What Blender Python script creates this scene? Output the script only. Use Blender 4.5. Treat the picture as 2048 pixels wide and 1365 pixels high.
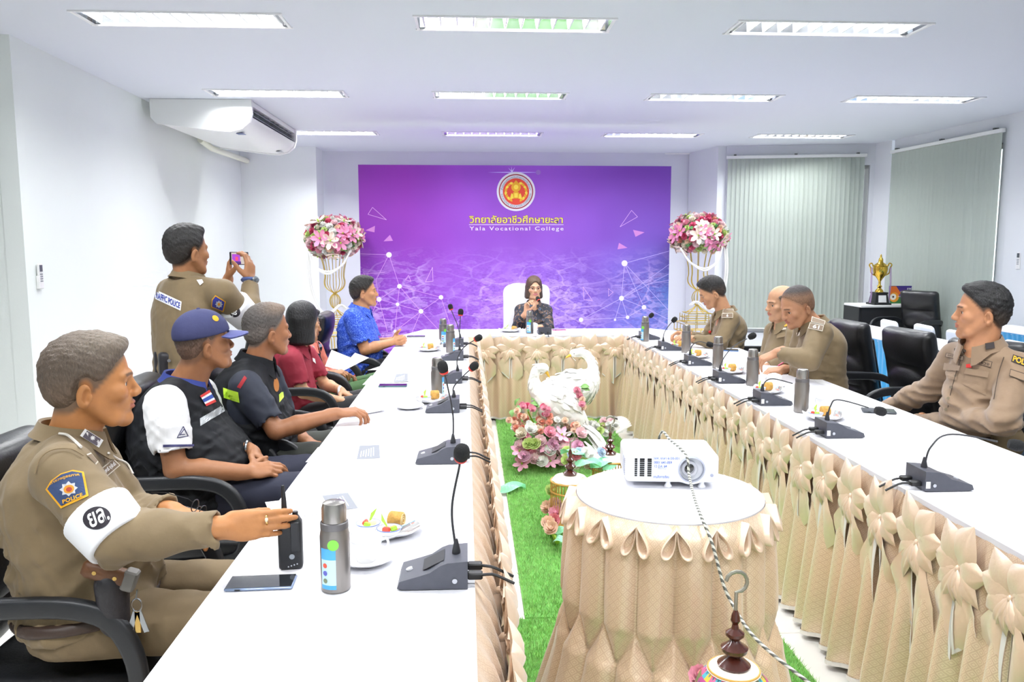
import bpy, bmesh, math, random
import numpy as np
from mathutils import Vector, Matrix, Euler
from mathutils.bvhtree import BVHTree

for _o in list(bpy.data.objects): bpy.data.objects.remove(_o)
SC = bpy.context.scene
COL = SC.collection
PI = math.pi
random.seed(7); RNG = np.random.default_rng(7)

# ------------------------------------------------------------------ camera
FPX = 1600.0; CAMZ = 1.55; HOR = 492.0; VPX = 940.0
PITCH = math.atan((682.5-HOR)/FPX); YAW = math.atan((1024-VPX)*math.cos(PITCH)/FPX)
_cd = bpy.data.cameras.new('camera'); CAM = bpy.data.objects.new('camera', _cd); COL.objects.link(CAM)
_cd.sensor_width = 36.0; _cd.lens = FPX/2048*36.0; _cd.clip_start = 0.05; _cd.clip_end = 200
CAM.location = (0, 0, CAMZ); CAM.rotation_euler = (PI/2-PITCH, 0, -YAW)
SC.camera = CAM
CP = np.array([0, 0, CAMZ])
FW = np.array([math.sin(YAW)*math.cos(PITCH), math.cos(YAW)*math.cos(PITCH), -math.sin(PITCH)])
RT = np.array([math.cos(YAW), -math.sin(YAW), 0.0]); UP = np.cross(RT, FW)
def ray(x, y): return FW+RT*(x-1024)/FPX-UP*(y-682.5)/FPX
def az(x, y, z): d = ray(x, y); return CP+d*(z-CP[2])/d[2]      # point of that direction on the level z
def ay(x, y, Y): d = ray(x, y); return CP+d*Y/d[1]              # ... on the plane across the room at Y
def ax(x, y, X): d = ray(x, y); return CP+d*X/d[0]              # ... on the plane along the room at X

# ------------------------------------------------------------------ world, exposure
W = bpy.data.worlds.new('daylight'); SC.world = W; W.use_nodes = True
_bg = W.node_tree.nodes['Background']; _bg.inputs[0].default_value = (0.92, 0.97, 1.0, 1); _bg.inputs[1].default_value = 2.2
SC.view_settings.view_transform = 'Standard'; SC.view_settings.look = 'None'
SC.view_settings.exposure = 0.18; SC.view_settings.gamma = 1.0; SC.view_settings.use_curve_mapping = False
LAMP_W = 62.0                                                   # watts of each ceiling fitting
LAMP_COL = (0.985, 0.995, 1.0)
CEIL = 2.90
SC.cycles.max_bounces = 5; SC.cycles.diffuse_bounces = 4; SC.cycles.caustics_reflective = False; SC.cycles.caustics_refractive = False; SC.cycles.glossy_bounces = 3; SC.cycles.transmission_bounces = 4

# ------------------------------------------------------------------ helpers
def lin(h):
    if isinstance(h, str):
        h = h.lstrip('#'); c = [int(h[i:i+2], 16)/255 for i in (0, 2, 4)]
    else: c = list(h)
    return tuple(((v/12.92) if v <= 0.04045 else ((v+0.055)/1.055)**2.4) for v in c)+(1.0,)
MATS = {}
def M(name, col, rough=0.5, metal=0.0, var=0.0, vscale=8.0, bump=0.0, bscale=60.0, sheen=0.0, coat=0.0, trans=0.0, emit=0.0, spec=0.5, alpha=1.0, attr=None, stretch=None, sss=0.0):
    if name in MATS: return MATS[name]
    m = bpy.data.materials.new(name); m.use_nodes = True; MATS[name] = m
    nt = m.node_tree; N = nt.nodes; L = nt.links; b = N['Principled BSDF']
    c = lin(col); b.inputs['Base Color'].default_value = c
    b.inputs['Roughness'].default_value = rough; b.inputs['Metallic'].default_value = metal
    b.inputs['Specular IOR Level'].default_value = spec
    b.inputs['Sheen Weight'].default_value = sheen; b.inputs['Coat Weight'].default_value = coat
    b.inputs['Transmission Weight'].default_value = trans; b.inputs['Alpha'].default_value = alpha
    if sss: b.inputs['Subsurface Weight'].default_value = sss; b.inputs['Subsurface Radius'].default_value = (0.012, 0.005, 0.003)
    if emit: b.inputs['Emission Color'].default_value = c; b.inputs['Emission Strength'].default_value = emit
    tc = N.new('ShaderNodeTexCoord'); vec = tc.outputs['Object']
    if stretch:
        mp = N.new('ShaderNodeMapping'); mp.inputs['Scale'].default_value = stretch; L.new(vec, mp.inputs['Vector']); vec = mp.outputs[0]
    src = None
    if attr:
        a = N.new('ShaderNodeAttribute'); a.attribute_name = attr; src = a.outputs['Color']; L.new(src, b.inputs['Base Color'])
    if var:
        n = N.new('ShaderNodeTexNoise'); n.inputs['Scale'].default_value = vscale; n.inputs['Detail'].default_value = 4; L.new(vec, n.inputs['Vector'])
        mr = N.new('ShaderNodeMapRange'); mr.inputs[1].default_value = 0.3; mr.inputs[2].default_value = 0.7
        mr.inputs[3].default_value = 1-var; mr.inputs[4].default_value = 1+var; L.new(n.outputs['Fac'], mr.inputs[0])
        mx = N.new('ShaderNodeMix'); mx.data_type = 'RGBA'; mx.blend_type = 'MULTIPLY'; mx.inputs['Factor'].default_value = 1.0
        if src: L.new(src, mx.inputs[6])
        else: mx.inputs[6].default_value = c
        cb = N.new('ShaderNodeCombineColor')
        for i in range(3): L.new(mr.outputs[0], cb.inputs[i])
        L.new(cb.outputs[0], mx.inputs[7]); L.new(mx.outputs[2], b.inputs['Base Color'])
    if bump:
        n2 = N.new('ShaderNodeTexNoise'); n2.inputs['Scale'].default_value = bscale; n2.inputs['Detail'].default_value = 5; L.new(vec, n2.inputs['Vector'])
        bp = N.new('ShaderNodeBump'); bp.inputs['Strength'].default_value = bump; bp.inputs['Distance'].default_value = 0.01
        L.new(n2.outputs['Fac'], bp.inputs['Height']); L.new(bp.outputs[0], b.inputs['Normal'])
    return m
def nodes_of(m): return m.node_tree.nodes, m.node_tree.links, m.node_tree.nodes['Principled BSDF']

def rotm(axis, a): return np.array(Matrix.Rotation(a, 3, axis))
def unit(v): v = np.asarray(v, float); return v/max(1e-9, np.linalg.norm(v))
def frame(z, hint=(0, 0, 1)):
    z = unit(z); h = np.asarray(hint, float)
    if abs(z@unit(h)) > 0.98: h = np.array([1.0, 0, 0]) if abs(z[0]) < 0.9 else np.array([0, 1.0, 0])
    x = unit(np.cross(h, z)); return np.stack([x, np.cross(z, x), z], 1)
def spline(pts, n):
    P = np.asarray(pts, float); k = len(P)
    Q = np.vstack([2*P[0]-P[1], P, 2*P[-1]-P[-2]]); out = []
    for t in np.linspace(0, k-1, n):
        i = min(int(t), k-2); f = t-i; a, b, c, d = Q[i:i+4]
        out.append(0.5*((2*b)+(c-a)*f+(2*a-5*b+4*c-d)*f*f+(3*b-a-3*c+d)*f**3))
    return np.array(out)

class MB:
    def __init__(s): s.v = []; s.f = []; s.m = []; s.n = 0
    def add(s, v, f, m=0):
        v = np.asarray(v, float).reshape(-1, 3); s.v.append(v)
        for q in f: s.f.append(tuple(int(i)+s.n for i in q)); s.m.append(m)
        s.n += len(v); return s
    def box(s, c, sz, R=None, m=0, taper=1.0, bev=0.0):
        x, y, z = [d/2 for d in sz]
        if bev > 0:
            b = min(bev, x*.98, y*.98, z*.98); V = []; F = []
            for k, (zz, e) in enumerate(((-z, b), (-z+b, 0), (z-b, 0), (z, b))):
                t = taper if k > 1 else 1.0
                X = (x-e)*t; Y = (y-e)*t; c1 = b if e == 0 else b*0.5
                V += [(X-c1, -Y, zz), (X, -Y+c1, zz), (X, Y-c1, zz), (X-c1, Y, zz), (-X+c1, Y, zz), (-X, Y-c1, zz), (-X, -Y+c1, zz), (-X+c1, -Y, zz)]
            for k in range(3):
                for i in range(8): j = (i+1) % 8; F.append((k*8+i, k*8+j, k*8+8+j, k*8+8+i))
            F += [tuple(range(7, -1, -1)), tuple(range(24, 32))]
        else:
            V = [(-x, -y, -z), (x, -y, -z), (x, y, -z), (-x, y, -z), (-x*taper, -y*taper, z), (x*taper, -y*taper, z), (x*taper, y*taper, z), (-x*taper, y*taper, z)]
            F = [(3, 2, 1, 0), (4, 5, 6, 7), (0, 1, 5, 4), (1, 2, 6, 5), (2, 3, 7, 6), (3, 0, 4, 7)]
        V = np.array(V)
        if R is not None: V = V@np.asarray(R).T
        return s.add(V+np.asarray(c), F, m)
    def rings(s, rings, closed=True, caps=True, m=0):
        k = len(rings); n = len(rings[0]); F = []
        for i in range(k-1):
            for j in range(n if closed else n-1):
                q = (j+1) % n; F.append((i*n+j, i*n+q, (i+1)*n+q, (i+1)*n+j))
        if caps and closed: F += [tuple(range(n-1, -1, -1)), tuple((k-1)*n+j for j in range(n))]
        return s.add(np.array(rings).reshape(-1, 3), F, m)
    def tube(s, path, r, n=8, m=0, caps=True, closed=False):
        P = np.asarray(path, float); k = len(P); rr = np.broadcast_to(np.asarray(r, float), (k,))
        T = np.gradient(P, axis=0)
        if closed: T = np.roll(P, -1, 0)-np.roll(P, 1, 0)
        fr = frame(T[0]); x = fr[:, 0]; R = []
        A = np.linspace(0, 2*PI, n, endpoint=False)
        for i in range(k):
            t = unit(T[i]); x = unit(x-t*(x@t)); y = np.cross(t, x)
            R.append(P[i]+rr[i]*(np.cos(A)[:, None]*x+np.sin(A)[:, None]*y))
        if closed: R.append(R[0]); caps = False
        return s.rings(R, caps=caps, m=m)
    def cyl(s, a, b, r0, r1=None, n=16, m=0):
        return s.tube([a, b], [r0, r0 if r1 is None else r1], n, m)
    def lathe(s, prof, n=24, c=(0, 0, 0), R=None, m=0, caps=True):
        A = np.linspace(0, 2*PI, n, endpoint=False); rg = []
        for r, z in prof:
            q = np.stack([r*np.cos(A), r*np.sin(A), np.full(n, z)], 1)
            if R is not None: q = q@np.asarray(R).T
            rg.append(q+np.asarray(c))
        return s.rings(rg, caps=caps, m=m)
    def sweep(s, prof, path, hint=(0, 0, 1), m=0, caps=True, scale=None, closed=False):
        P = np.asarray(path, float); T = np.gradient(P, axis=0); pr = np.asarray(prof, float); R = []
        if closed: T = np.roll(P, -1, 0)-np.roll(P, 1, 0)
        for i in range(len(P)):
            t = unit(T[i]); x = unit(np.cross(hint, t)); y = np.cross(t, x); q = pr*(1 if scale is None else scale[i])
            R.append(P[i]+q[:, :1]*x+q[:, 1:]*y)
        if closed: R.append(R[0]); caps = False
        return s.rings(R, caps=caps, m=m)
    def surf(s, fn, us, vs, m=0, cu=False):
        V = [fn(u, v) for u in us for v in vs]; a = len(us); b = len(vs); F = []
        for i in range(a if cu else a-1):
            for j in range(b-1):
                k = (i+1) % a; F.append((i*b+j, k*b+j, k*b+j+1, i*b+j+1))
        return s.add(V, F, m)
    def grid(s, V, m=0):
        a, b = V.shape[:2]; I = np.arange(a*b).reshape(a, b)
        return s.add(V.reshape(-1, 3), np.stack([I[:-1, :-1], I[1:, :-1], I[1:, 1:], I[:-1, 1:]], -1).reshape(-1, 4), m)
    def ell(s, c, r, R=None, n=12, k=8, m=0):
        rg = []
        for i in range(k+1):
            a = -PI/2+PI*(i+0.001 if i == 0 else (i-0.001 if i == k else i))/k; A = np.linspace(0, 2*PI, n, endpoint=False)
            q = np.stack([np.cos(a)*np.cos(A), np.cos(a)*np.sin(A), np.full(n, np.sin(a))], 1)*np.asarray(r)
            if R is not None: q = q@np.asarray(R).T
            rg.append(q+np.asarray(c))
        return s.rings(rg, m=m)
    def poly(s, pts, th=0.0, d=(0, 0, 1), m=0):
        P = np.asarray(pts, float); n = len(P)
        if th == 0: return s.add(P, [tuple(range(n))], m)
        Q = P+np.asarray(d)*th
        return s.add(np.vstack([P, Q]), [tuple(range(n-1, -1, -1)), tuple(range(n, 2*n))]+[(i, (i+1) % n, n+(i+1) % n, n+i) for i in range(n)], m)
    def mesh(s, name='mesh'):
        me = bpy.data.meshes.new(name)
        me.from_pydata(np.vstack(s.v).tolist() if s.v else [], [], s.f); return me
    def build(s, name, mat, parent=None, smooth=35, world=True, loc=None):
        return obj(name, s.mesh(name), mat, parent, smooth, world, loc, s.m)
def obj(name, me, mat, parent=None, smooth=35, world=True, loc=None, midx=None):
    for mm in (mat if isinstance(mat, (list, tuple)) else [mat]): me.materials.append(mm)
    if midx is not None and any(midx): me.polygons.foreach_set('material_index', midx)
    if smooth:
        me.shade_smooth()
        if smooth < 180: me.set_sharp_from_angle(angle=math.radians(smooth))
    o = bpy.data.objects.new(name, me); COL.objects.link(o)
    if parent is not None: put(o, parent, world)
    if loc is not None: o.location = loc
    return o
def put(o, parent, world=True):
    o.parent = parent
    if world:
        o.matrix_parent_inverse = Matrix.Translation(-wtrans(parent))
def wtrans(o): return o.location.copy() if o.parent is None else wtrans(o.parent)+o.matrix_parent_inverse.translation+o.location
def tag(o, label, cat, group=None, kind=None):
    if label: o['label'] = label
    if cat: o['category'] = cat
    if group: o['group'] = group
    if kind: o['kind'] = kind
    return o
def thing(name, label, cat, loc=(0, 0, 0), rz=0.0, group=None):
    o = bpy.data.objects.new(name, None); COL.objects.link(o); o.empty_display_size = 0.05
    o.location = Vector([float(v) for v in loc]); o.rotation_euler = (0, 0, rz); return tag(o, label, cat, group)
def struct(o): o['kind'] = 'structure'; return o
def dup(root, loc, rz=0.0, label=None, group=None, parent=None):
    r = root.copy(); COL.objects.link(r)
    def rec(a, b):
        for ch in list(a.children):
            c = ch.copy(); COL.objects.link(c); c.parent = b; rec(ch, c)
    rec(root, r)
    r.location = Vector([float(v) for v in loc]); r.rotation_euler = (0, 0, rz)
    if label: r['label'] = label
    if group: r['group'] = group
    return r
def inst(name, me, parent, loc, R=None, sc=1.0):
    o = bpy.data.objects.new(name, me); COL.objects.link(o); o.parent = parent
    mw = Matrix.Identity(4) if R is None else Matrix([list(map(float, r)) for r in R]).to_4x4()
    s3 = (sc, sc, sc) if np.isscalar(sc) else sc
    o.matrix_local = Matrix.Translation([float(v) for v in loc])@mw@Matrix.Diagonal((*s3, 1)); return o
_tc = {}
def text_verts(s, bold=0.0, spacing=1.0):
    key = (s, bold, spacing)
    if key not in _tc:
        c = bpy.data.curves.new('lettering', 'FONT'); c.body = s; c.size = 1.0; c.resolution_u = 3; c.offset = bold; c.space_character = spacing; c.fill_mode = 'FRONT'; c.extrude = 0
        o = bpy.data.objects.new('lettering', c); COL.objects.link(o)
        me = bpy.data.meshes.new_from_object(o); v = np.array([x.co[:] for x in me.vertices]); f = [tuple(p.vertices) if p.normal.z > 0 else tuple(reversed(p.vertices)) for p in me.polygons if p.area > 1e-7]
        bpy.data.objects.remove(o); bpy.data.meshes.remove(me); bpy.data.curves.remove(c)
        lo = v.min(0); sz = v.max(0)-lo; _tc[key] = ((v-lo)[:, :2], f, sz[:2])
    return _tc[key]
def text_comp(s, bold=0.0, spacing=1.0):                          # strokes that cross lie a hair apart, like overlapping ink
    v, f, sz = text_verts(s, bold, spacing); n = len(v); par = list(range(n))
    def root(a):
        while par[a] != a: par[a] = par[par[a]]; a = par[a]
        return a
    for q in f:
        for b in q[1:]: par[root(b)] = root(q[0])
    ids = {}; return np.array([ids.setdefault(root(i), len(ids)) % 3 for i in range(n)], float)
class VL(list): comp = None

# ------------------------------------------------------------------ smooth solid modelling (signed fields -> one continuous mesh)
class Prim:
    __slots__ = ('f', 'c', 'r')
    def __init__(s, f, c, r): s.f = f; s.c = np.asarray(c, np.float32); s.r = float(r)
def p_sph(c, r):
    c = np.asarray(c, np.float32); return Prim(lambda p: np.sqrt(((p-c)**2).sum(1))-r, c, r)
def p_cone(a, b, r1, r2):                                         # round cone
    a = np.asarray(a, np.float32); b = np.asarray(b, np.float32); ba = b-a; l2 = float(ba@ba)+1e-12
    rr = r1-r2; a2 = max(l2-rr*rr, 1e-9); il2 = 1/l2
    def f(p):
        pa = p-a; y = pa@ba; z = y-l2; t = pa*l2-y[:, None]*ba; x2 = (t*t).sum(1); y2 = y*y*l2; z2 = z*z*l2
        k = np.sign(rr)*rr*rr*x2
        d3 = (np.sqrt(x2*a2*il2)+y*rr)*il2-r1
        d1 = np.sqrt(x2+z2)*il2-r2; d2 = np.sqrt(x2+y2)*il2-r1
        return np.where(np.sign(z)*a2*z2 > k, d1, np.where(np.sign(y)*a2*y2 < k, d2, d3))
    return Prim(f, (a+b)/2, math.sqrt(l2)/2+max(r1, r2))
def p_ell(c, r, R=None):
    c = np.asarray(c, np.float32); r = np.asarray(r, np.float32); R = None if R is None else np.asarray(R, np.float32)
    def f(p):
        q = p-c
        if R is not None: q = q@R
        k0 = np.sqrt(((q/r)**2).sum(1)); k1 = np.sqrt(((q/(r*r))**2).sum(1))+1e-9
        return k0*(k0-1)/k1
    return Prim(f, c, float(r.max()))
def p_box(c, h, R=None, rd=0.01):
    c = np.asarray(c, np.float32); h = np.asarray(h, np.float32)-rd; R = None if R is None else np.asarray(R, np.float32)
    def f(p):
        q = p-c
        if R is not None: q = q@R
        q = np.abs(q)-h
        return np.sqrt((np.maximum(q, 0)**2).sum(1))+np.minimum(q.max(1), 0)-rd
    return Prim(f, c, float(np.linalg.norm(h))+rd)
def p_cap(a, b, r1, r2, rd=0.004):                                # flat-ended cone (sleeve, trouser leg)
    a = np.asarray(a, np.float32); b = np.asarray(b, np.float32); L = float(np.linalg.norm(b-a)); d = (b-a)/L
    def f(p):
        pa = p-a; t = pa@d; q = pa-t[:, None]*d; rad = np.sqrt((q*q).sum(1)); s = np.clip(t/L, 0, 1)
        dr = (rad-(r1+(r2-r1)*s)); dt = np.abs(t-L/2)-L/2
        dr = dr+rd; dt = dt+rd
        return np.sqrt(np.maximum(dr, 0)**2+np.maximum(dt, 0)**2)+np.minimum(np.maximum(dr, dt), 0)-rd
    return Prim(f, (a+b)/2, L/2+max(r1, r2))
def p_loft(o, R, secs, ex=2.4):                                   # secs: (t, cx, cy, half width, half depth) up the local z axis
    o = np.asarray(o, np.float32); R = np.asarray(R, np.float32); S = np.array(secs, float)
    tt = np.linspace(S[0, 0], S[-1, 0], 80); T = [np.interp(tt, S[:, 0], S[:, i]) for i in range(1, 5)]
    ker = np.ones(9)/9
    T = [np.convolve(np.pad(v, 4, 'edge'), ker, 'valid') for v in T]
    z0, z1 = S[0, 0], S[-1, 0]
    def f(p):
        q = (p-o)@R; z = q[:, 2]; zc = np.clip(z, z0, z1)
        cx, cy, a, b = [np.interp(zc, tt, v).astype(np.float32) for v in T]
        x = np.abs(q[:, 0]-cx)/a; y = np.abs(q[:, 1]-cy)/b
        k = (x**ex+y**ex)**(1/ex)
        d = (k-1)*np.minimum(a, b)*0.9
        dz = np.maximum(z-z1, z0-z); e = 0.025
        d2 = d+e; z2 = dz+e
        return np.sqrt(np.maximum(d2, 0)**2+np.maximum(z2, 0)**2)+np.minimum(np.maximum(d2, z2), 0)-e
    mid = o+R@np.array([S[:, 1].mean(), S[:, 2].mean(), (z0+z1)/2], np.float32)
    return Prim(f, mid, math.hypot((z1-z0)/2, max(S[:, 3].max()+np.abs(S[:, 1]).max(), S[:, 4].max()+np.abs(S[:, 2]).max()))+.03)
def p_half(c, n, R=9.0):                                          # half space: inside where (p-c).n < 0
    c = np.asarray(c, np.float32); n = unit(n).astype(np.float32); return Prim(lambda p: (p-c)@n, c, R)
class Field:
    def __init__(s): s.ops = []; s.post = []
    def add(s, p, k=0.01): s.ops.append((0, p, k)); return s
    def sub(s, p, k=0.005): s.ops.append((1, p, k)); return s
    def cut(s, p, k=0.004): s.ops.append((2, p, k)); return s       # intersection
    def warp(s, g): s.post.append(g); return s                    # g(p, d) -> d, small relief
    def ev(s, p, m):
        p = np.asarray(p, np.float32); D = np.full(len(p), 0.2, np.float32)
        for op, pr, k in s.ops:
            if op == 2:
                d = pr.f(p).astype(np.float32); h = np.clip(0.5-0.5*(d-D)/k, 0, 1); D = d*(1-h)+D*h+k*h*(1-h); D = np.maximum(D, d)*1.0; continue
            q = p-pr.c; I = np.nonzero((q*q).sum(1) < (pr.r+m+k)**2)[0]
            if not len(I): continue
            d = pr.f(p[I]).astype(np.float32); e = D[I]
            if op == 0:
                h = np.clip(0.5+0.5*(e-d)/k, 0, 1); D[I] = e*(1-h)+d*h-k*h*(1-h)
            else:
                h = np.clip(0.5-0.5*(e+d)/k, 0, 1); D[I] = e*(1-h)-d*h+k*h*(1-h)
        for g in s.post: D = g(p, D)
        return D
    def bounds(s):
        lo = np.min([pr.c-pr.r for op, pr, k in s.ops if op == 0], 0); hi = np.max([pr.c+pr.r for op, pr, k in s.ops if op == 0], 0); return lo-0.02, hi+0.02
    def mesh(s, h, lo=None, hi=None):
        a, b = s.bounds()
        lo = a if lo is None else np.maximum(a, lo); hi = b if hi is None else np.minimum(b, hi)
        r = 4; H = h*r; n = np.ceil((hi-lo)/H).astype(int)+1
        g = np.stack(np.meshgrid(*[np.arange(k) for k in n], indexing='ij'), -1).reshape(-1, 3)
        D = s.ev(lo+g*H, H*2.5)
        near = np.nonzero(np.abs(D) < H*1.9)[0]
        Fd = np.repeat(np.repeat(np.repeat(D.reshape(n), r, 0), r, 1), r, 2)
        off = np.stack(np.meshgrid(*[np.arange(r)]*3, indexing='ij'), -1).reshape(-1, 3)
        idx = (g[near][:, None, :]*r+off[None]).reshape(-1, 3)
        Fd[idx[:, 0], idx[:, 1], idx[:, 2]] = s.ev(lo+idx*h, h*3)
        return surface_nets(Fd, lo, h)
def surface_nets(Fd, lo, h):
    S = Fd < 0; nx, ny, nz = S.shape
    c = np.zeros((nx-1, ny-1, nz-1), np.uint8)
    for i in (0, 1):
        for j in (0, 1):
            for k in (0, 1): c += S[i:nx-1+i, j:ny-1+j, k:nz-1+k]
    act = np.nonzero((c > 0) & (c < 8)); A = np.stack(act, 1); n = len(A)
    vid = np.full(c.shape, -1, np.int32); vid[act] = np.arange(n)
    acc = np.zeros((n, 3)); cnt = np.zeros(n)
    for ax_ in range(3):
        o1, o2 = [q for q in range(3) if q != ax_]
        for i in (0, 1):
            for j in (0, 1):
                p = A.copy(); p[:, o1] += i; p[:, o2] += j; q = p.copy(); q[:, ax_] += 1
                f0 = Fd[p[:, 0], p[:, 1], p[:, 2]]; f1 = Fd[q[:, 0], q[:, 1], q[:, 2]]
                cr = (f0 < 0) != (f1 < 0); t = np.where(cr, f0/np.where(cr, f0-f1, 1), 0)
                pos = p.astype(float); pos[:, ax_] += t; acc[cr] += pos[cr]; cnt[cr] += 1
    V = lo+acc/np.maximum(cnt, 1)[:, None]*h
    Q = []
    for ax_ in range(3):
        o1, o2 = (ax_+1) % 3, (ax_+2) % 3
        sl0 = [slice(None)]*3; sl1 = [slice(None)]*3; sl0[ax_] = slice(0, -1); sl1[ax_] = slice(1, None)
        d = S[tuple(sl0)] != S[tuple(sl1)]; I = np.stack(np.nonzero(d), 1)
        ok = (I[:, o1] > 0) & (I[:, o2] > 0) & (I[:, o1] < S.shape[o1]-1) & (I[:, o2] < S.shape[o2]-1); I = I[ok]
        def vv(a, b):
            J = I.copy(); J[:, o1] -= a; J[:, o2] -= b; return vid[J[:, 0], J[:, 1], J[:, 2]]
        q = np.stack([vv(1, 1), vv(0, 1), vv(0, 0), vv(1, 0)], 1)
        fl = ~S[I[:, 0], I[:, 1], I[:, 2]]; q[fl] = q[fl][:, ::-1]
        q = q[(q >= 0).all(1)]; Q.append(q)
    return V, np.vstack(Q)
def np_mesh(name, V, Q, col=None):
    me = bpy.data.meshes.new(name); V = np.asarray(V, np.float32); Q = np.asarray(Q, np.int32); k = Q.shape[1]
    me.vertices.add(len(V)); me.vertices.foreach_set('co', V.ravel())
    me.loops.add(Q.size); me.loops.foreach_set('vertex_index', Q.ravel())
    me.polygons.add(len(Q)); me.polygons.foreach_set('loop_start', np.arange(0, Q.size, k, dtype=np.int32)); 
    me.update(calc_edges=True)
    if col is not None:
        at = me.color_attributes.new('Col', 'FLOAT_COLOR', 'POINT'); c4 = np.ones((len(V), 4), np.float32); c4[:, :3] = col; at.data.foreach_set('color', c4.ravel())
    me.shade_smooth(); return me
def relax(V, Q, it=2):
    n = len(V); E = np.vstack([Q[:, [0, 1]], Q[:, [1, 2]], Q[:, [2, 3]], Q[:, [3, 0]]])
    for _ in range(it):
        S_ = np.zeros_like(V); c = np.zeros(n)
        for k in range(3): S_[:, k] = np.bincount(E[:, 0], V[E[:, 1], k], n)+np.bincount(E[:, 1], V[E[:, 0], k], n)
        c = np.bincount(E[:, 0], minlength=n)+np.bincount(E[:, 1], minlength=n)
        V = V*0.5+0.5*S_/np.maximum(c, 1)[:, None]
    return V
def fobj(name, fld, h, mat, parent=None, smooth_it=1, lo=None, hi=None, world=True):
    V, Q = fld.mesh(h, lo, hi)
    if smooth_it: V = relax(V, Q, smooth_it)
    return obj(name, np_mesh(name, V, Q), mat, parent, 0, world)
def bvh_of(*objs):                                              # objects built in world coordinates
    V = []; F = []; n = 0
    for o in objs:
        me = o.data; V += [tuple(v.co) for v in me.vertices]; F += [tuple(i+n for i in p.vertices) for p in me.polygons]; n = len(V)
    return BVHTree.FromPolygons(V, F)
def cast(bv, px, py):
    d = ray(px, py); h = bv.ray_cast(Vector(CP), Vector(unit(d)))
    return None if h[0] is None else (np.array(h[0]), np.array(h[1]))
def bil(q, u, v):                                               # q: bottom-left, bottom-right, top-right, top-left
    q = np.asarray(q, float); return q[0]*(1-u)*(1-v)+q[1]*u*(1-v)+q[2]*u*v+q[3]*(1-u)*v
def fitplane(bv, quad):
    hs = [cast(bv, *bil(quad, u, v)) for u in (.05, .28, .5, .72, .95) for v in (.08, .36, .64, .92)]; hs = [h for h in hs if h is not None]
    if len(hs) < 6: return None
    P = np.array([h[0] for h in hs]); dep = np.linalg.norm(P-CP, axis=1); keep = np.abs(dep-np.median(dep)) < .045; P = P[keep]
    if len(P) < 6: return None
    cen = P.mean(0); w, v = np.linalg.eigh((P-cen).T@(P-cen)); nn = v[:, 0]
    if nn@(CP-cen) < 0: nn = -nn
    if nn@unit(CP-cen) < .30: nn = unit(nn+.5*unit(CP-cen))
    return cen, nn, min(.012, np.percentile((P-cen)@nn, 90))
def lay(name, bv, V2, F, quad, mat, parent, lift=0.0015, th=0.0, mid=None, plane=None, flat=False):
    """lay a flat shape (unit square coordinates) on the surface seen in the pixel quad; it follows the cloth"""
    if flat and plane is None: plane = fitplane(bv, quad)
    if plane is not None:
        cen, nn, off = plane; P = []
        for u, v in V2:
            d = ray(*bil(quad, u, v)); P.append(CP+d*(((cen+nn*(off+lift)-CP)@nn)/(d@nn)))
        if getattr(V2, 'comp', None) is not None: P = [p+nn*.0005*c for p, c in zip(P, V2.comp)]
        return MB().add(np.array(P), F).build(name, mat, parent, 0)
    P = []; 
    hits = []
    for u, v in V2:
        h = cast(bv, *bil(quad, u, v)); hits.append(h)
    good = [h for h in hits if h is not None]
    if not good: return None
    cen = np.mean([h[0] for h in good], 0); nn = unit(np.mean([h[1] for h in good], 0))
    if nn@(CP-cen) < 0: nn = -nn
    for (u, v), h in zip(V2, hits):
        if h is None or np.linalg.norm(h[0]-cen) > 0.25:
            d = ray(*bil(quad, u, v)); t = ((cen-CP)@nn)/(d@nn); P.append(CP+d*t+nn*lift)
        else:
            m = h[1] if h[1]@(CP-h[0]) > 0 else -h[1]; P.append(h[0]+unit(0.5*m+0.5*nn)*lift)
    if getattr(V2, 'comp', None) is not None: P = [p+nn*.0005*c for p, c in zip(P, V2.comp)]
    P = np.array(P); mb = MB(); lim = max(0.02, 2.5*np.median([np.linalg.norm(P[f[0]]-P[f[1]]) for f in F])+.03)
    ok = [h is not None for h in hits]
    F = [f for f in F if all(ok[i] for i in f) and all(np.linalg.norm(P[f[i]]-P[f[i-1]]) < lim or np.linalg.norm(np.subtract(V2[f[i]], V2[f[i-1]])) > .5 for i in range(len(f)))]
    if not F: return None
    mb.add(P, F)
    return mb.build(name, mat, parent, 0)
def unit_grid(n, m, keep=None):
    V = [(i/n, j/m) for i in range(n+1) for j in range(m+1)]; F = []
    for i in range(n):
        for j in range(m):
            if keep is None or keep((i+.5)/n, (j+.5)/m): a = i*(m+1)+j; F.append((a, a+m+1, a+m+2, a+1))
    return V, F
def disc_grid(n=20, rings=3):
    V = [(0.5, 0.5)]; F = []
    for k in range(1, rings+1):
        for i in range(n): V.append((0.5+0.5*k/rings*math.cos(2*PI*i/n), 0.5+0.5*k/rings*math.sin(2*PI*i/n)))
    for i in range(n):
        j = (i+1) % n; F.append((0, 1+i, 1+j))
        for k in range(1, rings): F.append((1+(k-1)*n+i, 1+k*n+i, 1+k*n+j, 1+(k-1)*n+j))
    return V, F
def text_unit(s, bold=0.0, spacing=1.0):
    v, f, sz = text_verts(s, bold, spacing); o = VL((v/sz).tolist()); o.comp = text_comp(s, bold, spacing); return o, f
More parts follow.
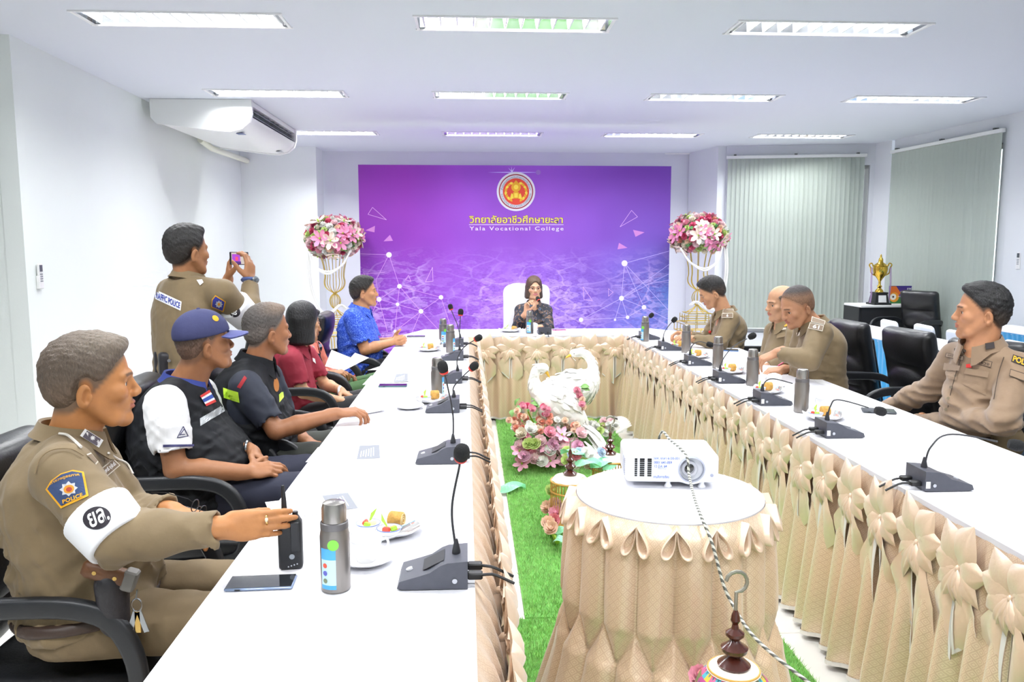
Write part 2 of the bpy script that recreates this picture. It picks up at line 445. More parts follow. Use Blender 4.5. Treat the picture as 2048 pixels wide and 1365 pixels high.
# ------------------------------------------------------------------ room
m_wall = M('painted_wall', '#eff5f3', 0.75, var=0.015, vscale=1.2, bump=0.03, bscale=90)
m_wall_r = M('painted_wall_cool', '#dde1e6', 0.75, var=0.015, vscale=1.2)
m_ceil = M('painted_ceiling', '#dfe4ee', 0.85)
m_tile = M('floor_tile_glaze', '#e9e7e2', 0.22, var=0.03, vscale=2.5)
m_grout = M('tile_grout', '#b9b7b2', 0.9)
m_white = M('white_plastic', '#eeeeee', 0.35)
m_frame = M('lamp_frame_enamel', '#f2f3f5', 0.4)
m_refl = M('lamp_reflector', '#dfe4ec', 0.12, metal=0.9)
m_alu = M('white_aluminium', '#e9ebea', 0.4)
m_dark = M('dark_void', '#15161a', 0.7)

def wall(name, a, b, z0=0.0, z1=CEIL, th=0.12, side=1, mat=m_wall, hole=None):
    a = np.array([*a, 0.0]); b = np.array([*b, 0.0]); d = unit(b-a); n = np.array([-d[1], d[0], 0])*side; L = np.linalg.norm(b-a); mb = MB()
    R = np.stack([d, np.array([-d[1], d[0], 0]), [0, 0, 1]], 1)
    def pc(s0, s1, h0, h1):
        if s1-s0 > 1e-3 and h1-h0 > 1e-3: mb.box(a+d*(s0+s1)/2+n*th/2+np.array([0, 0, (h0+h1)/2]), (s1-s0, th, h1-h0), R)
    if hole:
        s0, s1, h0, h1 = hole; pc(0, s0, z0, z1); pc(s1, L, z0, z1); pc(s0, s1, z0, h0); pc(s0, s1, h1, z1)
    else: pc(0, L, z0, z1)
    return struct(mb.build(name, mat, smooth=0))
floor = struct(MB().box((0.3, 5.3, -0.06), (11.4, 14.8, 0.1)).build('floor', m_grout, smooth=0))
_tm = MB().box((0, 0, 0), (0.597, 0.597, 0.012), bev=0.002).mesh('tile'); _tm.materials.append(m_tile)
for i in range(-9, 9):
    for j in range(1, 20):
        x = -0.04+0.6*i; y = 0.6*j+0.3
        if -5.2 < x < 5.3 and not (x < -3.1 and y > 5.2) and not (x > 2.6 and y < 3.0):
            inst('tile', _tm, floor, (x, y, -0.0062))
WB = (-3.12, 11.3)
wall('wall_left', (-2.95, 5.5), WB, side=1)
wall('wall_left_return', (-5.2, 5.5), (-2.953, 5.5), side=1)
wall('wall_left_front', (-5.2, -1.9), (-5.2, 5.5), side=1)
wall('wall_rear', (-5.2, -1.9), (5.75, -1.9), side=-1)
wall('wall_back_left', (WB[0]-.1, WB[1]), (-2.1, 11.3), side=1, th=.5)
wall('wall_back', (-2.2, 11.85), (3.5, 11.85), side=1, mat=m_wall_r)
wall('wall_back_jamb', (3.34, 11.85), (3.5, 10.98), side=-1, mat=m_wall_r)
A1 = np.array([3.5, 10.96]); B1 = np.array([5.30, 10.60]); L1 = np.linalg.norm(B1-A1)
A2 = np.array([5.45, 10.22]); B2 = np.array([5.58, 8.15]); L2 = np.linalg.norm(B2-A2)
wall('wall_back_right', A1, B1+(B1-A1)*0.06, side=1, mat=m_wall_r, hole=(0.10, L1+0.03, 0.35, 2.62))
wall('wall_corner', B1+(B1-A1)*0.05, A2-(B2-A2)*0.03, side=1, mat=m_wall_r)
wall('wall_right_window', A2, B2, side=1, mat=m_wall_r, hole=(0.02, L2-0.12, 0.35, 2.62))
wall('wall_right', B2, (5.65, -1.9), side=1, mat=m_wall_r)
m_base = M('baseboard_paint', '#d9dcd8', 0.5)
struct(MB().box((-4.1, 5.49, 0.05), (2.3, 0.02, 0.10)).build('baseboard_left_return', m_base, smooth=0))
# ceiling with the openings of the recessed lamps
LX = [-1.70, 0.28, 2.23, 4.10]; LY = [0.15, 2.55, 5.08, 7.42, 9.92]; LW, LD = 1.20, 0.31
lamps = [(x, y) for y in LY for x in LX if not (y > 9.5 and False) and not (x > 4 and y < 6) ]
xs = sorted({-5.4, 6.0}|{x+s*LW/2 for x in LX for s in (-1, 1)}); ys = sorted({-2.1, 12.2}|{y+s*LD/2 for y in LY for s in (-1, 1)})
mb = MB()
for i in range(len(xs)-1):
    for j in range(len(ys)-1):
        cx, cy = (xs[i]+xs[i+1])/2, (ys[j]+ys[j+1])/2
        if any(abs(cx-x) < .01 and abs(cy-y) < .01 for x, y in lamps): continue
        mb.box((cx, cy, CEIL+0.02), (xs[i+1]-xs[i], ys[j+1]-ys[j], 0.04))
ceiling = struct(mb.build('ceiling', m_ceil, smooth=0))
# lamp: frame, reflector trough, tubes, cross louvres
m_tube = M('fluorescent_tube', '#ffffff', 0.4, emit=9.0)
_fm = MB()
for s in (-1, 1):
    _fm.box((0, s*(LD/2-0.006), -0.004), (LW+0.02, 0.016, 0.010)); _fm.box((s*(LW/2-0.006), 0, -0.004), (0.016, LD-0.02, 0.010))
_fr = _fm.mesh('frame'); _fr.materials.append(m_frame)
_rm = MB(); hw, hd, tp = LW/2-.004, LD/2-.004, 0.085
_rm.add([(-hw, -hd, 0), (hw, -hd, 0), (hw, hd, 0), (-hw, hd, 0), (-hw, -hd*.55, tp), (hw, -hd*.55, tp), (hw, hd*.55, tp), (-hw, hd*.55, tp)], [(0, 1, 5, 4), (2, 3, 7, 6), (1, 2, 6, 5), (3, 0, 4, 7), (4, 5, 6, 7)])
_re = _rm.mesh('reflector'); _re.materials.append(m_refl)
_lv = MB(); _lv.add([(-.004, -hd, .004), (.004, -hd, .004), (.004, hd, .004), (-.004, hd, .004), (-.016, -hd*.8, .045), (.016, -hd*.8, .045), (.016, hd*.8, .045), (-.016, hd*.8, .045)], [(3, 2, 1, 0), (0, 1, 5, 4), (1, 2, 6, 5), (2, 3, 7, 6), (3, 0, 4, 7)])
_lo = _lv.mesh('louvre'); _lo.materials.append(M('louvre_aluminium', '#f4f5f7', 0.3, metal=0.2))
_tb = MB().cyl((-.57, 0, 0), (.57, 0, 0), .013, n=10).mesh('tube'); _tb.materials.append(m_tube)
_where = {0.15: 'above the rear wall behind the viewer', 2.55: 'above the near end of the tables', 5.08: 'in the nearest row', 7.42: 'in the middle row', 9.92: 'in the farthest row'}
_colw = ['leftmost', 'second from the left', 'third from the left', 'rightmost']
for x, y in lamps:
    ci = LX.index(x); row = [q for q in lamps if q[1] == y]; w = _colw[ci] if len(row) == 4 or ci < 2 else ('rightmost' if ci == 2 else _colw[ci])
    t = thing('ceiling_lamp', f'recessed louvred ceiling lamp {_where[y]}, {w}', 'lamp', (x, y, CEIL), 0, 'recessed ceiling lamps')
    inst('frame', _fr, t, (0, 0, 0)); inst('reflector', _re, t, (0, 0, 0))
    for s in (-1, 1): inst('tube', _tb, t, (0, s*.055, 0.066))
    for k in range(12): inst('louvre', _lo, t, (-LW/2+0.05+k*(LW-.1)/11, 0, 0))
    ld = bpy.data.lights.new('lamp_light', 'AREA'); ld.shape = 'RECTANGLE'; ld.size = 1.12; ld.size_y = 0.09; ld.energy = LAMP_W; ld.color = LAMP_COL
    lo_ = bpy.data.objects.new('lamp_light', ld); COL.objects.link(lo_); lo_.parent = t; lo_.location = (0, 0, 0.05)
# ------------------------------------------------------------------ blinds
m_slat = M('blind_fabric', '#b4beb6', 0.8, var=0.03, vscale=3)
_N, _L, _b = nodes_of(m_slat); _tr = _N.new('ShaderNodeBsdfTranslucent'); _tr.inputs[0].default_value = lin('#dfe8de'); _mx = _N.new('ShaderNodeMixShader'); _mx.inputs[0].default_value = 0.10
_out = _N['Material Output']; _L.new(_b.outputs[0], _mx.inputs[1]); _L.new(_tr.outputs[0], _mx.inputs[2]); _L.new(_mx.outputs[0], _out.inputs[0])
def blind(label, a, b, z0, z1, inward, n, rails=3):
    a = np.array([*a, 0.0]); b = np.array([*b, 0.0]); d = unit(b-a); L = np.linalg.norm(b-a); off = np.array([*inward, 0])*0.05
    t = thing('vertical_blind', label, 'blind', (a+b)/2+off+np.array([0, 0, z0]))
    R = np.stack([d, np.array([-d[1], d[0], 0]), [0, 0, 1]], 1)
    hr = MB().box((a+b)/2+off+np.array([0, 0, z1+.022]), (L+.05, .045, .04), R, bev=.004).build('headrail', m_alu, t)
    for k in range(rails):
        q = a+d*L*(.05+.9*k/max(1, rails-1))+off; MB().box(q+np.array([0, 0, z1+.05]), (.03, .05, .02), R).build('bracket', M('bracket_metal', '#6d716f', .4, metal=.6), t)
    p = L/n; mbs = MB(); w = p*1.10; H = z1-z0
    mbs.grid(np.array([[[(u-.5)*w, 0.008*math.sin(PI*u), v*H] for v in (0, .5, 1)] for u in np.linspace(0, 1, 5)]))
    me = mbs.mesh('slat'); me.materials.append(m_slat); me.shade_smooth()
    for k in range(n):
        ang = math.atan2(d[1], d[0])+math.radians(10+7*random.uniform(-1, 1)); q = a+d*p*(k+.5)+off
        inst('slat', me, t, (q-np.array(t.location))+np.array([0, 0, z0]), rotm('Z', ang))
    return t
blind('pale green vertical blind on the back window beside the flower stand', A1+(B1-A1)*.01, B1-(B1-A1)*.03, 0.42, 2.72, (-.19, -.98), 30)
blind('pale green vertical blind on the right window behind the trophy', A2+(B2-A2)*.02, B2-(B2-A2)*.04, 0.42, 2.72, (-.98, -.1), 27)
blind('pale green vertical blind showing above the purple backdrop', (-1.45, 11.84), (2.75, 11.84), 0.6, 2.60, (0, -1), 44, 4)
# glass panes behind the blinds
m_glass = M('window_glass', '#eef6f4', 0.03, trans=1.0)
def pane(name, a, b, z0, z1, side):
    a = np.array([*a, 0.0]); b = np.array([*b, 0.0]); d = unit(b-a); n = np.array([-d[1], d[0], 0])*side; R = np.stack([d, np.array([-d[1], d[0], 0]), [0, 0, 1]], 1); L = np.linalg.norm(b-a)
    fr = MB(); c = (a+b)/2+n*.08
    for s in (-1, 0, 1): fr.box(c+d*s*(L/2-.02)+np.array([0, 0, (z0+z1)/2]), (.05, .05, z1-z0), R)
    for z in (z0+.025, z1-.025): fr.box(c+np.array([0, 0, z]), (L, .05, .05), R)
    w = struct(fr.build(name, m_alu, smooth=0)); gl = MB()
    for s in (-1, 1): gl2 = MB().box(c+d*s*L/4+np.array([0, 0, (z0+z1)/2]), (L/2-.05, .006, z1-z0-.08), R).build('pane', m_glass, w, 0, world=False)
pane('window_1', A1+(B1-A1)*.055, B1+(B1-A1)*.015, .35, 2.62, 1); pane('window_2', A2+(B2-A2)*.012, B2-(B2-A2)*.058, .35, 2.62, 1)
# conduit on the wall of the recess, pipe under the air conditioner
c1 = ay(1330, 307, 11.82); c2 = ay(1410, 307, 11.82)
tag(MB().tube([c1, c2, c2+np.array([.01, 0, -.03]), [c2[0]+.01, 11.82, .8]], .014, 8).build('cable_conduit', m_alu), 'thin white cable conduit bent down the recess wall', 'conduit')
# ------------------------------------------------------------------ air conditioner
ac = thing('air_conditioner', 'white ceiling-hung air conditioner with dark louvred outlet', 'air conditioner', (-2.5, 8.7, 2.62))
m_ac = M('air_conditioner_shell', '#eceeed', 0.38)
prof = [(-2.93, 2.895), (-2.93, 2.74), (-2.88, 2.685), (-2.35, 2.625), (-2.22, 2.615), (-2.12, 2.64), (-2.05, 2.70), (-2.03, 2.745), (-2.16, 2.745), (-2.16, 2.85), (-2.03, 2.85), (-2.03, 2.895)]
Y0, Y1 = 7.74, 9.70
mb = MB(); rg = [[(x, y, z) for x, z in prof] for y in (Y0+.05, Y1-.05)]; mb.rings(rg, caps=True); mb.build('casing', m_ac, ac, 30)
for y0, y1 in ((Y0, Y0+.05), (Y1-.05, Y1)):
    pe = [(-2.94, 2.897), (-2.94, 2.73), (-2.89, 2.675), (-2.35, 2.612), (-2.22, 2.603), (-2.11, 2.63), (-2.04, 2.69), (-2.015, 2.77), (-2.015, 2.897)]
    MB().rings([[(x, y, z) for x, z in pe] for y in (y0, y1)]).build('end_cap', m_ac, ac, 30)
MB().box((-2.165, (Y0+Y1)/2, 2.797), (.01, Y1-Y0-.1, .1)).build('outlet_back', m_dark, ac, 0)
m_acd = M('louvre_grey', '#8a8f96', 0.5)
for k in range(9):
    y = Y0+.16+k*(Y1-Y0-.32)/8
    MB().box((-2.10, y, 2.797), (.11, .012, .10), rotm('Z', .5)).build('vane', m_acd, ac, 0)
for z in (2.775, 2.82): MB().box((-2.06, (Y0+Y1)/2, z), (.05, Y1-Y0-.12, .006), rotm('Y', .35)).build('flap', m_acd, ac, 0)
MB().box((-2.18, Y0+.22, 2.612), (.07, .09, .004)).build('badge', M('blue_grey_print', '#7d8ab0', .5), ac, 0)
MB().box((-2.16, Y1-.25, 2.615), (.07, .09, .004)).build('badge', M('grey_print', '#b5b9c0', .5), ac, 0)
p1 = ax(424, 297, -2.96); p2_ = ax(494, 322, -3.03)
tag(MB().tube([[-2.965, 9.2, p1[2]+.05], p1, p2_, p2_+np.array([0.0, .25, -.02])], .035, 12).build('drain_pipe', M('pipe_cream', '#e8ead9', .5)), 'cream drain pipe running below the air conditioner', 'pipe')
# remote controls in wall holders
def remote(label, pos, R):
    t = thing('remote_control', label, 'remote control', pos); R = np.asarray(R)
    def P(v): return np.asarray(pos)+R@np.asarray(v, float)
    MB().box(P((0, .012, -.03)), (.058, .024, .09), R, bev=.004).build('holder', m_white, t)
    MB().box(P((0, .014, .02)), (.046, .018, .15), R, bev=.004).build('body', m_white, t)
    MB().box(P((0, .0245, .065)), (.034, .003, .045), R).build('screen', M('lcd_grey', '#565c63', .25), t)
    for k in range(4): MB().box(P((0, .0245, .025-k*.016)), (.032, .003, .008), R).build('button', M('button_grey', '#8b9096', .5), t)
rp = ax(76, 556, -2.952); remote('white remote control in its holder on the left wall', rp, np.stack([[0, -1, 0], [1, 0, 0], [0, 0, 1]], 1))
rp = ax(2040, 524, 5.595); remote('white remote control in its holder on the right wall', rp, np.stack([[0, 1, 0], [-1, 0, 0], [0, 0, 1]], 1))
# ------------------------------------------------------------------ cloth materials
def gold_cloth(name, pattern):
    m = M(name, '#dcbc92', 0.42, sheen=0.35, spec=0.6); N, L, b = nodes_of(m)
    a = N.new('ShaderNodeAttribute'); a.attribute_name = 'suv'; sp = N.new('ShaderNodeSeparateXYZ'); L.new(a.outputs['Vector'], sp.inputs[0])
    def ma(op, x, y=None, c=None):
        n = N.new('ShaderNodeMath'); n.operation = op
        for i, q in enumerate((x, y, c)):
            if q is None: continue
            if isinstance(q, (int, float)): n.inputs[i].default_value = q
            else: L.new(q, n.inputs[i])
        return n.outputs[0]
    s, z = sp.outputs[0], sp.outputs[1]
    if pattern:
        u = ma('PINGPONG', ma('MULTIPLY', ma('ADD', s, z), 1/0.0135), 1.0); v = ma('PINGPONG', ma('MULTIPLY', ma('SUBTRACT', s, z), 1/0.0135), 1.0)
        q = ma('MAXIMUM', u, v); r1 = ma('GREATER_THAN', q, 0.80); r2 = ma('COMPARE', q, 0.42, 0.12); f = ma('MULTIPLY', ma('MAXIMUM', r1, r2), 0.5)
        mx = N.new('ShaderNodeMix'); mx.data_type = 'RGBA'; L.new(f, mx.inputs[0]); mx.inputs[6].default_value = lin('#efd8bc'); mx.inputs[7].default_value = lin('#cfae8c')
    else:
        mx = N.new('ShaderNodeMix'); mx.data_type = 'RGBA'; mx.inputs[6].default_value = lin('#f7e1cb'); mx.inputs[7].default_value = lin('#e9caac'); f = None
    n = N.new('ShaderNodeTexNoise'); n.inputs['Scale'].default_value = 7; n.inputs['Detail'].default_value = 3; tc = N.new('ShaderNodeTexCoord'); L.new(tc.outputs['Object'], n.inputs['Vector'])
    if f is None: L.new(n.outputs['Fac'], mx.inputs[0])
    L.new(mx.outputs[2], b.inputs['Base Color'])
    rr = N.new('ShaderNodeMapRange'); rr.inputs[3].default_value = 0.22; rr.inputs[4].default_value = 0.48; L.new(n.outputs['Fac'], rr.inputs[0]); L.new(rr.outputs[0], b.inputs['Roughness'])
    b.inputs['Metallic'].default_value = 0.3
    n2 = N.new('ShaderNodeTexNoise'); n2.inputs['Scale'].default_value = 22; n2.inputs['Detail'].default_value = 4; L.new(tc.outputs['Object'], n2.inputs['Vector'])
    bp = N.new('ShaderNodeBump'); bp.inputs['Strength'].default_value = 0.25; bp.inputs['Distance'].default_value = 0.01; L.new(n2.outputs['Fac'], bp.inputs['Height']); L.new(bp.outputs[0], b.inputs['Normal'])
    return m
m_gold = gold_cloth('gold_brocade', True); m_satin = gold_cloth('gold_satin', False)
m_cloth = M('white_tablecloth', '#e8e8ee', 0.8, var=0.012, vscale=5, bump=0.05, bscale=25)
m_hem = M('white_hem', '#e8e4e0', 0.7)
def suv_mesh(name, V, uv, mat):
    a, b = V.shape[:2]; I = np.arange(a*b).reshape(a, b); Q = np.stack([I[:-1, :-1], I[1:, :-1], I[1:, 1:], I[:-1, 1:]], -1).reshape(-1, 4)
    me = np_mesh(name, V.reshape(-1, 3), Q); at = me.attributes.new('suv', 'FLOAT_VECTOR', 'POINT'); w = np.zeros((a*b, 3), np.float32); w[:, :2] = uv.reshape(-1, 2); at.data.foreach_set('vector', w.ravel()); return me
TZ = 0.76
def path_pts(P, step):
    P = np.asarray(P, float); out = []; nrm = []; S = []; s0 = 0
    for a, b in zip(P[:-1], P[1:]):
        L = np.linalg.norm(b-a); n = max(2, int(L/step)); d = (b-a)/L; nn = np.array([d[1], -d[0]])
        for i in range(n): out.append(a+d*L*i/n); nrm.append(nn); S.append(s0+L*i/n)
        s0 += L
    out.append(P[-1]); nrm.append(nn); S.append(s0)
    nrm = np.array(nrm); k = 3
    for _ in range(6): nrm[1:-1] = (nrm[:-2]+nrm[1:-1]*2+nrm[2:])/4
    return np.array(out), nrm/np.linalg.norm(nrm, axis=1)[:, None], np.array(S)
def skirt(P, parent, pitch, seed, mat=None, z0=0.025, z1=TZ-.006, amp=0.03, name='skirt', step=0.012, hem=True, flare=.03, fpow=1.0):
    """pleated cloth hanging along a path; the right hand side of the path is the outside"""
    rg = np.random.default_rng(seed); pts, nr, S = path_pts(P, step)
    zs = np.linspace(z1, z0, 16); ph = np.cumsum(rg.normal(0, .06, len(S)))*0.5
    V = np.zeros((len(S), 16, 3)); uv = np.zeros((len(S), 16, 2))
    w = np.sin(2*PI*S/pitch+ph); w = np.sign(w)*np.abs(w)**0.7; w2 = np.sin(2*PI*S/(pitch*2.3)+ph*1.7)
    for j, z in enumerate(zs):
        t = (z1-z)/(z1-z0); A = 0.004+amp*min(1, t*1.15)**0.9; off = (0.008*min(1, t*8)-.003*(t == 0))+flare*t**fpow+A*(w*0.75+w2*0.35)*min(1, t*20)
        V[:, j, :2] = pts+nr*off[:, None]; V[:, j, 2] = z; uv[:, j, 0] = S*1.25; uv[:, j, 1] = z
    sk = obj(name, suv_mesh(name, V, uv, mat), mat or m_gold, parent, 0)
    if hem:
        B = V[:, -1]; hb = MB(); hv = np.stack([B+np.array([0, 0, .014]), B+np.array([0, 0, -.003])], 1); hv[:, :, :2] += nr[:, None, :]*0.003; hb.grid(hv); put(hb.build('hem', m_hem, None, 0), sk)
    return sk
def petal(mb, ang, ln, wd, bulge, base=(0, .01, -.11), nu=7, nv=6, m=0, crease=.012, lift=.012):
    d = np.array([math.cos(ang), 0, math.sin(ang)]); s = np.array([-d[2], 0, d[0]]); V = np.zeros((nu, nv, 3))
    for i, t in enumerate(np.linspace(0, 1, nu)):
        w = wd*(math.sin(PI*min(1, t**0.8*.97+.02))**1.05)
        for j, u in enumerate(np.linspace(-1, 1, nv)):
            y = lift+bulge*math.sin(PI*t)*(1-u*u*.8)-crease*(abs(u) < .25)*math.sin(PI*t)*.8
            V[i, j] = np.array(base)+d*ln*t+s*w*u+np.array([0, y, 0])
    mb.grid(V, m)
def bow_mesh(seed):
    rg = np.random.default_rng(seed); mb = MB(); j = lambda a: 1+rg.uniform(-a, a)
    for a, ln, wd in ((60, .145, .062), (120, .145, .062), (8, .135, .050), (172, .135, .050), (-35, .12, .042), (215, .12, .042)):
        petal(mb, math.radians(a+rg.uniform(-7, 7)), ln*j(.08), wd*j(.1), .022, nu=8, nv=7, crease=.020 if a in (58, 122) else .010)
    for k in range(3):
        a = math.radians(-90+(k-1)*24*j(.2)); petal(mb, a, (.125 if k != 1 else .10)*j(.15), .020, .026, crease=.014, lift=.018)
    for sg in (-1, 1):                                            # hanging tails with a pale hem
        n = 9; V = np.zeros((n, 5, 3)); H = np.zeros((n, 2, 3)); e0 = rg.uniform(.2, .34); wv = rg.uniform(0, 6)
        for i, t in enumerate(np.linspace(0, 1, n)):
            for q, u in enumerate(np.linspace(0, 1, 5)):
                z = -.115-t*(e0-.10*u); x = sg*(0.004+u*(.02+.085*min(1, t*1.6))); y = .018+.02*math.sin(PI*t)*(.4+.6*u)+.010*math.sin(5*u+wv+3*t)
                V[i, q] = (x, y, z)
            p, pn = V[i, 0], V[i, 1]; dd = (p-pn)/max(1e-6, np.linalg.norm(p-pn)); H[i, 0] = p+(0, .002, 0); H[i, 1] = p-dd*.012*min(1, t*4)+(0, .003, 0)
        mb.grid(V, 0); mb.grid(H, 1)
        bt = np.array([V[-1], V[-1]+np.array([0, .002, .012])]).transpose(1, 0, 2); mb.grid(bt, 1)
    mb.ell((0, .024, -.115), (.010, .010, .014), n=8, k=5)
    me = mb.mesh('bow'); me.materials.append(m_satin); me.materials.append(m_hem); me.polygons.foreach_set('material_index', mb.m); me.shade_smooth(); return me
BOWS = [bow_mesh(s) for s in range(5)]
def bows(P, parent, spacing, z=TZ-.004, off=.012, start=.1, ysc=1.0):
    pts, nr, S = path_pts(P, .01); k = start; i = 0
    while k < S[-1]-.05:
        q = np.searchsorted(S, k); n = nr[q]; x = np.array([n[1], -n[0], 0.0]); R = np.stack([x, [n[0], n[1], 0], [0, 0, 1]], 1)
        if np.linalg.det(R) < 0: R[:, 0] *= -1
        o = inst('bow', BOWS[i % 5], parent, (pts[q][0]+n[0]*off, pts[q][1]+n[1]*off, z), R, (random.uniform(.94, 1.08)*spacing/.235, ysc, random.uniform(.92, 1.1)))
        k += spacing; i += 1
def top(poly, parent):
    mb = MB(); P = np.array([[x, y, TZ] for x, y in poly]); mb.poly(P-np.array([0, 0, .018]), .018); return mb.build('white_cloth', m_cloth, parent, 0)
def legs(pts, parent):
    for x, y in pts: MB().box((x, y, .37), (.04, .04, .739), bev=.003).build('leg', M('table_steel', '#5c5f63', .4, metal=.7), parent)
# left run, right run, head table
XL0, XL1, XR0, XR1, YB0, YB1 = -0.60, 0.012, 1.41, 2.085, 7.0, 7.60
tl = thing('conference_table', 'long white-topped conference table on the left with gold bow skirting', 'table', (-.3, 4, 0))
top([(XL0, .75), (XL1, .75), (-.02, YB0), (XL0, YB0)], tl); legs([(-.5, 1.0), (-.12, 1.0), (-.5, 6.8), (-.12, 6.8)], tl)
s1 = skirt([(-.02, YB0), (XL1, .75)][::-1], tl, .105, 1, flare=.115, fpow=.55, amp=.035); bows([(-.02, YB0), (XL1, .75)][::-1], s1, .235, off=.03, ysc=1.7)
skirt([(XL0+.12, .75), (XL0+.12, YB0)][::-1], tl, .09, 2, amp=.012, hem=False)
tr = thing('conference_table', 'long white-topped conference table on the right with gold bow skirting', 'table', (1.75, 4, 0))
top([(XR0+.01, .95), (XR1, .95), (XR1, YB0), (XR0-.02, YB0)], tr); legs([(1.55, 1.1), (1.98, 1.1), (1.55, 6.8), (1.98, 6.8)], tr)
s2 = skirt([(XR0+.01, .95), (XR0-.02, YB0)][::-1], tr, .115, 3, amp=.036, flare=.06); bows([(XR0+.01, .95), (XR0-.02, YB0)][::-1], s2, .215, start=.16)
skirt([(XR1-.12, .95), (XR1-.12, YB0)], tr, .09, 4, amp=.012, hem=False)
tb_ = thing('head_table', 'white-topped head table at the far end with gold bow skirting', 'table', (.7, 7.3, 0))
top([(XL0, YB0+.002), (XR1, YB0+.002), (XR1, YB0+.1), (1.72, YB1), (-.44, YB1), (XL0, YB0+.14)], tb_); legs([(-.35, 7.2), (1.6, 7.2), (-.35, 7.5), (1.6, 7.5)], tb_)
s3 = skirt([(-.02, YB0), (1.385, YB0)][::-1][::-1], tb_, .12, 5, amp=.03); bows([(-.02, YB0), (1.385, YB0)], s3, .232, start=.13)
skirt([(XR1, YB0+.1), (1.72, YB1-.005), (-.44, YB1-.005), (XL0, YB0+.14)], tb_, .09, 6, amp=.012, hem=False)
# ------------------------------------------------------------------ round table with smocked skirt
RC = np.array([.638, 2.485]); RR = .298; RZ = .76; NP = 18
rt = thing('round_table', 'small round white-topped table with smocked gold skirt', 'table', (RC[0], RC[1], 0))
pr = [(0, RZ-.02), (RR-.01, RZ-.02), (RR, RZ-.014), (RR, RZ-.004), (RR-.005, RZ), (0.0001, RZ)]
MB().lathe([(max(r, .0001), z) for r, z in pr], 64, (RC[0], RC[1], 0)).build('white_top', m_cloth, rt, 40)
MB().lathe([(.0001, .02), (.2, .02), (.2, .035), (.03, .05), (.03, RZ-.021), (.0001, RZ-.021)], 20, (RC[0], RC[1], 0)).build('pedestal', M('table_steel', '#5c5f63', .4, metal=.7), rt)
nth = NP*18; nz = 64; th = np.linspace(0, 2*PI, nth+1); zz = np.linspace(RZ-.008, .02, nz)
TH, ZZ = np.meshgrid(th, zz, indexing='ij'); per = 2*PI/NP; zA, zB = .42, .31
x = ((TH/per+.5) % 1)-.5; xs_ = (((TH/per)) % 1)-.5; W_ = per*RR
dA = np.abs(x)*W_*1.1; dA = np.hypot(dA, np.maximum(0, zA-ZZ))                                  # fold line down to the upper pinch
dB = np.abs(xs_)*W_*1.2; dB = np.hypot(dB, np.maximum(0, ZZ-zB)*.9)+np.maximum(0, zB-ZZ)*0.02    # fold line below the lower pinch
tt = np.clip((zA-ZZ)/(zA-zB), 0, 1); xd = tt*.5; dC = np.abs(np.abs(x)-xd)*W_*.75+np.where((ZZ > zA) | (ZZ < zB), 1.0, 0.0)
D_ = np.minimum(np.minimum(dA, dB), dC); bul = np.sqrt(np.clip(D_/.040, 0, 1))
R0 = np.interp(ZZ, [0, .25, .36, .42, .60, .72, RZ], [.415, .345, .325, .322, .318, .314, RR-.003])
amp = np.interp(ZZ, [0, .3, .45, .70, RZ-.02, RZ], [.05, .045, .042, .026, .003, .0])
wob = 1+.018*np.sin(TH*3+1)*np.clip((.5-ZZ)/.5, 0, 1)+.012*np.sin(TH*7+ZZ*9)*np.clip((RZ-.03-ZZ)/.2, 0, 1)
RRR = (R0+amp*(bul-.35))*wob; RRR[-1] = RRR[0]
V = np.stack([RC[0]+RRR*np.cos(TH), RC[1]+RRR*np.sin(TH), ZZ], -1); uv = np.stack([TH*.36, ZZ], -1)
rsk = obj('skirt', suv_mesh('skirt', V, uv, m_gold), m_gold, rt, 0)
hb = MB(); B = V[:, -1]; hb.grid(np.stack([B+np.array([0, 0, .012]), B+np.array([0, 0, -.003])], 1)); put(hb.build('hem', m_hem, None, 0), rsk)
lp = MB(); n = 22
for sg in (-1, 1):
    ang = np.linspace(0, 2*PI, n, endpoint=False); ln, wd = .092, .021; a0 = math.radians(-90+sg*21)
    d = np.array([math.cos(a0), math.sin(a0)]); s = np.array([-d[1], d[0]]); ring = []
    for a in ang:
        t = (1-math.cos(a))/2; w = wd*math.sin(a)*(t**.7); p = d*ln*t+s*w; ring.append((p[0], p[1]))
    ring = np.array(ring)
    def lay3(sc, y, k): c = ring.mean(0); q = c+(ring-c)*sc; return [(q[i, 0], y+k*(-q[i, 1]/.09), q[i, 1]) for i in range(n)]
    lp.rings([lay3(1.0, -.012, .0), lay3(1.05, .022, .022), lay3(.93, .024, .022), lay3(.78, .012, .018), lay3(.5, .002, .01)], caps=False)
lm = lp.mesh('pleat_loop'); lm.materials.append(m_satin); lm.shade_smooth()
for i in range(NP):
    a = i*per; n_ = np.array([math.cos(a), math.sin(a), 0]); R = np.stack([np.cross(n_, [0, 0, 1]), n_, [0, 0, 1]], 1)
    o = inst('pleat_loop', lm, rsk, (RC[0]+n_[0]*(RR+.010), RC[1]+n_[1]*(RR+.010), RZ-.012), R, (random.uniform(.92, 1.1), 1, random.uniform(.85, 1.1)))
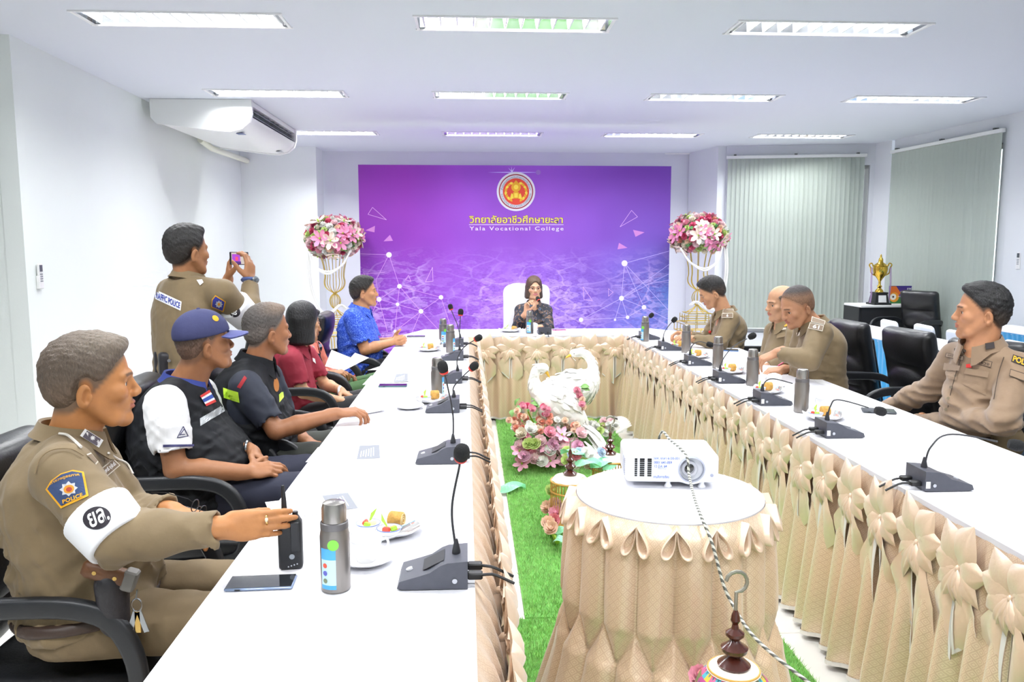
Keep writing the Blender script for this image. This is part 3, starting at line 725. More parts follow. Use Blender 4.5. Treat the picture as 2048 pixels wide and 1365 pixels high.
# ------------------------------------------------------------------ artificial grass
m_turf = M('grass_backing', '#74b65a', 0.95, var=.1, vscale=30)
m_blade = M('grass_blades', '#9fd27c', 0.75, var=.3, vscale=40)
def grass(label, x0, x1, y0, y1, dens, h=.022, seed=0, skew=0):
    t = thing('grass_mat', label, 'grass mat', ((x0+x1)/2, (y0+y1)/2, 0))
    MB().box(((x0+x1)/2, (y0+y1)/2, .005), (x1-x0, y1-y0, .010)).build('backing', m_turf, t, 0)
    rg = np.random.default_rng(seed); n = int((x1-x0)*(y1-y0)*dens); P = np.stack([rg.uniform(x0, x1, n), rg.uniform(y0, y1, n), np.full(n, .009)], 1)
    a = rg.uniform(0, 2*PI, n); w = rg.uniform(.0012, .0022, n); hh = h*rg.uniform(.6, 1.2, n); le = rg.uniform(.1, .9, n)*hh; b = rg.uniform(0, 2*PI, n)
    dx = np.stack([np.cos(a), np.sin(a), 0*a], 1)*w[:, None]; tip = P+np.stack([np.cos(b)*le, np.sin(b)*le, hh], 1)
    V = np.stack([P-dx, P+dx, tip], 1).reshape(-1, 3); o = obj('grass_blades', np_mesh('grass_blades', V, np.arange(3*n).reshape(-1, 3)), m_blade, t, 0); o['kind'] = 'stuff'
grass('green artificial grass mat under the white swans', .22, 1.20, 3.17, 7.2, 24000, seed=1)
grass('green artificial grass mat under the round table', .16, 1.22, 1.2, 3.155, 30000, seed=2)
# ------------------------------------------------------------------ office chairs
m_leather = M('black_leather', '#17181b', 0.36, var=.15, vscale=20, bump=.10, bscale=140, spec=.55)
m_blackp = M('black_plastic', '#202226', 0.42)
m_steel = M('chrome_steel', '#a9adb2', 0.2, metal=1.0)
def rrect(w, h, r, n=4):
    P = []
    for cx, cy, a0 in ((w/2-r, h/2-r, 0), (-w/2+r, h/2-r, 90), (-w/2+r, -h/2+r, 180), (w/2-r, -h/2+r, 270)):
        for k in range(n+1): a = math.radians(a0+90*k/n); P.append((cx+r*math.cos(a), cy+r*math.sin(a)))
    return P
def make_chair():
    t = thing('office_chair', 'x', 'chair')
    f = Field(); f.add(p_box((0, .02, .425), (.25, .245, .055), None, .05), .01).add(p_ell((0, .0, .44), (.235, .22, .055)), .05)
    for x in (-.08, .08): f.sub(p_cone((x, -.2, .515), (x, .25, .505), .012, .012), .012)
    fobj('seat_cushion', f, .011, m_leather, t, 1, world=False)
    MB().box((0, .02, .365), (.44, .44, .025), bev=.008).build('seat_pan', m_blackp, t, world=False)
    f = Field(); tl_ = rotm('X', math.radians(-12))
    c0 = np.array([0, -.275, .735]); f.add(p_box(c0, (.225, .05, .31), tl_, .045), .01)
    f.add(p_ell(c0+tl_@np.array([0, .035, .19]), (.20, .045, .12), tl_), .03).add(p_ell(c0+tl_@np.array([0, .045, -.05]), (.19, .045, .11), tl_), .02).add(p_ell(c0+tl_@np.array([0, .035, -.22]), (.19, .04, .08), tl_), .02)
    for z in (.075, -.155): f.sub(p_cone(c0+tl_@np.array([-.22, .062, z]), c0+tl_@np.array([.22, .062, z]), .012, .012), .015)
    f.sub(p_box(c0+tl_@np.array([0, 0, .385]), (.3, .2, .06), tl_, .02), .05)
    fobj('backrest', f, .011, m_leather, t, 1, world=False)
    MB().box(c0+tl_@np.array([0, -.052, -.05]), (.40, .02, .46), tl_, bev=.008).build('back_shell', m_blackp, t, world=False)
    MB().box((0, -.245, .40), (.12, .10, .02), rotm('X', -.3)).build('back_bracket', m_blackp, t, world=False)
    for s in (-1, 1):
        P = spline([(s*.235, -.30, .65), (s*.275, -.22, .685), (s*.285, -.05, .695), (s*.285, .12, .695), (s*.283, .215, .66), (s*.28, .262, .57), (s*.27, .262, .46), (s*.255, .215, .395), (s*.245, .08, .375), (s*.235, -.08, .37)], 36)
        sc = np.interp(np.linspace(0, 1, 36), [0, .15, .5, .62, 1], [.75, 1.0, 1.0, .9, .7])
        MB().sweep(rrect(.052, .03, .012), P, (s, 0, 0), scale=sc).build('armrest', m_blackp, t, 60, world=False)
    MB().lathe([(.0001, .10), (.028, .10), (.028, .25), (.02, .25), (.02, .36), (.0001, .36)], 14).build('gas_lift', m_blackp, t, world=False)
    for k in range(5):
        a = 2*PI*k/5+.3; d = np.array([math.cos(a), math.sin(a), 0]); q = np.array([-d[1], d[0], 0])
        MB().rings([[d*.02+q*.025*x+np.array([0, 0, .105+.018*z]) for x, z in ((-1, -1), (1, -1), (1, 1), (-1, 1))], [d*.27+q*.016*x+np.array([0, 0, .075+.010*z]) for x, z in ((-1, -1), (1, -1), (1, 1), (-1, 1))]]).build('base_leg', m_blackp, t, world=False)
        for s in (-1, 1): MB().cyl(d*.27+q*s*.006+np.array([0, 0, .027]), d*.27+q*s*.024+np.array([0, 0, .027]), .027, n=14).build('castor', m_blackp, t, world=False)
    return t
CH = make_chair(); _chair_used = [False]
def chair(label, x, y, rz, group, name='office_chair', dz=0.0):
    if not _chair_used[0]:
        _chair_used[0] = True; CH.location = (x, y, dz); CH.rotation_euler = (0, 0, rz); CH['label'] = label; CH['group'] = group; return CH
    o = dup(CH, (x, y, dz), rz, label, group); return o
GL, GR = 'black office chairs along the left table', 'black office chairs along the right table'
R_, L_ = -PI/2, PI/2
# ------------------------------------------------------------------ microphone units
m_mic = M('microphone_grey', '#4b4d57', 0.45, var=.06, vscale=60); m_micd = M('microphone_dark', '#2b2c31', 0.5); m_foam = M('black_foam', '#1d1e20', 0.95, bump=.6, bscale=500)
m_red = M('red_ring', '#d8352c', 0.4); m_cable = M('black_cable', '#17181a', 0.5)
def mic(label, x, y, rz, neck, parent_w=.118, red=True):
    """neck: points relative to the socket, in world axes"""
    t = thing('conference_microphone', label, 'microphone', (x, y, TZ), 0, 'conference microphones')
    R = rotm('Z', rz); O = np.array([x, y, TZ])
    def P(*v): return O+R@np.array(v, float)
    pf = [(-.088, .004), (-.082, .020), (-.035, .033), (-.012, .040), (.012, .056), (.028, .062), (.075, .066), (.075, .0), (-.072, .0)]
    MB().rings([[P(s*parent_w/2, a, b+.002) for a, b in pf] for s in (-1, 1)]).build('base', m_mic, t, 25)
    sp = [(-.030, .0352), (.0, .050), (.02, .0598)]
    MB().grid(np.array([[P(sx*.034, a+(.0 if k else 0), b+.0035) for sx in (-1, 1)] for k, (a, b) in enumerate(sp)])).build('speaker_panel', m_micd, t, 0)
    MB().cyl(P(0, -.062, .026), P(0, -.064, .031), .008, n=12).build('button', M('button_white', '#d9dbe0', .4), t)
    for s in (-1, 1):
        MB().box(P(s*.028, .092, .022), (.024, .036, .016), R, bev=.003).build('plug', m_cable, t)
        P0 = P(s*.028, .108, .022); P1 = P(s*.022, .135, .020); P2 = P(s*.02, .165, .006); P3 = P(s*.02, .185, -.004)
        MB().tube(spline([P0, P1, P2, P3], 8), .0035, 6).build('cable', m_cable, t)
    MB().cyl(P(-parent_w/2-.001, .045, .022), P(-parent_w/2-.003, .045, .022), .006, n=10).build('jack', M('jack_silver', '#b9bcc2', .3, metal=.7), t)
    MB().box(P(-parent_w/2-.001, .066, .024), (.002, .014, .022), R).build('white_tag', m_white, t, 0); MB().cyl(P(parent_w/2+.001, .045, .022), P(parent_w/2+.003, .045, .022), .006, n=10).build('jack', M('jack_silver', '#b9bcc2', .3, metal=.7), t)
    S = P(0, .048, .066); pts = [S]+[S+np.asarray(q, float) for q in neck]
    MB().lathe([(.010, 0), (.010, .006), (.005, .03), (.0035, .035)], 12, S).build('socket', m_micd, t)
    sp_ = spline(pts, 22); g = MB().tube(sp_[:-2], np.linspace(.0032, .0028, 20), 8).build('gooseneck', m_micd, t)
    d = unit(sp_[-1]-sp_[-4]); fr = frame(d)
    w = MB().lathe([(.0001, -.028), (.014, -.026), (.0185, -.014), (.0195, 0), (.017, .012), (.010, .019), (.0001, .021)], 16, sp_[-1], fr).build('windscreen', m_foam, t, 60)
    if red: put(MB().lathe([(.015, -.029), (.0165, -.025), (.0165, -.021), (.015, -.020)], 16, sp_[-1], fr, caps=False).build('red_ring', m_red, None, 60), w)
    return t
# left side: the low end of a unit points to the sitter (-X)
LEFT = [(-.085, 1.83, [(-.01, .02, .10), (.008, .03, .20), (.015, .0, .245)], 'in front of the officer with the radio'),
        (-.115, 2.90, [(0, .02, .1), (-.02, .0, .22), (-.035, -.02, .29)], 'beside the second printed sheet'),
        (-.13, 3.80, [(.0, .0, .05), (.05, -.02, .11), (.10, -.05, .16)], 'beside the white teacup on the left table'),
        (-.125, 4.62, [(0, 0, .07), (.04, 0, .14), (.125, -.05, .20)], 'behind the teacup, with its neck bent right'),
        (-.125, 5.55, [(0, 0, .1), (.005, 0, .2), (.01, 0, .27)], 'beside the pair of flasks, its neck straight up'),
        (-.13, 6.30, [(-.02, 0, .1), (-.06, 0, .2), (-.075, 0, .25)], 'farthest along the left table')]
for x, y, nk, w in LEFT: mic('grey desk microphone on the left table, '+w, x, y, -PI/2, nk)
RIGHT = [(1.555, 2.45, [(.02, 0, .07), (.09, 0, .11), (.27, -.06, .085)], 'nearest the viewer', True),
         (1.555, 3.17, [(.012, 0, .06), (.05, 0, .085), (.215, -.03, .04)], 'with its neck bent over a printed sheet', True),
         (1.53, 3.85, [(.012, 0, .045), (.06, 0, .06), (.17, -.06, .035)], 'fronting the flask of the third place', True),
         (1.52, 4.50, [(.01, 0, .06), (.08, .02, .14), (.20, .04, .20)], 'reaching up to the bald officer', True),
         (1.53, 5.18, [(.01, 0, .06), (.06, 0, .09), (.13, -.02, .07)], 'with its head drooping by a flask', True),
         (1.535, 5.95, [(.005, 0, .06), (.04, 0, .12), (.08, -.02, .17)], 'in front of the officer numbered 6', True),
         (1.535, 6.66, [(.005, 0, .06), (.03, 0, .10), (.07, 0, .14)], 'farthest along the right table', True)]
for x, y, nk, w, rd in RIGHT: mic('grey desk microphone on the right table, '+w, x-.02, y+.04, PI/2, nk, red=False)
mic('grey desk microphone in front of the woman at the head table', .665, 7.16, PI, [(.0, .05, .10), (-.03, .13, .20), (-.05, .17, .245)])
# ------------------------------------------------------------------ flasks
m_flask = M('flask_steel', '#8f8a86', 0.32, metal=.75); m_flaskc = M('flask_cap', '#a5a19d', 0.25, metal=.85); m_ring = M('flask_ring', '#6f6d6e', .4, metal=.5)
def make_flask():
    t = thing('steel_flask', 'x', 'flask', group='steel flasks on the tables')
    MB().lathe([(.0001, 0), (.031, 0), (.034, .004), (.034, .13), (.031, .148), (.0001, .148)], 28).build('body', m_flask, t, world=False)
    MB().lathe([(.0295, .146), (.032, .148), (.032, .162), (.0295, .164)], 28, caps=False).build('ring', m_ring, t, world=False)
    MB().lathe([(.0285, .160), (.0285, .195), (.025, .207), (.018, .210), (.0001, .210)], 28).build('cap', m_flaskc, t, world=False)
    a = np.linspace(-.5, .6, 9); st = np.array([[(.0346*math.sin(q), -.0346*math.cos(q), z) for z in (.012, .06, .108)] for q in a])
    s = MB().grid(st[:, :]).build('sticker', M('sticker_pale_blue', '#bfe0f2', .5), t, 60, world=False)
    st2 = np.array([[(.0349*math.sin(q), -.0349*math.cos(q), z) for z in (.082, .108)] for q in a]); MB().grid(st2).build('sticker_band', M('sticker_blue', '#4fa9e2', .5), s, 60, world=False)
    st3 = np.array([[(.0349*math.sin(q), -.0349*math.cos(q), z) for z in (.012, .022)] for q in a]); MB().grid(st3).build('sticker_band', M('sticker_blue', '#4fa9e2', .5), s, 60, world=False)
    for k, c in enumerate(('#e0553a', '#5b5fb8', '#7d8a6a')):
        q = -.15; z = .068-k*.018; u = np.array([math.cos(q), math.sin(q), 0]); o = np.array([.0349*math.sin(q), -.0352*math.cos(q), z])
        MB().poly([o+u*.006*math.cos(b)+np.array([0, 0, .006*math.sin(b)]) for b in np.linspace(0, 2*PI, 10, endpoint=False)]).build('sticker_mark', M('sticker_mark_%d' % k, c, .5), s, 0, world=False)
    q = .45; o = np.array([.0352*math.sin(q), -.0352*math.cos(q), .117]); u = np.array([math.cos(q), math.sin(q), 0])
    MB().poly([o+u*.013*math.cos(b)+np.array([0, 0, .013*math.sin(b)]) for b in np.linspace(0, 2*PI, 16, endpoint=False)]).build('round_sticker', M('sticker_green', '#7fcf4a', .5), t, 0, world=False)
    return t
FL = make_flask()
flasks = [(-.315, 1.793, .5, 'large in the foreground beside the black phone'), (-.175, 4.16, 2.2, 'behind the white teacup on the left table'), (-.15, 5.93, 2, 'front one of the far pair on the left table'), (-.22, 6.42, 1, 'rear one of the far pair on the left table'),
          (.535, 7.19, 0.5, 'in front of the woman'), (1.45, 6.55, -.3, 'farthest on the right table'), (1.60, 5.83, 3, 'in front of the officer numbered 6'), (1.60, 5.06, 3, 'second beyond the bald officer'), (1.60, 4.42, 3, 'in front of the bald officer'), (1.575, 3.68, 3, 'nearest the viewer on the right table')]
for i, (x, y, a, w) in enumerate(flasks):
    o = FL if i == 0 else dup(FL, (0, 0, 0)); o.location = (x, y, TZ); o.rotation_euler = (0, 0, a-.9); o['label'] = 'grey steel flask with screw cap, '+w
# ------------------------------------------------------------------ plates, snacks, cups
m_china = M('white_china', '#f1f1f2', 0.15, coat=.3)
def make_plate():
    mb = MB(); n = 60; rg = []
    A = np.linspace(0, 2*PI, n, endpoint=False)
    for r, z, sc in ((.0001, .004, 0), (.05, .004, 0), (.075, .012, .3), (.098, .026, 1), (.100, .029, 1), (.098, .0285, 1), (.074, .015, .3), (.05, .007, 0), (.0001, .007, 0)):
        q = r*(1+.045*sc*np.cos(9*A)); rg.append(np.stack([q*np.cos(A)*1.12, q*np.sin(A)*.9, z+.006*sc*np.cos(9*A)], 1))
    mb.rings(rg); return mb.build('snack_plate', m_china, None, 60)
PLM = make_plate(); tag(PLM, 'x', 'plate', 'scalloped snack plates')
def roll_mesh():
    me = MB().lathe([(.0001, -.02), (.020, -.02), (.0225, -.017), (.0225, .017), (.020, .02), (.0001, .02)], 20, (0, 0, 0), rotm('X', PI/2)); return me
m_cake = M('roll_cake', '#c99a4e', .8, var=.2, vscale=60, bump=.3, bscale=200); m_cream = M('roll_cream', '#f0dca8', .7); m_wrap = M('clear_wrap', '#e9eef2', .12, trans=.75, spec=.8); m_apple = M('apple_flesh', '#f2e3b5', .5); m_skin_red = M('fruit_red', '#cf4a35', .4); m_leafg = M('lettuce_green', '#9fce3f', .6)
def make_roll():
    t = thing('roll_cake', 'x', 'cake', group='slices of roll cake')
    roll_mesh().build('sponge', m_cake, t, 50, world=False)
    sp = []; 
    for k in range(40): a = k*.42; r = .004+.0004*k; sp.append((r*math.cos(a), -.0205, r*math.sin(a)))
    MB().tube(sp, .0012, 5).build('cream', m_cream, t, world=False); return t
def make_bowl():
    t = thing('fruit_bowl', 'x', 'bowl', group='small bowls of fruit')
    MB().lathe([(.0001, .002), (.018, .002), (.030, .016), (.034, .026), (.0325, .026), (.028, .016), (.017, .006), (.0001, .005)], 28).build('bowl', m_china, t, 60, world=False)
    MB().lathe([(.0338, .0245), (.0345, .0265), (.0325, .0268)], 28, caps=False).build('blue_rim', M('china_blue', '#5f77b8', .3), t, 60, world=False)
    for k in range(3): MB().box((.012*math.cos(2.1*k), .012*math.sin(2.1*k), .024), (.022, .012, .016), rotm('Z', k)@rotm('X', .5), bev=.004).build('fruit_slice', [m_apple, m_skin_red, m_leafg][k], t, world=False)
    MB().poly([(0, 0, .02), (.02, .008, .045), (.028, .012, .06), (.012, .018, .045)], .001).build('lettuce', m_leafg, t, world=False); return t
def make_wrap():
    t = thing('wrapped_snack', 'x', 'snack', group='wrapped snacks on the plates')
    n = 9; V = np.array([[(-.055+.11*i/8, (-.5+j/4)*.034*(1.25 if i in (0, 8) else 1), .008*math.sin(PI*j/4)*math.sin(PI*i/8)+.001*((i+j) % 2)) for j in range(5)] for i in range(n)])
    MB().grid(V).build('wrapper', m_wrap, t, 0, world=False); MB().box((-.005, 0, .004), (.07, .014, .003), bev=.001).build('paper_label', M('snack_red', '#d97f6e', .5), t, world=False); MB().box((.012, .004, .0065), (.05, .009, .002)).build('paper_strip', M('snack_blue', '#9cc9e8', .5), t, 0, world=False); return t
ROLL, BOWL, WRAP = make_roll(), make_bowl(), make_wrap()
plates = [(-.235, 2.14, .35, 'the front left place'), (-.19, 4.02, .9, 'the middle of the left table'), (-.31, 6.02, .9, 'the far end of the left table'), (.37, 7.33, 0, 'the head table'), (1.62, 3.52, .6, 'the nearest right place'), (1.60, 4.18, .6, 'the bald officer\'s place'), (1.63, 4.86, .7, 'the place beyond the bald officer'), (1.61, 5.55, .7, 'the fourth right place'), (1.62, 6.08, .7, 'the place of the officer numbered 6')]
for i, (x, y, a, w) in enumerate(plates):
    p = PLM if i == 0 else PLM.copy()
    if i: COL.objects.link(p)
    p.location = (x, y, TZ); p.rotation_euler = (0, 0, a); p['label'] = 'white scalloped snack plate at '+w
    R = rotm('Z', a)
    def at(u, v, z): return tuple(np.array([x, y, TZ+z])+R@np.array([u, v, 0]))
    r = ROLL if i == 0 else dup(ROLL, (0, 0, 0)); r.location = at(.035, .022, .031); r.rotation_euler = (0, 0, a+.9); r['label'] = 'slice of brown roll cake on the plate at '+w
    b = BOWL if i == 0 else dup(BOWL, (0, 0, 0)); b.location = at(-.045, .02, .0075); b.rotation_euler = (0, 0, a); b['label'] = 'small blue-rimmed fruit bowl on the plate at '+w
    k = WRAP if i == 0 else dup(WRAP, (0, 0, 0)); k.location = at(.045, -.035, .024); k.rotation_euler = (0, -.12, a+.5); k['label'] = 'clear-wrapped snack on the plate at '+w
    if i == 0: b2 = dup(BOWL, at(-.002, -.042, .0075), 2.0, 'small blue-rimmed bowl of dark jelly, front of two on the nearest left plate')
def make_cup():
    t = thing('teacup', 'x', 'cup', group='white teacups')
    MB().lathe([(.0001, 0), (.022, 0), (.024, .004), (.036, .028), (.041, .055), (.0395, .055), (.034, .028), (.020, .006), (.0001, .005)], 32).build('bowl', m_china, t, 60, world=False)
    MB().tube(spline([(.037, 0, .044), (.056, 0, .046), (.058, 0, .026), (.033, 0, .018)], 12), .0035, 8).build('handle', m_china, t, 60, world=False)
    MB().lathe([(.0001, .052), (.037, .052), (.042, .056), (.042, .058), (.034, .068), (.010, .076), (.0001, .077)], 32).build('lid', m_china, t, 60, world=False); return t
CUP = make_cup()
SAU = MB().lathe([(.0001, .002), (.03, .002), (.06, .010), (.072, .018), (.071, .020), (.058, .013), (.03, .006), (.0001, .006)], 36).build('saucer', m_china, None, 60); tag(SAU, 'x', 'saucer', 'white saucers')
cups = [(-.265, 1.945, 0.5, 'behind the foreground flask', 1), (-.30, 3.86, .1, 'on the left table with a handle to the right', 1), (-.275, 6.2, .2, 'in front of the man in blue', 0), (1.70, 4.35, 2, 'by the bald officer', 1), (1.70, 3.70, 2, 'by the nearest right plate', 1), (.59, 7.44, 1, 'behind the flask on the head table', 0)]
for i, (x, y, a, w, sc) in enumerate(cups):
    c = CUP if i == 0 else dup(CUP, (0, 0, 0)); c.location = (x, y, TZ+(.0055 if sc else 0)); c.rotation_euler = (0, 0, a); c['label'] = 'white china teacup '+w
    if sc:
        s = SAU if i == 0 else SAU.copy()
        if i: COL.objects.link(s)
        s.location = (x, y, TZ); s['label'] = 'white saucer under the teacup '+w
# ------------------------------------------------------------------ printed sheets, phones
m_paper = M('white_paper', '#f7f7f8', .85); m_print = M('print_grey', '#8b8e96', .8); m_printl = M('print_light', '#c9cbd0', .8)
def sheet(label, q, curl=0.0, head=True, side=0):
    """q: four pixel corners on the table (near-left, near-right, far-right, far-left)"""
    C4 = [az(px, py, TZ+.0015) for px, py in q]; t = thing('printed_sheet', label, 'paper', C4[0], 0, 'printed sheets')
    def S(u, v, z=0): p = bil(C4, u, v); p[2] += z+curl*(u if side == 0 else v)**2; return p
    V = np.array([[S(u, v) for v in np.linspace(0, 1, 6)] for u in np.linspace(0, 1, 9)]); MB().grid(V).build('sheet', m_paper, t, 0)
    V = np.array([[S(u, v, .0012) for v in np.linspace(.03, .97, 5)] for u in np.linspace(.66, .97, 6)])
    if head: MB().grid(V).build('printed_header', m_print, t, 0)
    for v0, v1, u0, u1 in ((.08, .095, .06, .64), (.9, .915, .06, .64), (.08, .915, .06, .07), (.08, .915, .63, .64)):
        MB().grid(np.array([[S(u, v, .0012) for v in (v0, v1)] for u in np.linspace(u0, u1, 6)])).build('printed_rule', m_printl, t, 0)
    if head:
        for k in range(6):
            MB().grid(np.array([[S(.70+.035*k+du, v, .0018) for v in np.linspace(.15+.05*(k % 2), .55+.05*k, 4)] for du in (0, .012)])).build('printed_line', m_paper, t, 0)
    return t
sheet('printed sheet with grey header beside the officer\'s radio', [(545, 1040), (722, 1018), (700, 985), (530, 1005)])
sheet('printed sheet with grey header by the man in the cap', [(611, 925), (765, 918), (762, 890), (636, 895)])
sheet('printed sheet with grey header in front of the woman in red', [(725, 770), (818, 764), (818, 748), (742, 752)], .004)
sheet('printed sheet in front of the bald officer', [(1590, 752), (1664, 775), (1636, 752), (1560, 735)], head=False)
sheet('printed sheet in front of the empty chair', [(1664, 805), (1730, 826), (1790, 815), (1712, 797)], head=False)
sheet('printed sheet lying near the man in blue', [(735, 741), (812, 739), (812, 732), (760, 733)], head=False)
m_ph = M('phone_glass', '#24272c', .08, coat=.6); m_phs = M('phone_silver', '#8fa0bd', .25, metal=.6)
def phone(label, c, L, Wd, rz, edge=None, z=TZ):
    t = thing('smartphone', label, 'phone', (c[0], c[1], z), rz, 'smartphones')
    MB().box((0, 0, .0042), (L, Wd, .0084), bev=.0035).build('body', edge or m_phs, t, 60, world=False)
    MB().box((0, 0, .0087), (L-.006, Wd-.006, .0008)).build('screen', m_ph, t, 0, world=False)
    MB().box((-L*.3, -Wd/2-.0003, .0045), (.012, .001, .003)).build('port', m_dark, t, 0, world=False); return t
pc = az(523, 1170, TZ); phone('black phone with a silver edge lying in the foreground', pc, .155, .074, .04)
pc = az(786, 773, TZ); phone('dark phone with a blue-green edge by the printed sheet of the woman in red', pc, .16, .075, .02, M('phone_teal', '#4a6a75', .4))
pc = az(832, 674, TZ); phone('dark phone in front of the man in blue', pc, .16, .075, .0, M('phone_slate', '#50555c', .4))
pc = az(1757, 825, TZ); phone('dark phone on the sheet before the right-hand officer', pc, .15, .085, -.35, M('phone_slate', '#50555c', .4), TZ+.003)
pc = az(1455, 702, TZ); phone('blue-cased phone beside the officer numbered 6', pc, .16, .08, -.3, M('phone_blue', '#4d78b0', .4))
pc = az(1118, 661, TZ); phone('dark phone with a pink edge beside the woman at the head table', pc, .13, .065, .1, M('phone_pink', '#d0689a', .4))
# ------------------------------------------------------------------ walkie-talkie (stands upright in the officer's grip)
wb = az(583, 1136, TZ); m_radio = M('radio_black', '#1b1c1f', .45, bump=.05, bscale=300)
rd = thing('walkie_talkie', 'black walkie-talkie standing on the table in the officer\'s hand', 'radio', wb, 0)
RW = rotm('Z', .12); 
def wp(x, y, z): return np.array(wb)+RW@np.array([x, y, z])
f = Field(); f.add(p_box(wp(0, 0, .062), (.029, .018, .061), RW, .008), .002).add(p_box(wp(-.002, 0, .115), (.025, .015, .018), RW, .006), .006)
fobj('body', f, .003, m_radio, rd, 1)
MB().tube([wp(-.012, 0, .128), wp(-.0125, 0, .142), wp(-.013, 0, .175), wp(-.014, 0, .205), wp(-.014, 0, .21)], [.008, .0075, .006, .0042, .0032], 10).build('antenna', m_radio, rd)
MB().box(wp(.012, -.021, .085), (.020, .006, .075), RW, bev=.002).build('belt_clip', m_blackp, rd)
MB().cyl(wp(.013, 0, .132), wp(.013, 0, .143), .007, n=14).build('knob', m_blackp, rd)
for k in range(4): MB().cyl(wp(-.005+k*.007, -.0185, .010+.002*k), wp(-.005+k*.007, -.0195, .010+.002*k), .0018, n=8).build('contact', M('contact_metal', '#c9ccd1', .3, metal=.8), rd)
MB().lathe([(.004, 0), (.0065, 0), (.0065, .001), (.004, .001)], 16, wp(.004, -.0185, .035), RW@rotm('X', PI/2)).build('emblem', M('emblem_grey', '#9aa0a8', .4), rd)
# ------------------------------------------------------------------ printed backdrop
BY = 9.2; bl = ay(716, 331, BY); br = ay(1343, 331, BY); BX0, BX1, BZ1 = bl[0], br[0], (bl[2]+br[2])/2; BW = BX1-BX0; BCX = (BX0+BX1)/2
bd = thing('printed_backdrop', 'large purple printed backdrop with a round red emblem and gold lettering', 'backdrop', (BCX, BY, 0))
m_bd = M('backdrop_print', '#9a55d6', .62); N, L, b = nodes_of(m_bd)
tc = N.new('ShaderNodeTexCoord'); sx = N.new('ShaderNodeSeparateXYZ'); L.new(tc.outputs['Object'], sx.inputs[0])
def _n(t, **k):
    n = N.new(t)
    for a, v in k.items(): setattr(n, a, v)
    return n
def _mr(src, a, b_, c=0, d=1):
    n = N.new('ShaderNodeMapRange'); L.new(src, n.inputs[0]); n.inputs[1].default_value = a; n.inputs[2].default_value = b_; n.inputs[3].default_value = c; n.inputs[4].default_value = d; return n.outputs[0]
def _ramp(src, stops):
    n = N.new('ShaderNodeValToRGB'); L.new(src, n.inputs[0]); e = n.color_ramp.elements
    while len(e) < len(stops): e.new(0.5)
    for q, (p, c) in zip(e, stops): q.position = p; q.color = lin(c)
    return n.outputs[0]
def _mix(f, a, b_, mode='MIX'):
    n = N.new('ShaderNodeMix'); n.data_type = 'RGBA'; n.blend_type = mode
    if isinstance(f, (int, float)): n.inputs[0].default_value = f
    else: L.new(f, n.inputs[0])
    for i, q in ((6, a), (7, b_)):
        if isinstance(q, str): n.inputs[i].default_value = lin(q)
        else: L.new(q, n.inputs[i])
    return n.outputs[2]
fx = _mr(sx.outputs[0], BX0, BX1); fz = _mr(sx.outputs[2], 0.4, BZ1)
topc = _ramp(fx, [(0, '#8e2fb0'), (.15, '#9b33bb'), (.35, '#9a48cf'), (.6, '#9850d2'), (1, '#7443b8')])
lowc = _ramp(fx, [(0, '#8c3cc8'), (.25, '#a35be0'), (.5, '#b07cf0'), (.75, '#8f78e6'), (1, '#5f86de')])
tz = _ramp(fz, [(0, '#ffffff'), (.25, '#ffffff'), (.6, '#7a7a7a'), (.95, '#000000')])
colr = _mix(tz, topc, lowc)
ns = _n('ShaderNodeTexNoise'); ns.inputs['Scale'].default_value = 1.1; L.new(tc.outputs['Object'], ns.inputs['Vector'])
colr = _mix(_mr(ns.outputs[0], .35, .7, 0, .35), colr, '#6b2aa0')
vo = _n('ShaderNodeTexVoronoi'); vo.inputs['Scale'].default_value = 2.4; vo.feature = 'DISTANCE_TO_EDGE'; mpn = _n('ShaderNodeMapping'); mpn.inputs['Scale'].default_value = (1, 1, 2.2); L.new(tc.outputs['Object'], mpn.inputs['Vector']); nd = _n('ShaderNodeTexNoise'); nd.inputs['Scale'].default_value = 3; L.new(mpn.outputs[0], nd.inputs['Vector']); ad = _n('ShaderNodeVectorMath'); ad.operation = 'MULTIPLY_ADD'; ad.inputs[1].default_value = (.16, .16, .16); L.new(nd.outputs['Color'], ad.inputs[0]); L.new(mpn.outputs[0], ad.inputs[2]); L.new(ad.outputs[0], vo.inputs['Vector'])
vo2 = _n('ShaderNodeTexVoronoi'); vo2.inputs['Scale'].default_value = 9.0; vo2.distance = 'CHEBYCHEV'; mp2 = _n('ShaderNodeMapping'); mp2.inputs['Rotation'].default_value = (0, .5, 0); L.new(mpn.outputs[0], mp2.inputs['Vector']); L.new(mp2.outputs[0], vo2.inputs['Vector']); sc2 = _n('ShaderNodeSeparateColor'); L.new(vo2.outputs['Color'], sc2.inputs[0])
tn = _n('ShaderNodeTexNoise'); tn.inputs['Scale'].default_value = 26; tn.inputs['Detail'].default_value = 3; L.new(mpn.outputs[0], tn.inputs['Vector'])
mask = _n('ShaderNodeMath'); mask.operation = 'MULTIPLY'; L.new(_mr(sx.outputs[2], 1.05, 1.55, 1, 0), mask.inputs[0]); n3 = _n('ShaderNodeTexNoise'); n3.inputs['Scale'].default_value = 1.6; L.new(tc.outputs['Object'], n3.inputs['Vector']); L.new(_mr(n3.outputs[0], .32, .55, .25, 1), mask.inputs[1])
def _mul(a, k):
    n = N.new('ShaderNodeMath'); n.operation = 'MULTIPLY'; L.new(a, n.inputs[0])
    if isinstance(k, (int, float)): n.inputs[1].default_value = k
    else: L.new(k, n.inputs[1])
    return n.outputs[0]
colr = _mix(_mul(_mr(vo.outputs['Distance'], .015, .035, .42, 0), mask.outputs[0]), colr, '#e6c8ff')
colr = _mix(_mul(_mr(sc2.outputs[0], .62, .68, 0, .34), mask.outputs[0]), colr, '#e0bffa'); colr = _mix(_mul(_mr(sc2.outputs[0], .36, .30, 0, .22), mask.outputs[0]), colr, '#6a2fb4')
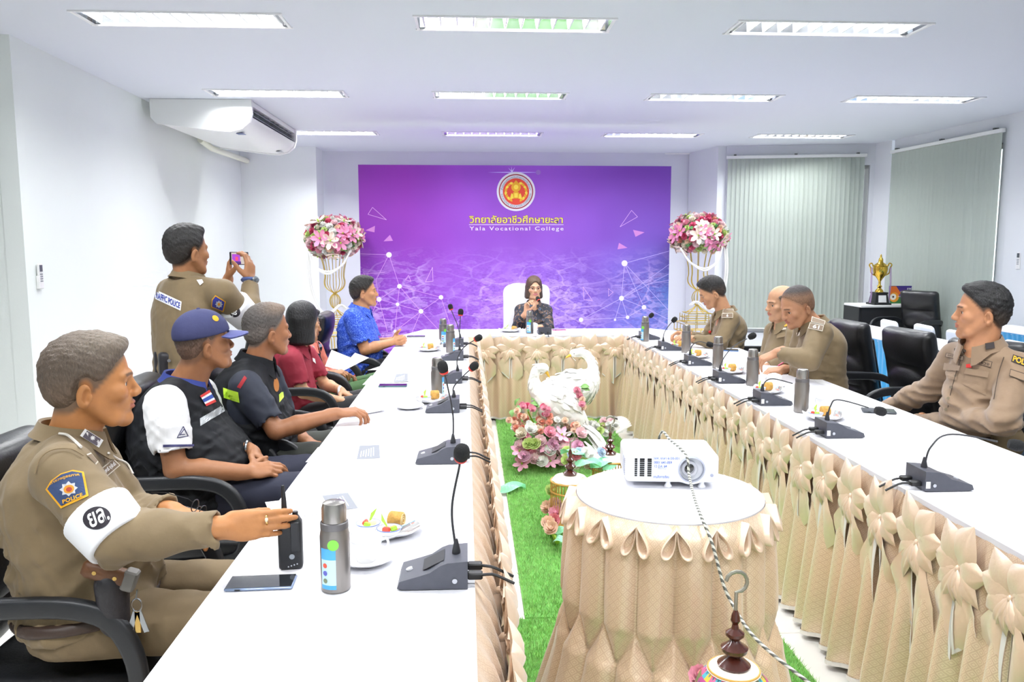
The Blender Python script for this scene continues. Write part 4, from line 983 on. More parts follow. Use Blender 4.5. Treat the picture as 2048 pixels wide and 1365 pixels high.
colr = _mix(_mul(_mr(tn.outputs[0], .58, .64, 0, .22), mask.outputs[0]), colr, '#dcbcff')
colr = _mix(_mul(_mr(tn.outputs[0], .44, .40, 0, .42), mask.outputs[0]), colr, '#5c1ea6')
L.new(colr, b.inputs['Base Color'])
MB().box((BCX, BY+.03, BZ1/2+.01), (BW, .05, BZ1-.02)).build('printed_sheet', m_bd, bd, 0)
for s in (-1, 1):
    MB().box((BCX+s*(BW/2-.3), BY+.35, .03), (.05, .6, .05)).build('foot', M('table_steel', '#5c5f63', .4, metal=.7), bd)
    MB().tube([(BCX+s*(BW/2-.3), BY+.62, .05), (BCX+s*(BW/2-.3), BY+.06, 1.6)], .015, 8).build('strut', M('table_steel', '#5c5f63', .4, metal=.7), bd)
def bp(px, py, k=1): p = ay(px, py, BY+.005); return np.array([p[0], BY+.005-.0012*k, p[2]])
_bdm = {}
def flat(name, pts, col, k=1, rough=.6):
    P = np.asarray(pts, float); x, z = P[:, 0], P[:, 2]
    if (x*np.roll(z, -1)-np.roll(x, -1)*z).sum() < 0: pts = P[::-1]
    return MB().poly(pts).build(name, M('print_'+col.strip('#'), col, rough), bd, 0)
def ring_poly(cx, cy, r0, r1, col, k, n=48, name='emblem_ring'):
    c = bp(cx, cy, k); sc = np.linalg.norm(bp(cx+1, cy, k)-c); A = np.linspace(0, 2*PI, n, endpoint=False)
    o = np.stack([c[0]+r1*sc*np.cos(A), np.full(n, c[1]), c[2]+r1*sc*np.sin(A)], 1)
    if r0 <= 0: return MB().poly(o).build(name, M('print_'+col.strip('#'), col, .6), bd, 0)
    i_ = np.stack([c[0]+r0*sc*np.cos(A), np.full(n, c[1]), c[2]+r0*sc*np.sin(A)], 1); mb = MB(); mb.add(np.vstack([o, i_]), [(i, (i+1) % n, n+(i+1) % n, n+i) for i in range(n)]); return mb.build(name, M('print_'+col.strip('#'), col, .6), bd, 0)
def btext(s, x0, x1, y0, y1, col, k=2, bold=0.0, spacing=1.0, name='lettering'):
    v, f, sz = text_verts(s, bold, spacing); a = bp(x0, y1, k); c = bp(x1, y0, k)
    P = np.stack([a[0]+v[:, 0]/sz[0]*(c[0]-a[0]), a[1]-.0003*text_comp(s, bold, spacing), a[2]+v[:, 1]/sz[1]*(c[2]-a[2])], 1); mb = MB(); mb.add(P, f); return mb.build(name, M('print_'+col.strip('#'), col, .5), bd, 0)
def arctext(s, cx, cy, r, a0, a1, hgt, col, k, inward=False, bold=.0):
    v, f, sz = text_verts(s, bold); c = bp(cx, cy, k); sc = np.linalg.norm(bp(cx+1, cy, k)-c); P = []
    for x, y in v:
        t = x/sz[0]; a = math.radians(a0+(a1-a0)*t); rr = (r+(y/sz[1]-.5)*hgt*(-1 if inward else 1))*sc; P.append((c[0]+rr*math.cos(a), c[1], c[2]+rr*math.sin(a)))
    mb = MB(); mb.add(P, f); return mb.build('emblem_lettering', M('print_'+col.strip('#'), col, .6), bd, 0)
EX, EY = 1032, 383.5
ring_poly(EX, EY, 0, 38.5, '#e4e2ee', 1, name='emblem_disc'); ring_poly(EX, EY, 32.2, 34.4, '#9c2f3a', 2); ring_poly(EX, EY, 0, 26.2, '#e2432f', 2, name='emblem_disc')
arctext('สำนักงานคณะกรรมการการอาชีวศึกษา', EX, EY, 29, 174, 6, 4.6, '#59636d', 3)
arctext('VOCATIONAL EDUCATION COMMISSION', EX, EY, 29, 188, 352, 4.2, '#59636d', 3, inward=True)
G1, G2 = '#eaa920', '#f7d948'
def ep(x, y, k): return bp(EX+x, EY+y, k)
for s in (-1, 1):                                                 # leafy side sprays
    for j in range(8):
        a = -62+j*17; q = 20.5-.4*abs(j-4); cx, cy = s*q*math.cos(math.radians(a)), -q*math.sin(math.radians(-a))
        th_ = math.radians(a)+1.2
        flat('emblem_leaf', [ep(cx+s*5.4*math.cos(th_+b)*(1 if abs(b) < .1 else .55), cy-5.4*math.sin(th_+b)*(-1)*(1 if abs(b) < .1 else .55), 4+.15*(j % 3)) for b in (0, 1.2, 2.4, 3.6, 5.0)], G1 if j % 2 else G2, 4)
ring_poly(EX, EY-9, 4.5, 9.5, G1, 4.5); ring_poly(EX, EY-9, 0, 4.6, G2, 5, name='emblem_sun')
flat('emblem_crown', [ep(-5, -17, 6), ep(0, -15, 6), ep(5, -17, 6), ep(0, -23, 6)], G1)
flat('emblem_body', [ep(-9, 13, 4.6), ep(-6, 2, 4.6), ep(-3, 0, 4.6), ep(3, 0, 4.6), ep(6, 2, 4.6), ep(9, 13, 4.6), ep(4, 14, 4.6), ep(-4, 14, 4.6)], G1)
flat('emblem_core', [ep(-3.5, 12, 5), ep(-3.5, 3, 5), ep(3.5, 3, 5), ep(3.5, 12, 5)], G2)
for s in (-1, 1): flat('emblem_guard', [ep(s*5, 14, 5), ep(s*6, 6, 5), ep(s*9, 3, 5), ep(s*11, 9, 5), ep(s*12, 15, 5)], G2)
btext('วิทยาลัยอาชีวศึกษายะลา', 938, 1126, 430.5, 447, '#6e3a2e', 2, bold=.035); btext('วิทยาลัยอาชีวศึกษายะลา', 938.5, 1125.5, 431, 446.5, '#f6ea62', 3, bold=.012)
flat('rule', [bp(938, 450.2, 2), bp(1127, 450.2, 2), bp(1127, 449.0, 2), bp(938, 449.0, 2)], '#e9dcff')
btext('Yala Vocational College', 939, 1127, 453.5, 463.5, '#f2e6ff', 2, bold=.008, spacing=1.28)
flat('star_ray', [bp(975, 345, .3), bp(1030, 343.8, .3), bp(1080, 345, .3), bp(1030, 346.2, .3)], '#cfc4ff')
for a in (60, 95, 130): 
    r = math.radians(a); flat('star_ray', [bp(1024-.9*math.sin(r), 344-.9*math.cos(r), .5+a*.003), bp(1024+12*math.cos(r), 344-11*math.sin(r), .5+a*.003), bp(1024+.9*math.sin(r), 344+.9*math.cos(r), .5+a*.003)], '#e2dcff')
ring_poly(1076.5, 345, 0, 5, '#9a6cc8', .5, 20, 'flare_disc')
# network of lines and dots, triangles
_lk = [0]
def bline(a, b_, w=.9, col='#d9a5e6'):
    _lk[0] += 1; kz = .4+.02*(_lk[0] % 40); p = bp(*a, kz); q = bp(*b_, kz); d = unit(q-p); n = np.array([-d[2], 0, d[0]])*w*.5*.0056; return MB().poly([p+n, q+n, q-n, p-n]).build('print_line', M('print_'+col.strip('#'), col, .6), bd, 0)
LP = [(778, 510), (799, 573), (758, 599), (795, 609), (842, 623), (882, 595), (790, 663)]
for i, j in ((0, 1), (1, 2), (1, 3), (2, 3), (1, 4), (3, 4), (4, 5), (1, 5), (3, 6), (4, 6)): bline(LP[i], LP[j])
for a, b_ in (((721, 508), LP[0]), ((727, 660), LP[2]), ((727, 545), LP[2]), (LP[0], (752, 560)), ((752, 560), LP[2]), (LP[5], (905, 665)), (LP[4], (822, 670)), (LP[2], (775, 665)), (LP[4], (885, 668)), ((722, 549), (770, 545))): bline(a, b_)
RP = [(1249, 527), (1243, 597), (1288, 615), (1255, 635), (1162, 640), (1230, 640), (1295, 658)]
for i, j in ((0, 1), (1, 2), (1, 3), (0, 2), (1, 4), (3, 4), (2, 3), (1, 5)): bline(RP[i], RP[j], col='#cfc0ff')
for a, b_ in ((RP[0], (1340, 502)), (RP[1], (1340, 528)), ((1290, 570), (1340, 560)), (RP[2], (1338, 640)), (RP[0], (1338, 622)), (RP[1], (1338, 548))): bline(a, b_, col='#cfc0ff')
for (x, y), r in list(zip(LP, (5.5, 4.7, 5, 3.6, 4.7, 4.5, 3.2)))+list(zip(RP, (6, 5, 4.6, 3.6, 4.4, 2.4, 2.2))): ring_poly(x, y, 0, r, '#f3eaff', 2, 20, 'print_dot')
def tri(P, col=None):
    if col: flat('print_triangle', [bp(*p, 1) for p in P], col)
    else:
        for i in range(3): bline(P[i], P[(i+1) % 3], .8, '#e6b8ea')
tri([(745, 415), (773, 440), (736, 429)]); tri([(731, 461), (750, 452), (749, 465)], '#d48ad8'); tri([(767, 483), (780, 470), (786, 482)], '#cf86da'); tri([(811, 560), (822, 563), (817, 551)]); tri([(851, 564), (865, 535), (866, 563)])
tri([(1240, 454), (1263, 421), (1275, 434)]); tri([(1266, 460), (1289, 465), (1271, 474)], '#d48ad8'); tri([(1235, 499), (1238, 486), (1255, 496)], '#d48ad8'); tri([(1166, 574), (1168, 600), (1185, 602)]); tri([(1217, 578), (1226, 585), (1217, 593)])
# ------------------------------------------------------------------ flowers
def petal_ring(mb, n, r0, r1, z0, z1, wd, ph=0, cup=.3, m=0, tip=.35):
    for k in range(n):
        a = ph+2*PI*k/n; d = np.array([math.cos(a), math.sin(a), 0]); s = np.array([-d[1], d[0], 0]); V = np.zeros((4, 3, 3))
        for i, t in enumerate((0, .4, .75, 1)):
            w = wd*(.35, 1, .95, tip)[i]
            for j, u in enumerate((-1, 0, 1)): V[i, j] = d*(r0+(r1-r0)*t)+s*w*u+np.array([0, 0, z0+(z1-z0)*t**1.3+cup*wd*u*u])
        mb.grid(V, m)
def rose_mesh(col):
    mb = MB(); petal_ring(mb, 5, .004, .024, .0, .012, .014, 0, .5, tip=.6); petal_ring(mb, 5, .003, .019, .004, .022, .012, .5, .6, tip=.7); petal_ring(mb, 4, .002, .013, .008, .027, .010, .2, .7, tip=.8); petal_ring(mb, 3, .001, .007, .012, .029, .007, .9, .7, tip=.9)
    mb.ell((0, 0, .014), (.008, .008, .013), n=7, k=4); me = mb.mesh('rose'); me.materials.append(M('petal_'+col[1:], col, .7, var=.12, vscale=60)); me.shade_smooth(); return me
def carn_mesh(col):
    mb = MB()
    for q in range(4): petal_ring(mb, 8-q, .002, .024-q*.005, .002+q*.004, .010+q*.006, .009, q*.37, .2, tip=1.1)
    me = mb.mesh('carnation'); me.materials.append(M('petal_'+col[1:], col, .75, var=.12, vscale=60)); return me
def lily_mesh(col):
    mb = MB(); petal_ring(mb, 3, .004, .052, .004, .016, .013, 0, .4, tip=.05); petal_ring(mb, 3, .004, .050, .008, .022, .012, PI/3, .4, tip=.05); mb.ell((0, 0, .014), (.005, .005, .012), n=6, k=4, m=1)
    me = mb.mesh('lily'); me.materials.append(M('petal_'+col[1:], col, .6, var=.15, vscale=30)); me.materials.append(m_leafg); me.polygons.foreach_set('material_index', mb.m); me.shade_smooth(); return me
def leaf_mesh(col, ln=.06, wd=.02):
    mb = MB(); V = np.array([[(wd*math.sin(PI*min(.98, t+.02))**.7*u, ln*t, .012*math.sin(PI*t)+.006*u*u) for u in (-1, 0, 1)] for t in np.linspace(0, 1, 7)]); mb.grid(V); me = mb.mesh('leaf'); me.materials.append(M('leaf_'+col[1:], col, .6, var=.15)); me.shade_smooth(); return me
PINKH, PINK, PINKL, LIME, CREAM, WHIT, CORAL, PEACH, MAG = '#ea6f94', '#f6b4c6', '#fbdde2', '#d3e696', '#f9f1e0', '#fafaf6', '#f6ae98', '#fbdcc6', '#d4597f'
ROSE = {c: rose_mesh(c) for c in (PINKH, PINK, PINKL, LIME, CREAM, WHIT, CORAL, PEACH, MAG, '#efa0a9')}
CARN = {c: carn_mesh(c) for c in (PINKH, LIME, PINKL, WHIT, MAG, PEACH, '#e9b6d2', '#d4e3f7', CORAL)}
LILY = {c: lily_mesh(c) for c in ('#f19ac0', '#f8e3d6', '#f3b7d0')}
LEAF = {c: leaf_mesh(c) for c in ('#4d8a4a', '#7fae62')}; LEAFB = leaf_mesh('#8f9f92', .045, .014)
def orient(n, spin):
    fr = frame(n); return fr@rotm('Z', spin)
def ball(parent, c, rad, n, pal, seed, zmin=-.75, size=1.25):
    rg = np.random.default_rng(seed); ga = PI*(3-5**.5)
    for i in range(n):
        z = 1-(i+.5)*(1-zmin)/n; r = math.sqrt(max(0, 1-z*z)); a = i*ga; u = np.array([r*math.cos(a), r*math.sin(a), z]); p = c+u*rad*.93
        kind, col = pal[rg.integers(len(pal))]; bank = {'r': ROSE, 'c': CARN, 'l': LILY}[kind]
        nm = {'r': 'rose', 'c': 'carnation', 'l': 'lily'}[kind]; inst(nm, bank[col], parent, p-np.array(parent.location)+u*(.02 if kind == 'l' else 0), orient(u/rad, rg.uniform(0, 6)), size*rg.uniform(.9, 1.2)*(1.15 if kind == 'l' else 1))
        if i % 6 == 0:
            v = unit(u+rg.normal(0, .25, 3)); inst('leaf', LEAF['#4d8a4a'], parent, c+v*rad*.97-np.array(parent.location), orient(v, rg.uniform(0, 6))@rotm('X', .6), 1.0)
# ------------------------------------------------------------------ flower stands
m_brass = M('gold_wire', '#d9bd5c', .3, metal=.75); m_bead = M('white_beads', '#f4f4f2', .5, bump=.8, bscale=220)
PAL = [('r', PINKH), ('r', PINKH), ('r', PINK), ('r', PINK), ('r', PINKL), ('r', PINKL), ('r', CREAM), ('r', WHIT), ('l', '#f8e3d6'), ('l', '#f19ac0'), ('c', LIME), ('c', LIME), ('r', LIME), ('r', CREAM), ('r', WHIT), ('c', PINKH), ('c', MAG), ('r', PEACH), ('r', CORAL), ('l', '#f19ac0'), ('l', '#f8e3d6'), ('c', WHIT)]
def stand(label, flab, px, py, Y, seed, mirror):
    c = ay(px, py, Y); X, ZC = c[0], c[2]; t = thing('flower_stand', label, 'flower stand', (X, Y, 0), 0, 'gold wire flower stands')
    zt = ZC-.17
    pr = [(.155, zt), (.14, zt-.05), (.115, zt-.16), (.105, zt-.25), (.115, zt-.31), (.105, zt-.36), (.07, zt-.40), (.02, zt-.43), (.016, zt-.44), (.045, zt-.47), (.06, zt-.52), (.045, zt-.575), (.02, zt-.60), (.016, zt-.61), (.05, zt-.64), (.13, zt-.69)]
    P = spline([(r, 0, z) for r, z in pr], 60); wm = MB().tube(P, .0045, 5).mesh('wire'); wm.materials.append(m_brass); wm.shade_smooth()
    for k in range(10): inst('wire', wm, t, (0, 0, 0), rotm('Z', 2*PI*k/10))
    zb = zt-.69
    def sq(w, z, nm='wire_ring'): 
        mb = MB(); 
        for a, b_ in (((-1, -1), (1, -1)), ((1, -1), (1, 1)), ((1, 1), (-1, 1)), ((-1, 1), (-1, -1))): mb.tube([(a[0]*w, a[1]*w, z), (b_[0]*w, b_[1]*w, z)], .005, 5)
        mb.build(nm, m_brass, t, world=False)
    for w, z in ((.13, zb), (.15, zb-.05), (.15, zb-.10), (.20, zb-.11), (.20, zb-.20), (.15, zb-.21), (.20, .01)): sq(w, z)
    post = MB().tube([(0, 0, 0), (0, 0, -.09)], .0045, 5).mesh('post'); post.materials.append(m_brass)
    for w, z in ((.15, zb-.01), (.20, zb-.11)):
        for a in (-1, -.33, .33, 1):
            for b_ in (-1, 1): inst('post', post, t, (a*w, b_*w, z)); 
            if abs(a) < .5:
                for b_ in (-1, 1): inst('post', post, t, (b_*w, a*w, z))
    H = zb-.20
    lg = MB().tube(spline([(.16, 0, H), (.12, 0, H-.08), (.105, 0, H*.55), (.12, 0, .25), (.19, 0, .0)], 24), .006, 6).mesh('leg'); lg.materials.append(m_brass); lg.shade_smooth()
    for k in range(10): inst('leg', lg, t, (0, 0, 0), rotm('Z', 2*PI*(k+.5)/10))
    b_ = thing('flower_ball', flab, 'flowers', (X, Y, ZC), 0, 'flower balls on the stands')
    MB().ell((X, Y, ZC), (.255, .255, .165), n=20, k=12).build('foam_core', M('foam_sage', '#a9b894', .9), b_, 60)
    ball(b_, np.array([X, Y, ZC]), np.array([.29, .29, .205]), 150, PAL, seed, -.85, 1.5)
    for dr in (0, .012):
        A = spline([(X-.24, Y-.14, ZC-.15), (X-.17, Y-.26, ZC-.29), (X-.02, Y-.30, ZC-.36-dr*2), (X+.13, Y-.26, ZC-.29), (X+.21, Y-.16, ZC-.13)], 30)
        MB().tube(A+np.array([0, -dr, 0]), .011, 7).build('bead_string', m_bead, b_)
    s = mirror
    Bp = spline([(X-s*.25, Y-.12, ZC-.15), (X-s*.25, Y-.18, ZC-.35), (X-s*.22, Y-.2, ZC-.58), (X-s*.13, Y-.22, ZC-.78), (X-s*.02, Y-.24, ZC-.80), (X+s*.08, Y-.22, ZC-.72), (X+s*.14, Y-.2, ZC-.76)], 40)
    for dr in (0, .02): MB().tube(Bp+np.array([dr, -dr*.5, 0]), .010, 7).build('bead_string', m_bead, b_)
stand('gold wire flower stand left of the backdrop', 'pink white and lime flower ball left of the backdrop', 667, 476, 8.9, 11, 1)
stand('gold wire flower stand right of the backdrop', 'pink white and lime flower ball right of the backdrop', 1398, 470, 8.75, 12, -1)
# ------------------------------------------------------------------ swans
m_feather = M('white_feather', '#f6f6f4', .8, var=.03, vscale=20, sheen=.2)
def feather_mesh(ln, wd):
    mb = MB(); V = np.array([[(wd*u*math.sin(PI*min(.97, .12+.8*t))**.6, ln*t, .10*ln*math.sin(PI*t*.9)-.25*wd*u*u) for u in (-1, 0, 1)] for t in (0, .3, .6, .85, 1)]); mb.grid(V); me = mb.mesh('feather'); me.materials.append(m_feather); me.shade_smooth(); return me
FS, FM_, FL_ = feather_mesh(.035, .010), feather_mesh(.07, .016), feather_mesh(.20, .018)
def swan(label, neck, body, tail, beakdir, legs_, rn, rb, seed):
    """neck: head -> chest; body: chest -> rump; tail: rump -> tip"""
    rg = np.random.default_rng(seed); t = thing('swan_ornament', label, 'swan', (body[0][0], body[0][1], 0), 0, 'white feathered swan ornaments')
    f = Field(); nk = spline(neck, 16); r = np.interp(np.linspace(0, 1, 16), [0, .12, .5, 1], [.030, .027, .033, rn])
    for i in range(15): f.add(p_cone(nk[i], nk[i+1], r[i], r[i+1]), .012)
    bs = spline(body, 10); r2 = np.interp(np.linspace(0, 1, 10), [0, .25, .6, 1], rb)
    for i in range(9): f.add(p_cone(bs[i], bs[i+1], r2[i], r2[i+1]), .03)
    f.add(p_ell(neck[0]+unit(beakdir)*.012, (.033, .033, .03)), .012)
    bo = fobj('body', f, .009, m_feather, t, 2)
    bk = np.array(neck[0])+unit(beakdir)*.035; MB().tube([bk, bk+unit(beakdir)*.022, bk+unit(beakdir)*.05], [.013, .010, .003], 10).build('beak', M('beak_yellow', '#e6b53c', .45), t)
    side = unit(np.cross(beakdir, (0, 0, 1)))
    for s in (-1, 1): MB().ell(np.array(neck[0])+unit(beakdir)*.022+side*s*.026+np.array([0, 0, .006]), (.005, .005, .005), n=8, k=6).build('eye', m_dark, t)
    # plumage: small feathers on neck and chest, longer ones along the back and tail
    me_ = bo.data; nv = len(me_.vertices); co = np.zeros(nv*3); me_.vertices.foreach_get('co', co); co = co.reshape(-1, 3); no = np.array([v.normal[:] for v in me_.vertices])
    NP_, BP_ = spline(neck, 24), spline(body, 24); hd_ = np.asarray(neck[0]); k = 0
    while k < 290:
        i = rg.integers(nv); p = co[i]; n_ = unit(no[i]); dn = np.linalg.norm(NP_-p, axis=1); db = np.linalg.norm(BP_-p, axis=1)
        if np.linalg.norm(p-hd_) < .035: continue
        onb = db.min() < dn.min()*1.1
        if not onb and k % 3 == 0: pass
        P = BP_ if onb else NP_; q = min(22, int((db if onb else dn).argmin())); tg = unit(P[q+1]-P[q]); tg = unit(tg-n_*(tg@n_)); dr = unit(tg+n_*.16); xx = unit(np.cross(dr, n_)); zz_ = np.cross(xx, dr)
        inst('feather', FM_ if onb else FS, t, p-np.array(t.location)-n_*.004, np.stack([xx, dr, zz_], 1), rg.uniform(.9, 1.4)); k += 1
    tp = spline(tail, 12)
    for k in range(42):
        i = rg.integers(0, 9); p = tp[i]; tg = unit(tp[min(11, i+2)]-p); o = rg.normal(0, .018, 3)*(1+.5*i/9); dr = unit(tg+rg.normal(0, .06, 3)); up = unit(np.array([0, 0, 1.0])-dr*dr[2]); xx = np.cross(dr, up); inst('tail_feather', FL_, t, p+o-np.array(t.location), np.stack([xx, dr, up], 1), rg.uniform(.8, 1.3))
    for p, q in legs_: MB().tube([p, q], [.02, .012], 8).build('leg', M('swan_leg', '#d9c9b0', .7), t)
SY = 5.5
def A3(px, py, dy=0): return ay(px, py, SY+dy)
swan('white feathered swan ornament in front, with a long drooping tail', [A3(1087, 735), A3(1074, 738), A3(1069, 752), A3(1069, 768), A3(1076, 784), A3(1096, 800)], [A3(1090, 792), A3(1112, 808), A3(1135, 825), A3(1160, 848)], [A3(1150, 838), A3(1172, 860, -.05), A3(1190, 885, -.12), A3(1206, 912, -.2), A3(1212, 922, -.22)],
     np.array([.45, -.35, -.75]), [(A3(1122, 830), [A3(1122, 830)[0]-.01, SY+.02, .25])], .07, [.08, .115, .10, .04], 3)
SY = 5.95
swan('white feathered swan ornament behind, its head turned left', [A3(1150, 706), A3(1166, 706), A3(1182, 722), A3(1186, 745), A3(1178, 765), A3(1160, 778)], [A3(1172, 768), A3(1150, 775), A3(1120, 780), A3(1092, 788)], [A3(1100, 785), A3(1085, 795, .1), A3(1078, 810, .2)], np.array([-.9, -.3, -.42]), [(A3(1145, 800), [A3(1145, 800)[0], SY, .2])], .085, [.10, .12, .105, .06], 4)
SY = 5.5
# ------------------------------------------------------------------ floor flowers around the swans
fa = thing('flower_arrangement', 'large pink and peach floor flower arrangement around the swan stand', 'flowers', (.62, 5.55, 0))
MB().ell((.60, 5.60, .13), (.30, .22, .13), n=20, k=10).build('foam_base', M('moss_green', '#5b7a48', .9), fa, 60)
def blossom(bank, nm, col, px, py, Y, n=None, sc=1.5, par=None):
    par = par or fa; p = ay(px, py, Y); v = unit(CP-p)*.7+np.array([random.uniform(-.4, .4), 0, .45]); inst(nm, bank[col], par, p-np.array(par.location), orient(v, random.uniform(0, 6)), sc)
rg = np.random.default_rng(5)
big = [(1049, 880, PINK), (1052, 905, '#efa0a9'), (1068, 915, PINK), (1080, 885, PINKL), (1098, 868, PINK), (1115, 880, PINKL), (1085, 905, PINKL), (1100, 905, WHIT), (1060, 860, WHIT), (1075, 865, CREAM), (1095, 920, PINKL), (1068, 922, PINKL), (1040, 895, PINKL), (1118, 905, PINKL), (1130, 890, PINK), (1150, 890, PINKL), (1160, 870, PINKL), (1045, 870, CREAM), (1125, 925, PINKL)]
for i, (x, y, c) in enumerate(big): blossom(ROSE, 'rose', c, x, y, 5.30+rg.uniform(-.05, .08), sc=1.75)
for x, y in ((1045, 930), (1038, 905), (1122, 872), (1100, 925), (1095, 895), (1140, 905)): blossom(LILY, 'lily', '#f3b7d0', x, y, 5.27, sc=1.3)
for x, y, c in ((1105, 892, '#e9b6d2'), (1048, 915, '#e9b6d2'), (1155, 895, '#e9b6d2'), (1130, 900, PINKL), (1085, 925, WHIT), (1058, 890, LIME), (1072, 890, LIME)): blossom(CARN, 'carnation', c, x, y, 5.26, sc=1.8)
for (x0, y0, x1, y1, cols) in ((1022, 842, 1050, 858, (PEACH, CORAL, PEACH)), (1035, 825, 1062, 850, (PEACH, WHIT, CORAL)), (1080, 830, 1085, 865, (PEACH, CORAL, CORAL)), (1098, 832, 1105, 870, (CORAL, PEACH, WHIT)), (1112, 840, 1118, 872, (WHIT, PEACH, CREAM)), (1130, 845, 1150, 865, (PEACH, WHIT, PEACH)), (1150, 850, 1165, 870, (CORAL, PEACH, WHIT)), (1043, 810, 1068, 822, (PINKH, PINK, PINK)), (1158, 782, 1168, 815, (PINK, PINK, PEACH)), (1090, 815, 1094, 828, (PINKH, MAG, PINK)), (1030, 850, 1040, 866, (PEACH, CORAL, WHIT))):
    for k in range(9):
        t_ = k/8; c = cols[k % 3]; bank = CARN if c in CARN else ROSE; blossom(bank, 'blossom', c, x0+(x1-x0)*t_+rg.uniform(-4, 4), y0+(y1-y0)*t_+rg.uniform(-3, 3), 5.42+rg.uniform(-.08, .08), sc=1.0)
for x, y in ((1030, 815), (1075, 808), (1080, 805), (1110, 818), (1165, 778), (1040, 870), (1160, 865), (1120, 850), (1150, 880), (1060, 925)):
    for k in range(3): p = ay(x+rg.uniform(-8, 8), y+rg.uniform(-6, 6), 5.45); inst('leaf', LEAF['#7fae62'], fa, p-np.array(fa.location), orient(np.array([rg.normal(0, .4), -.5, .6]), rg.uniform(0, 6)), 1.0)
# stems into the base, so that every spray stands on it
for x, y in ((1036, 845), (1050, 835), (1083, 850), (1102, 850), (1116, 855), (1140, 855), (1158, 860), (1056, 816), (1163, 800), (1092, 820), (1035, 858)):
    p = ay(x, y+8, 5.43); MB().tube([p, (.6*.5+p[0]*.5, 5.55, .18)], .006, 5).build('stem', m_leafg, fa)
fb = thing('flower_bunch', 'white hydrangea bunch with pale feathers right of the swan tail', 'flowers', (1.0, 6.0, 0))
for k in range(26):
    p = ay(1200+rg.uniform(-22, 34), 858+rg.uniform(-14, 10), 6.05+rg.uniform(-.1, .1)); p[2] = max(.04, p[2]); bank, c, nm = ((CARN, WHIT, 'carnation'), (CARN, LIME, 'carnation'), (ROSE, WHIT, 'rose'), (CARN, PINKL, 'carnation'))[k % 4 if k > 6 else 0]; inst(nm, bank[c], fb, p-np.array(fb.location), orient(np.array([rg.normal(0, .4), -.6, .6]), 0), 1.5)
for k in range(10): p = az(1232+k*1.5, 866, .05); inst('feather', FL_, fb, p-np.array(fb.location), orient(np.array([0, -.7, .6]), -1.1+.14*k), .75)
for k in range(8): p = az(1196+rg.uniform(-20, 30), 878, .03); inst('leaf', LEAF['#7fae62'], fb, p-np.array(fb.location), orient(np.array([rg.normal(0, .5), -.5, .6]), rg.uniform(0, 6)), 1.0)
# green silk leaves and the low garland in front of the cages
m_silk = M('mint_silk', '#8fe0b2', .45, sheen=.4)
fc = thing('flower_garland', 'low garland of white hydrangeas and mint leaves behind the bird cages', 'flowers', (.75, 4.75, 0))
for k in range(30):
    px = 1130+rg.uniform(0, 85); py = 925+rg.uniform(-22, 12); p = ay(px, py, 4.72+rg.uniform(-.1, .15)); p[2] = max(.05, p[2])
    bank, c, nm = ((CARN, WHIT, 'carnation'), (CARN, WHIT, 'carnation'), (CARN, '#d4e3f7', 'carnation'), (ROSE, CREAM, 'rose'), (ROSE, '#efa0a9', 'rose'), (CARN, LIME, 'carnation'))[k % 6]
    inst(nm, bank[c], fc, p-np.array(fc.location), orient(np.array([rg.normal(0, .4), -.7, .5]), 0), 1.35)
def silk(name, label, px, py, z, ln, wd, rz, par=None):
    p = az(px, py, z) if par is None else ay(px, py, z); V = np.array([[(ln*t, wd*u*math.sin(PI*min(.98, .06+t))**.8, .01+.02*math.sin(PI*t)+.012*math.sin(6*t+3*u)+.008*u) for u in np.linspace(-1, 1, 6)] for t in np.linspace(0, 1, 12)])
    V = V@rotm('Z', rz).T+np.array(p); o = MB().grid(V).build(name, m_silk, par, 0)
    if par is None: tag(o, label, 'leaf')
    return o
silk('silk_leaf', 'mint green silk leaf lying on the grass beside the left table', 993, 985, .02, .20, .055, .35)
for x, y, r in ((1150, 930, -.4), (1180, 935, .3), (1205, 940, .8), (1170, 915, 2.6)): silk('silk_leaf', '', x, y, 4.6, .16, .05, r, fc)
fd = thing('flower_garland', 'small trail of roses and mint leaves left of the round table', 'flowers', (.45, 3.5, 0))
for px, py, c in ((1108, 985, LIME), (1100, 985, LIME), (1110, 1012, PINKL), (1103, 1022, PEACH), (1112, 1030, PINK), (1095, 1050, PEACH), (1104, 1060, PEACH), (1110, 1045, '#efa0a9'), (1118, 1020, PINKL), (1098, 1018, PEACH)):
    p = az(px, py, .10); inst('rose', ROSE[c], fd, p-np.array(fd.location), orient(np.array([rg.normal(0, .3), -.6, .6]), rg.uniform(0, 6)), 1.6)
for px, py, r in ((1112, 1080, -1.2), (1108, 1065, -.4)): p = az(px, py, .05); silk('silk_leaf', '', px, py, p[1], .13, .04, r, fd)
MB().tube(spline([az(1105, 985, .05), az(1108, 1020, .05), az(1105, 1060, .04), az(1115, 1085, .03)], 12), .012, 6).build('stem', m_leafg, fd)
# ------------------------------------------------------------------ bird cages
m_wood = M('dark_turned_wood', '#4a2017', .2, coat=.5); m_lace = M('cream_lace', '#efe9dd', .9, bump=.5, bscale=120); m_hook = M('hook_metal', '#9c9a8e', .3, metal=.6); m_bamboo = M('bamboo_gold', '#c99a4a', .4)
def finial(t, c, z, s=1.0):
    pr = [(.0001, 0), (.032, 0), (.034, .006), (.022, .016), (.012, .022), (.026, .034), (.028, .042), (.014, .052), (.009, .058), (.019, .068), (.019, .074), (.008, .082), (.006, .092), (.010, .100), (.008, .112), (.004, .122), (.0001, .123)]
    MB().lathe([(r*s, q*s+z) for r, q in pr], 20, c).build('finial', m_wood, t)
    z1 = z+.12*s; P = [(0, 0, 0), (0, 0, .04)]+[(.022*math.sin(a), 0, .062-.022*math.cos(a)) for a in np.linspace(.5, 4.6, 10)]
    MB().tube([np.array(c)+np.array([p[0]*s, 0, z1+p[2]*s]) for p in P], .004*s, 7).build('hook', m_hook, t)
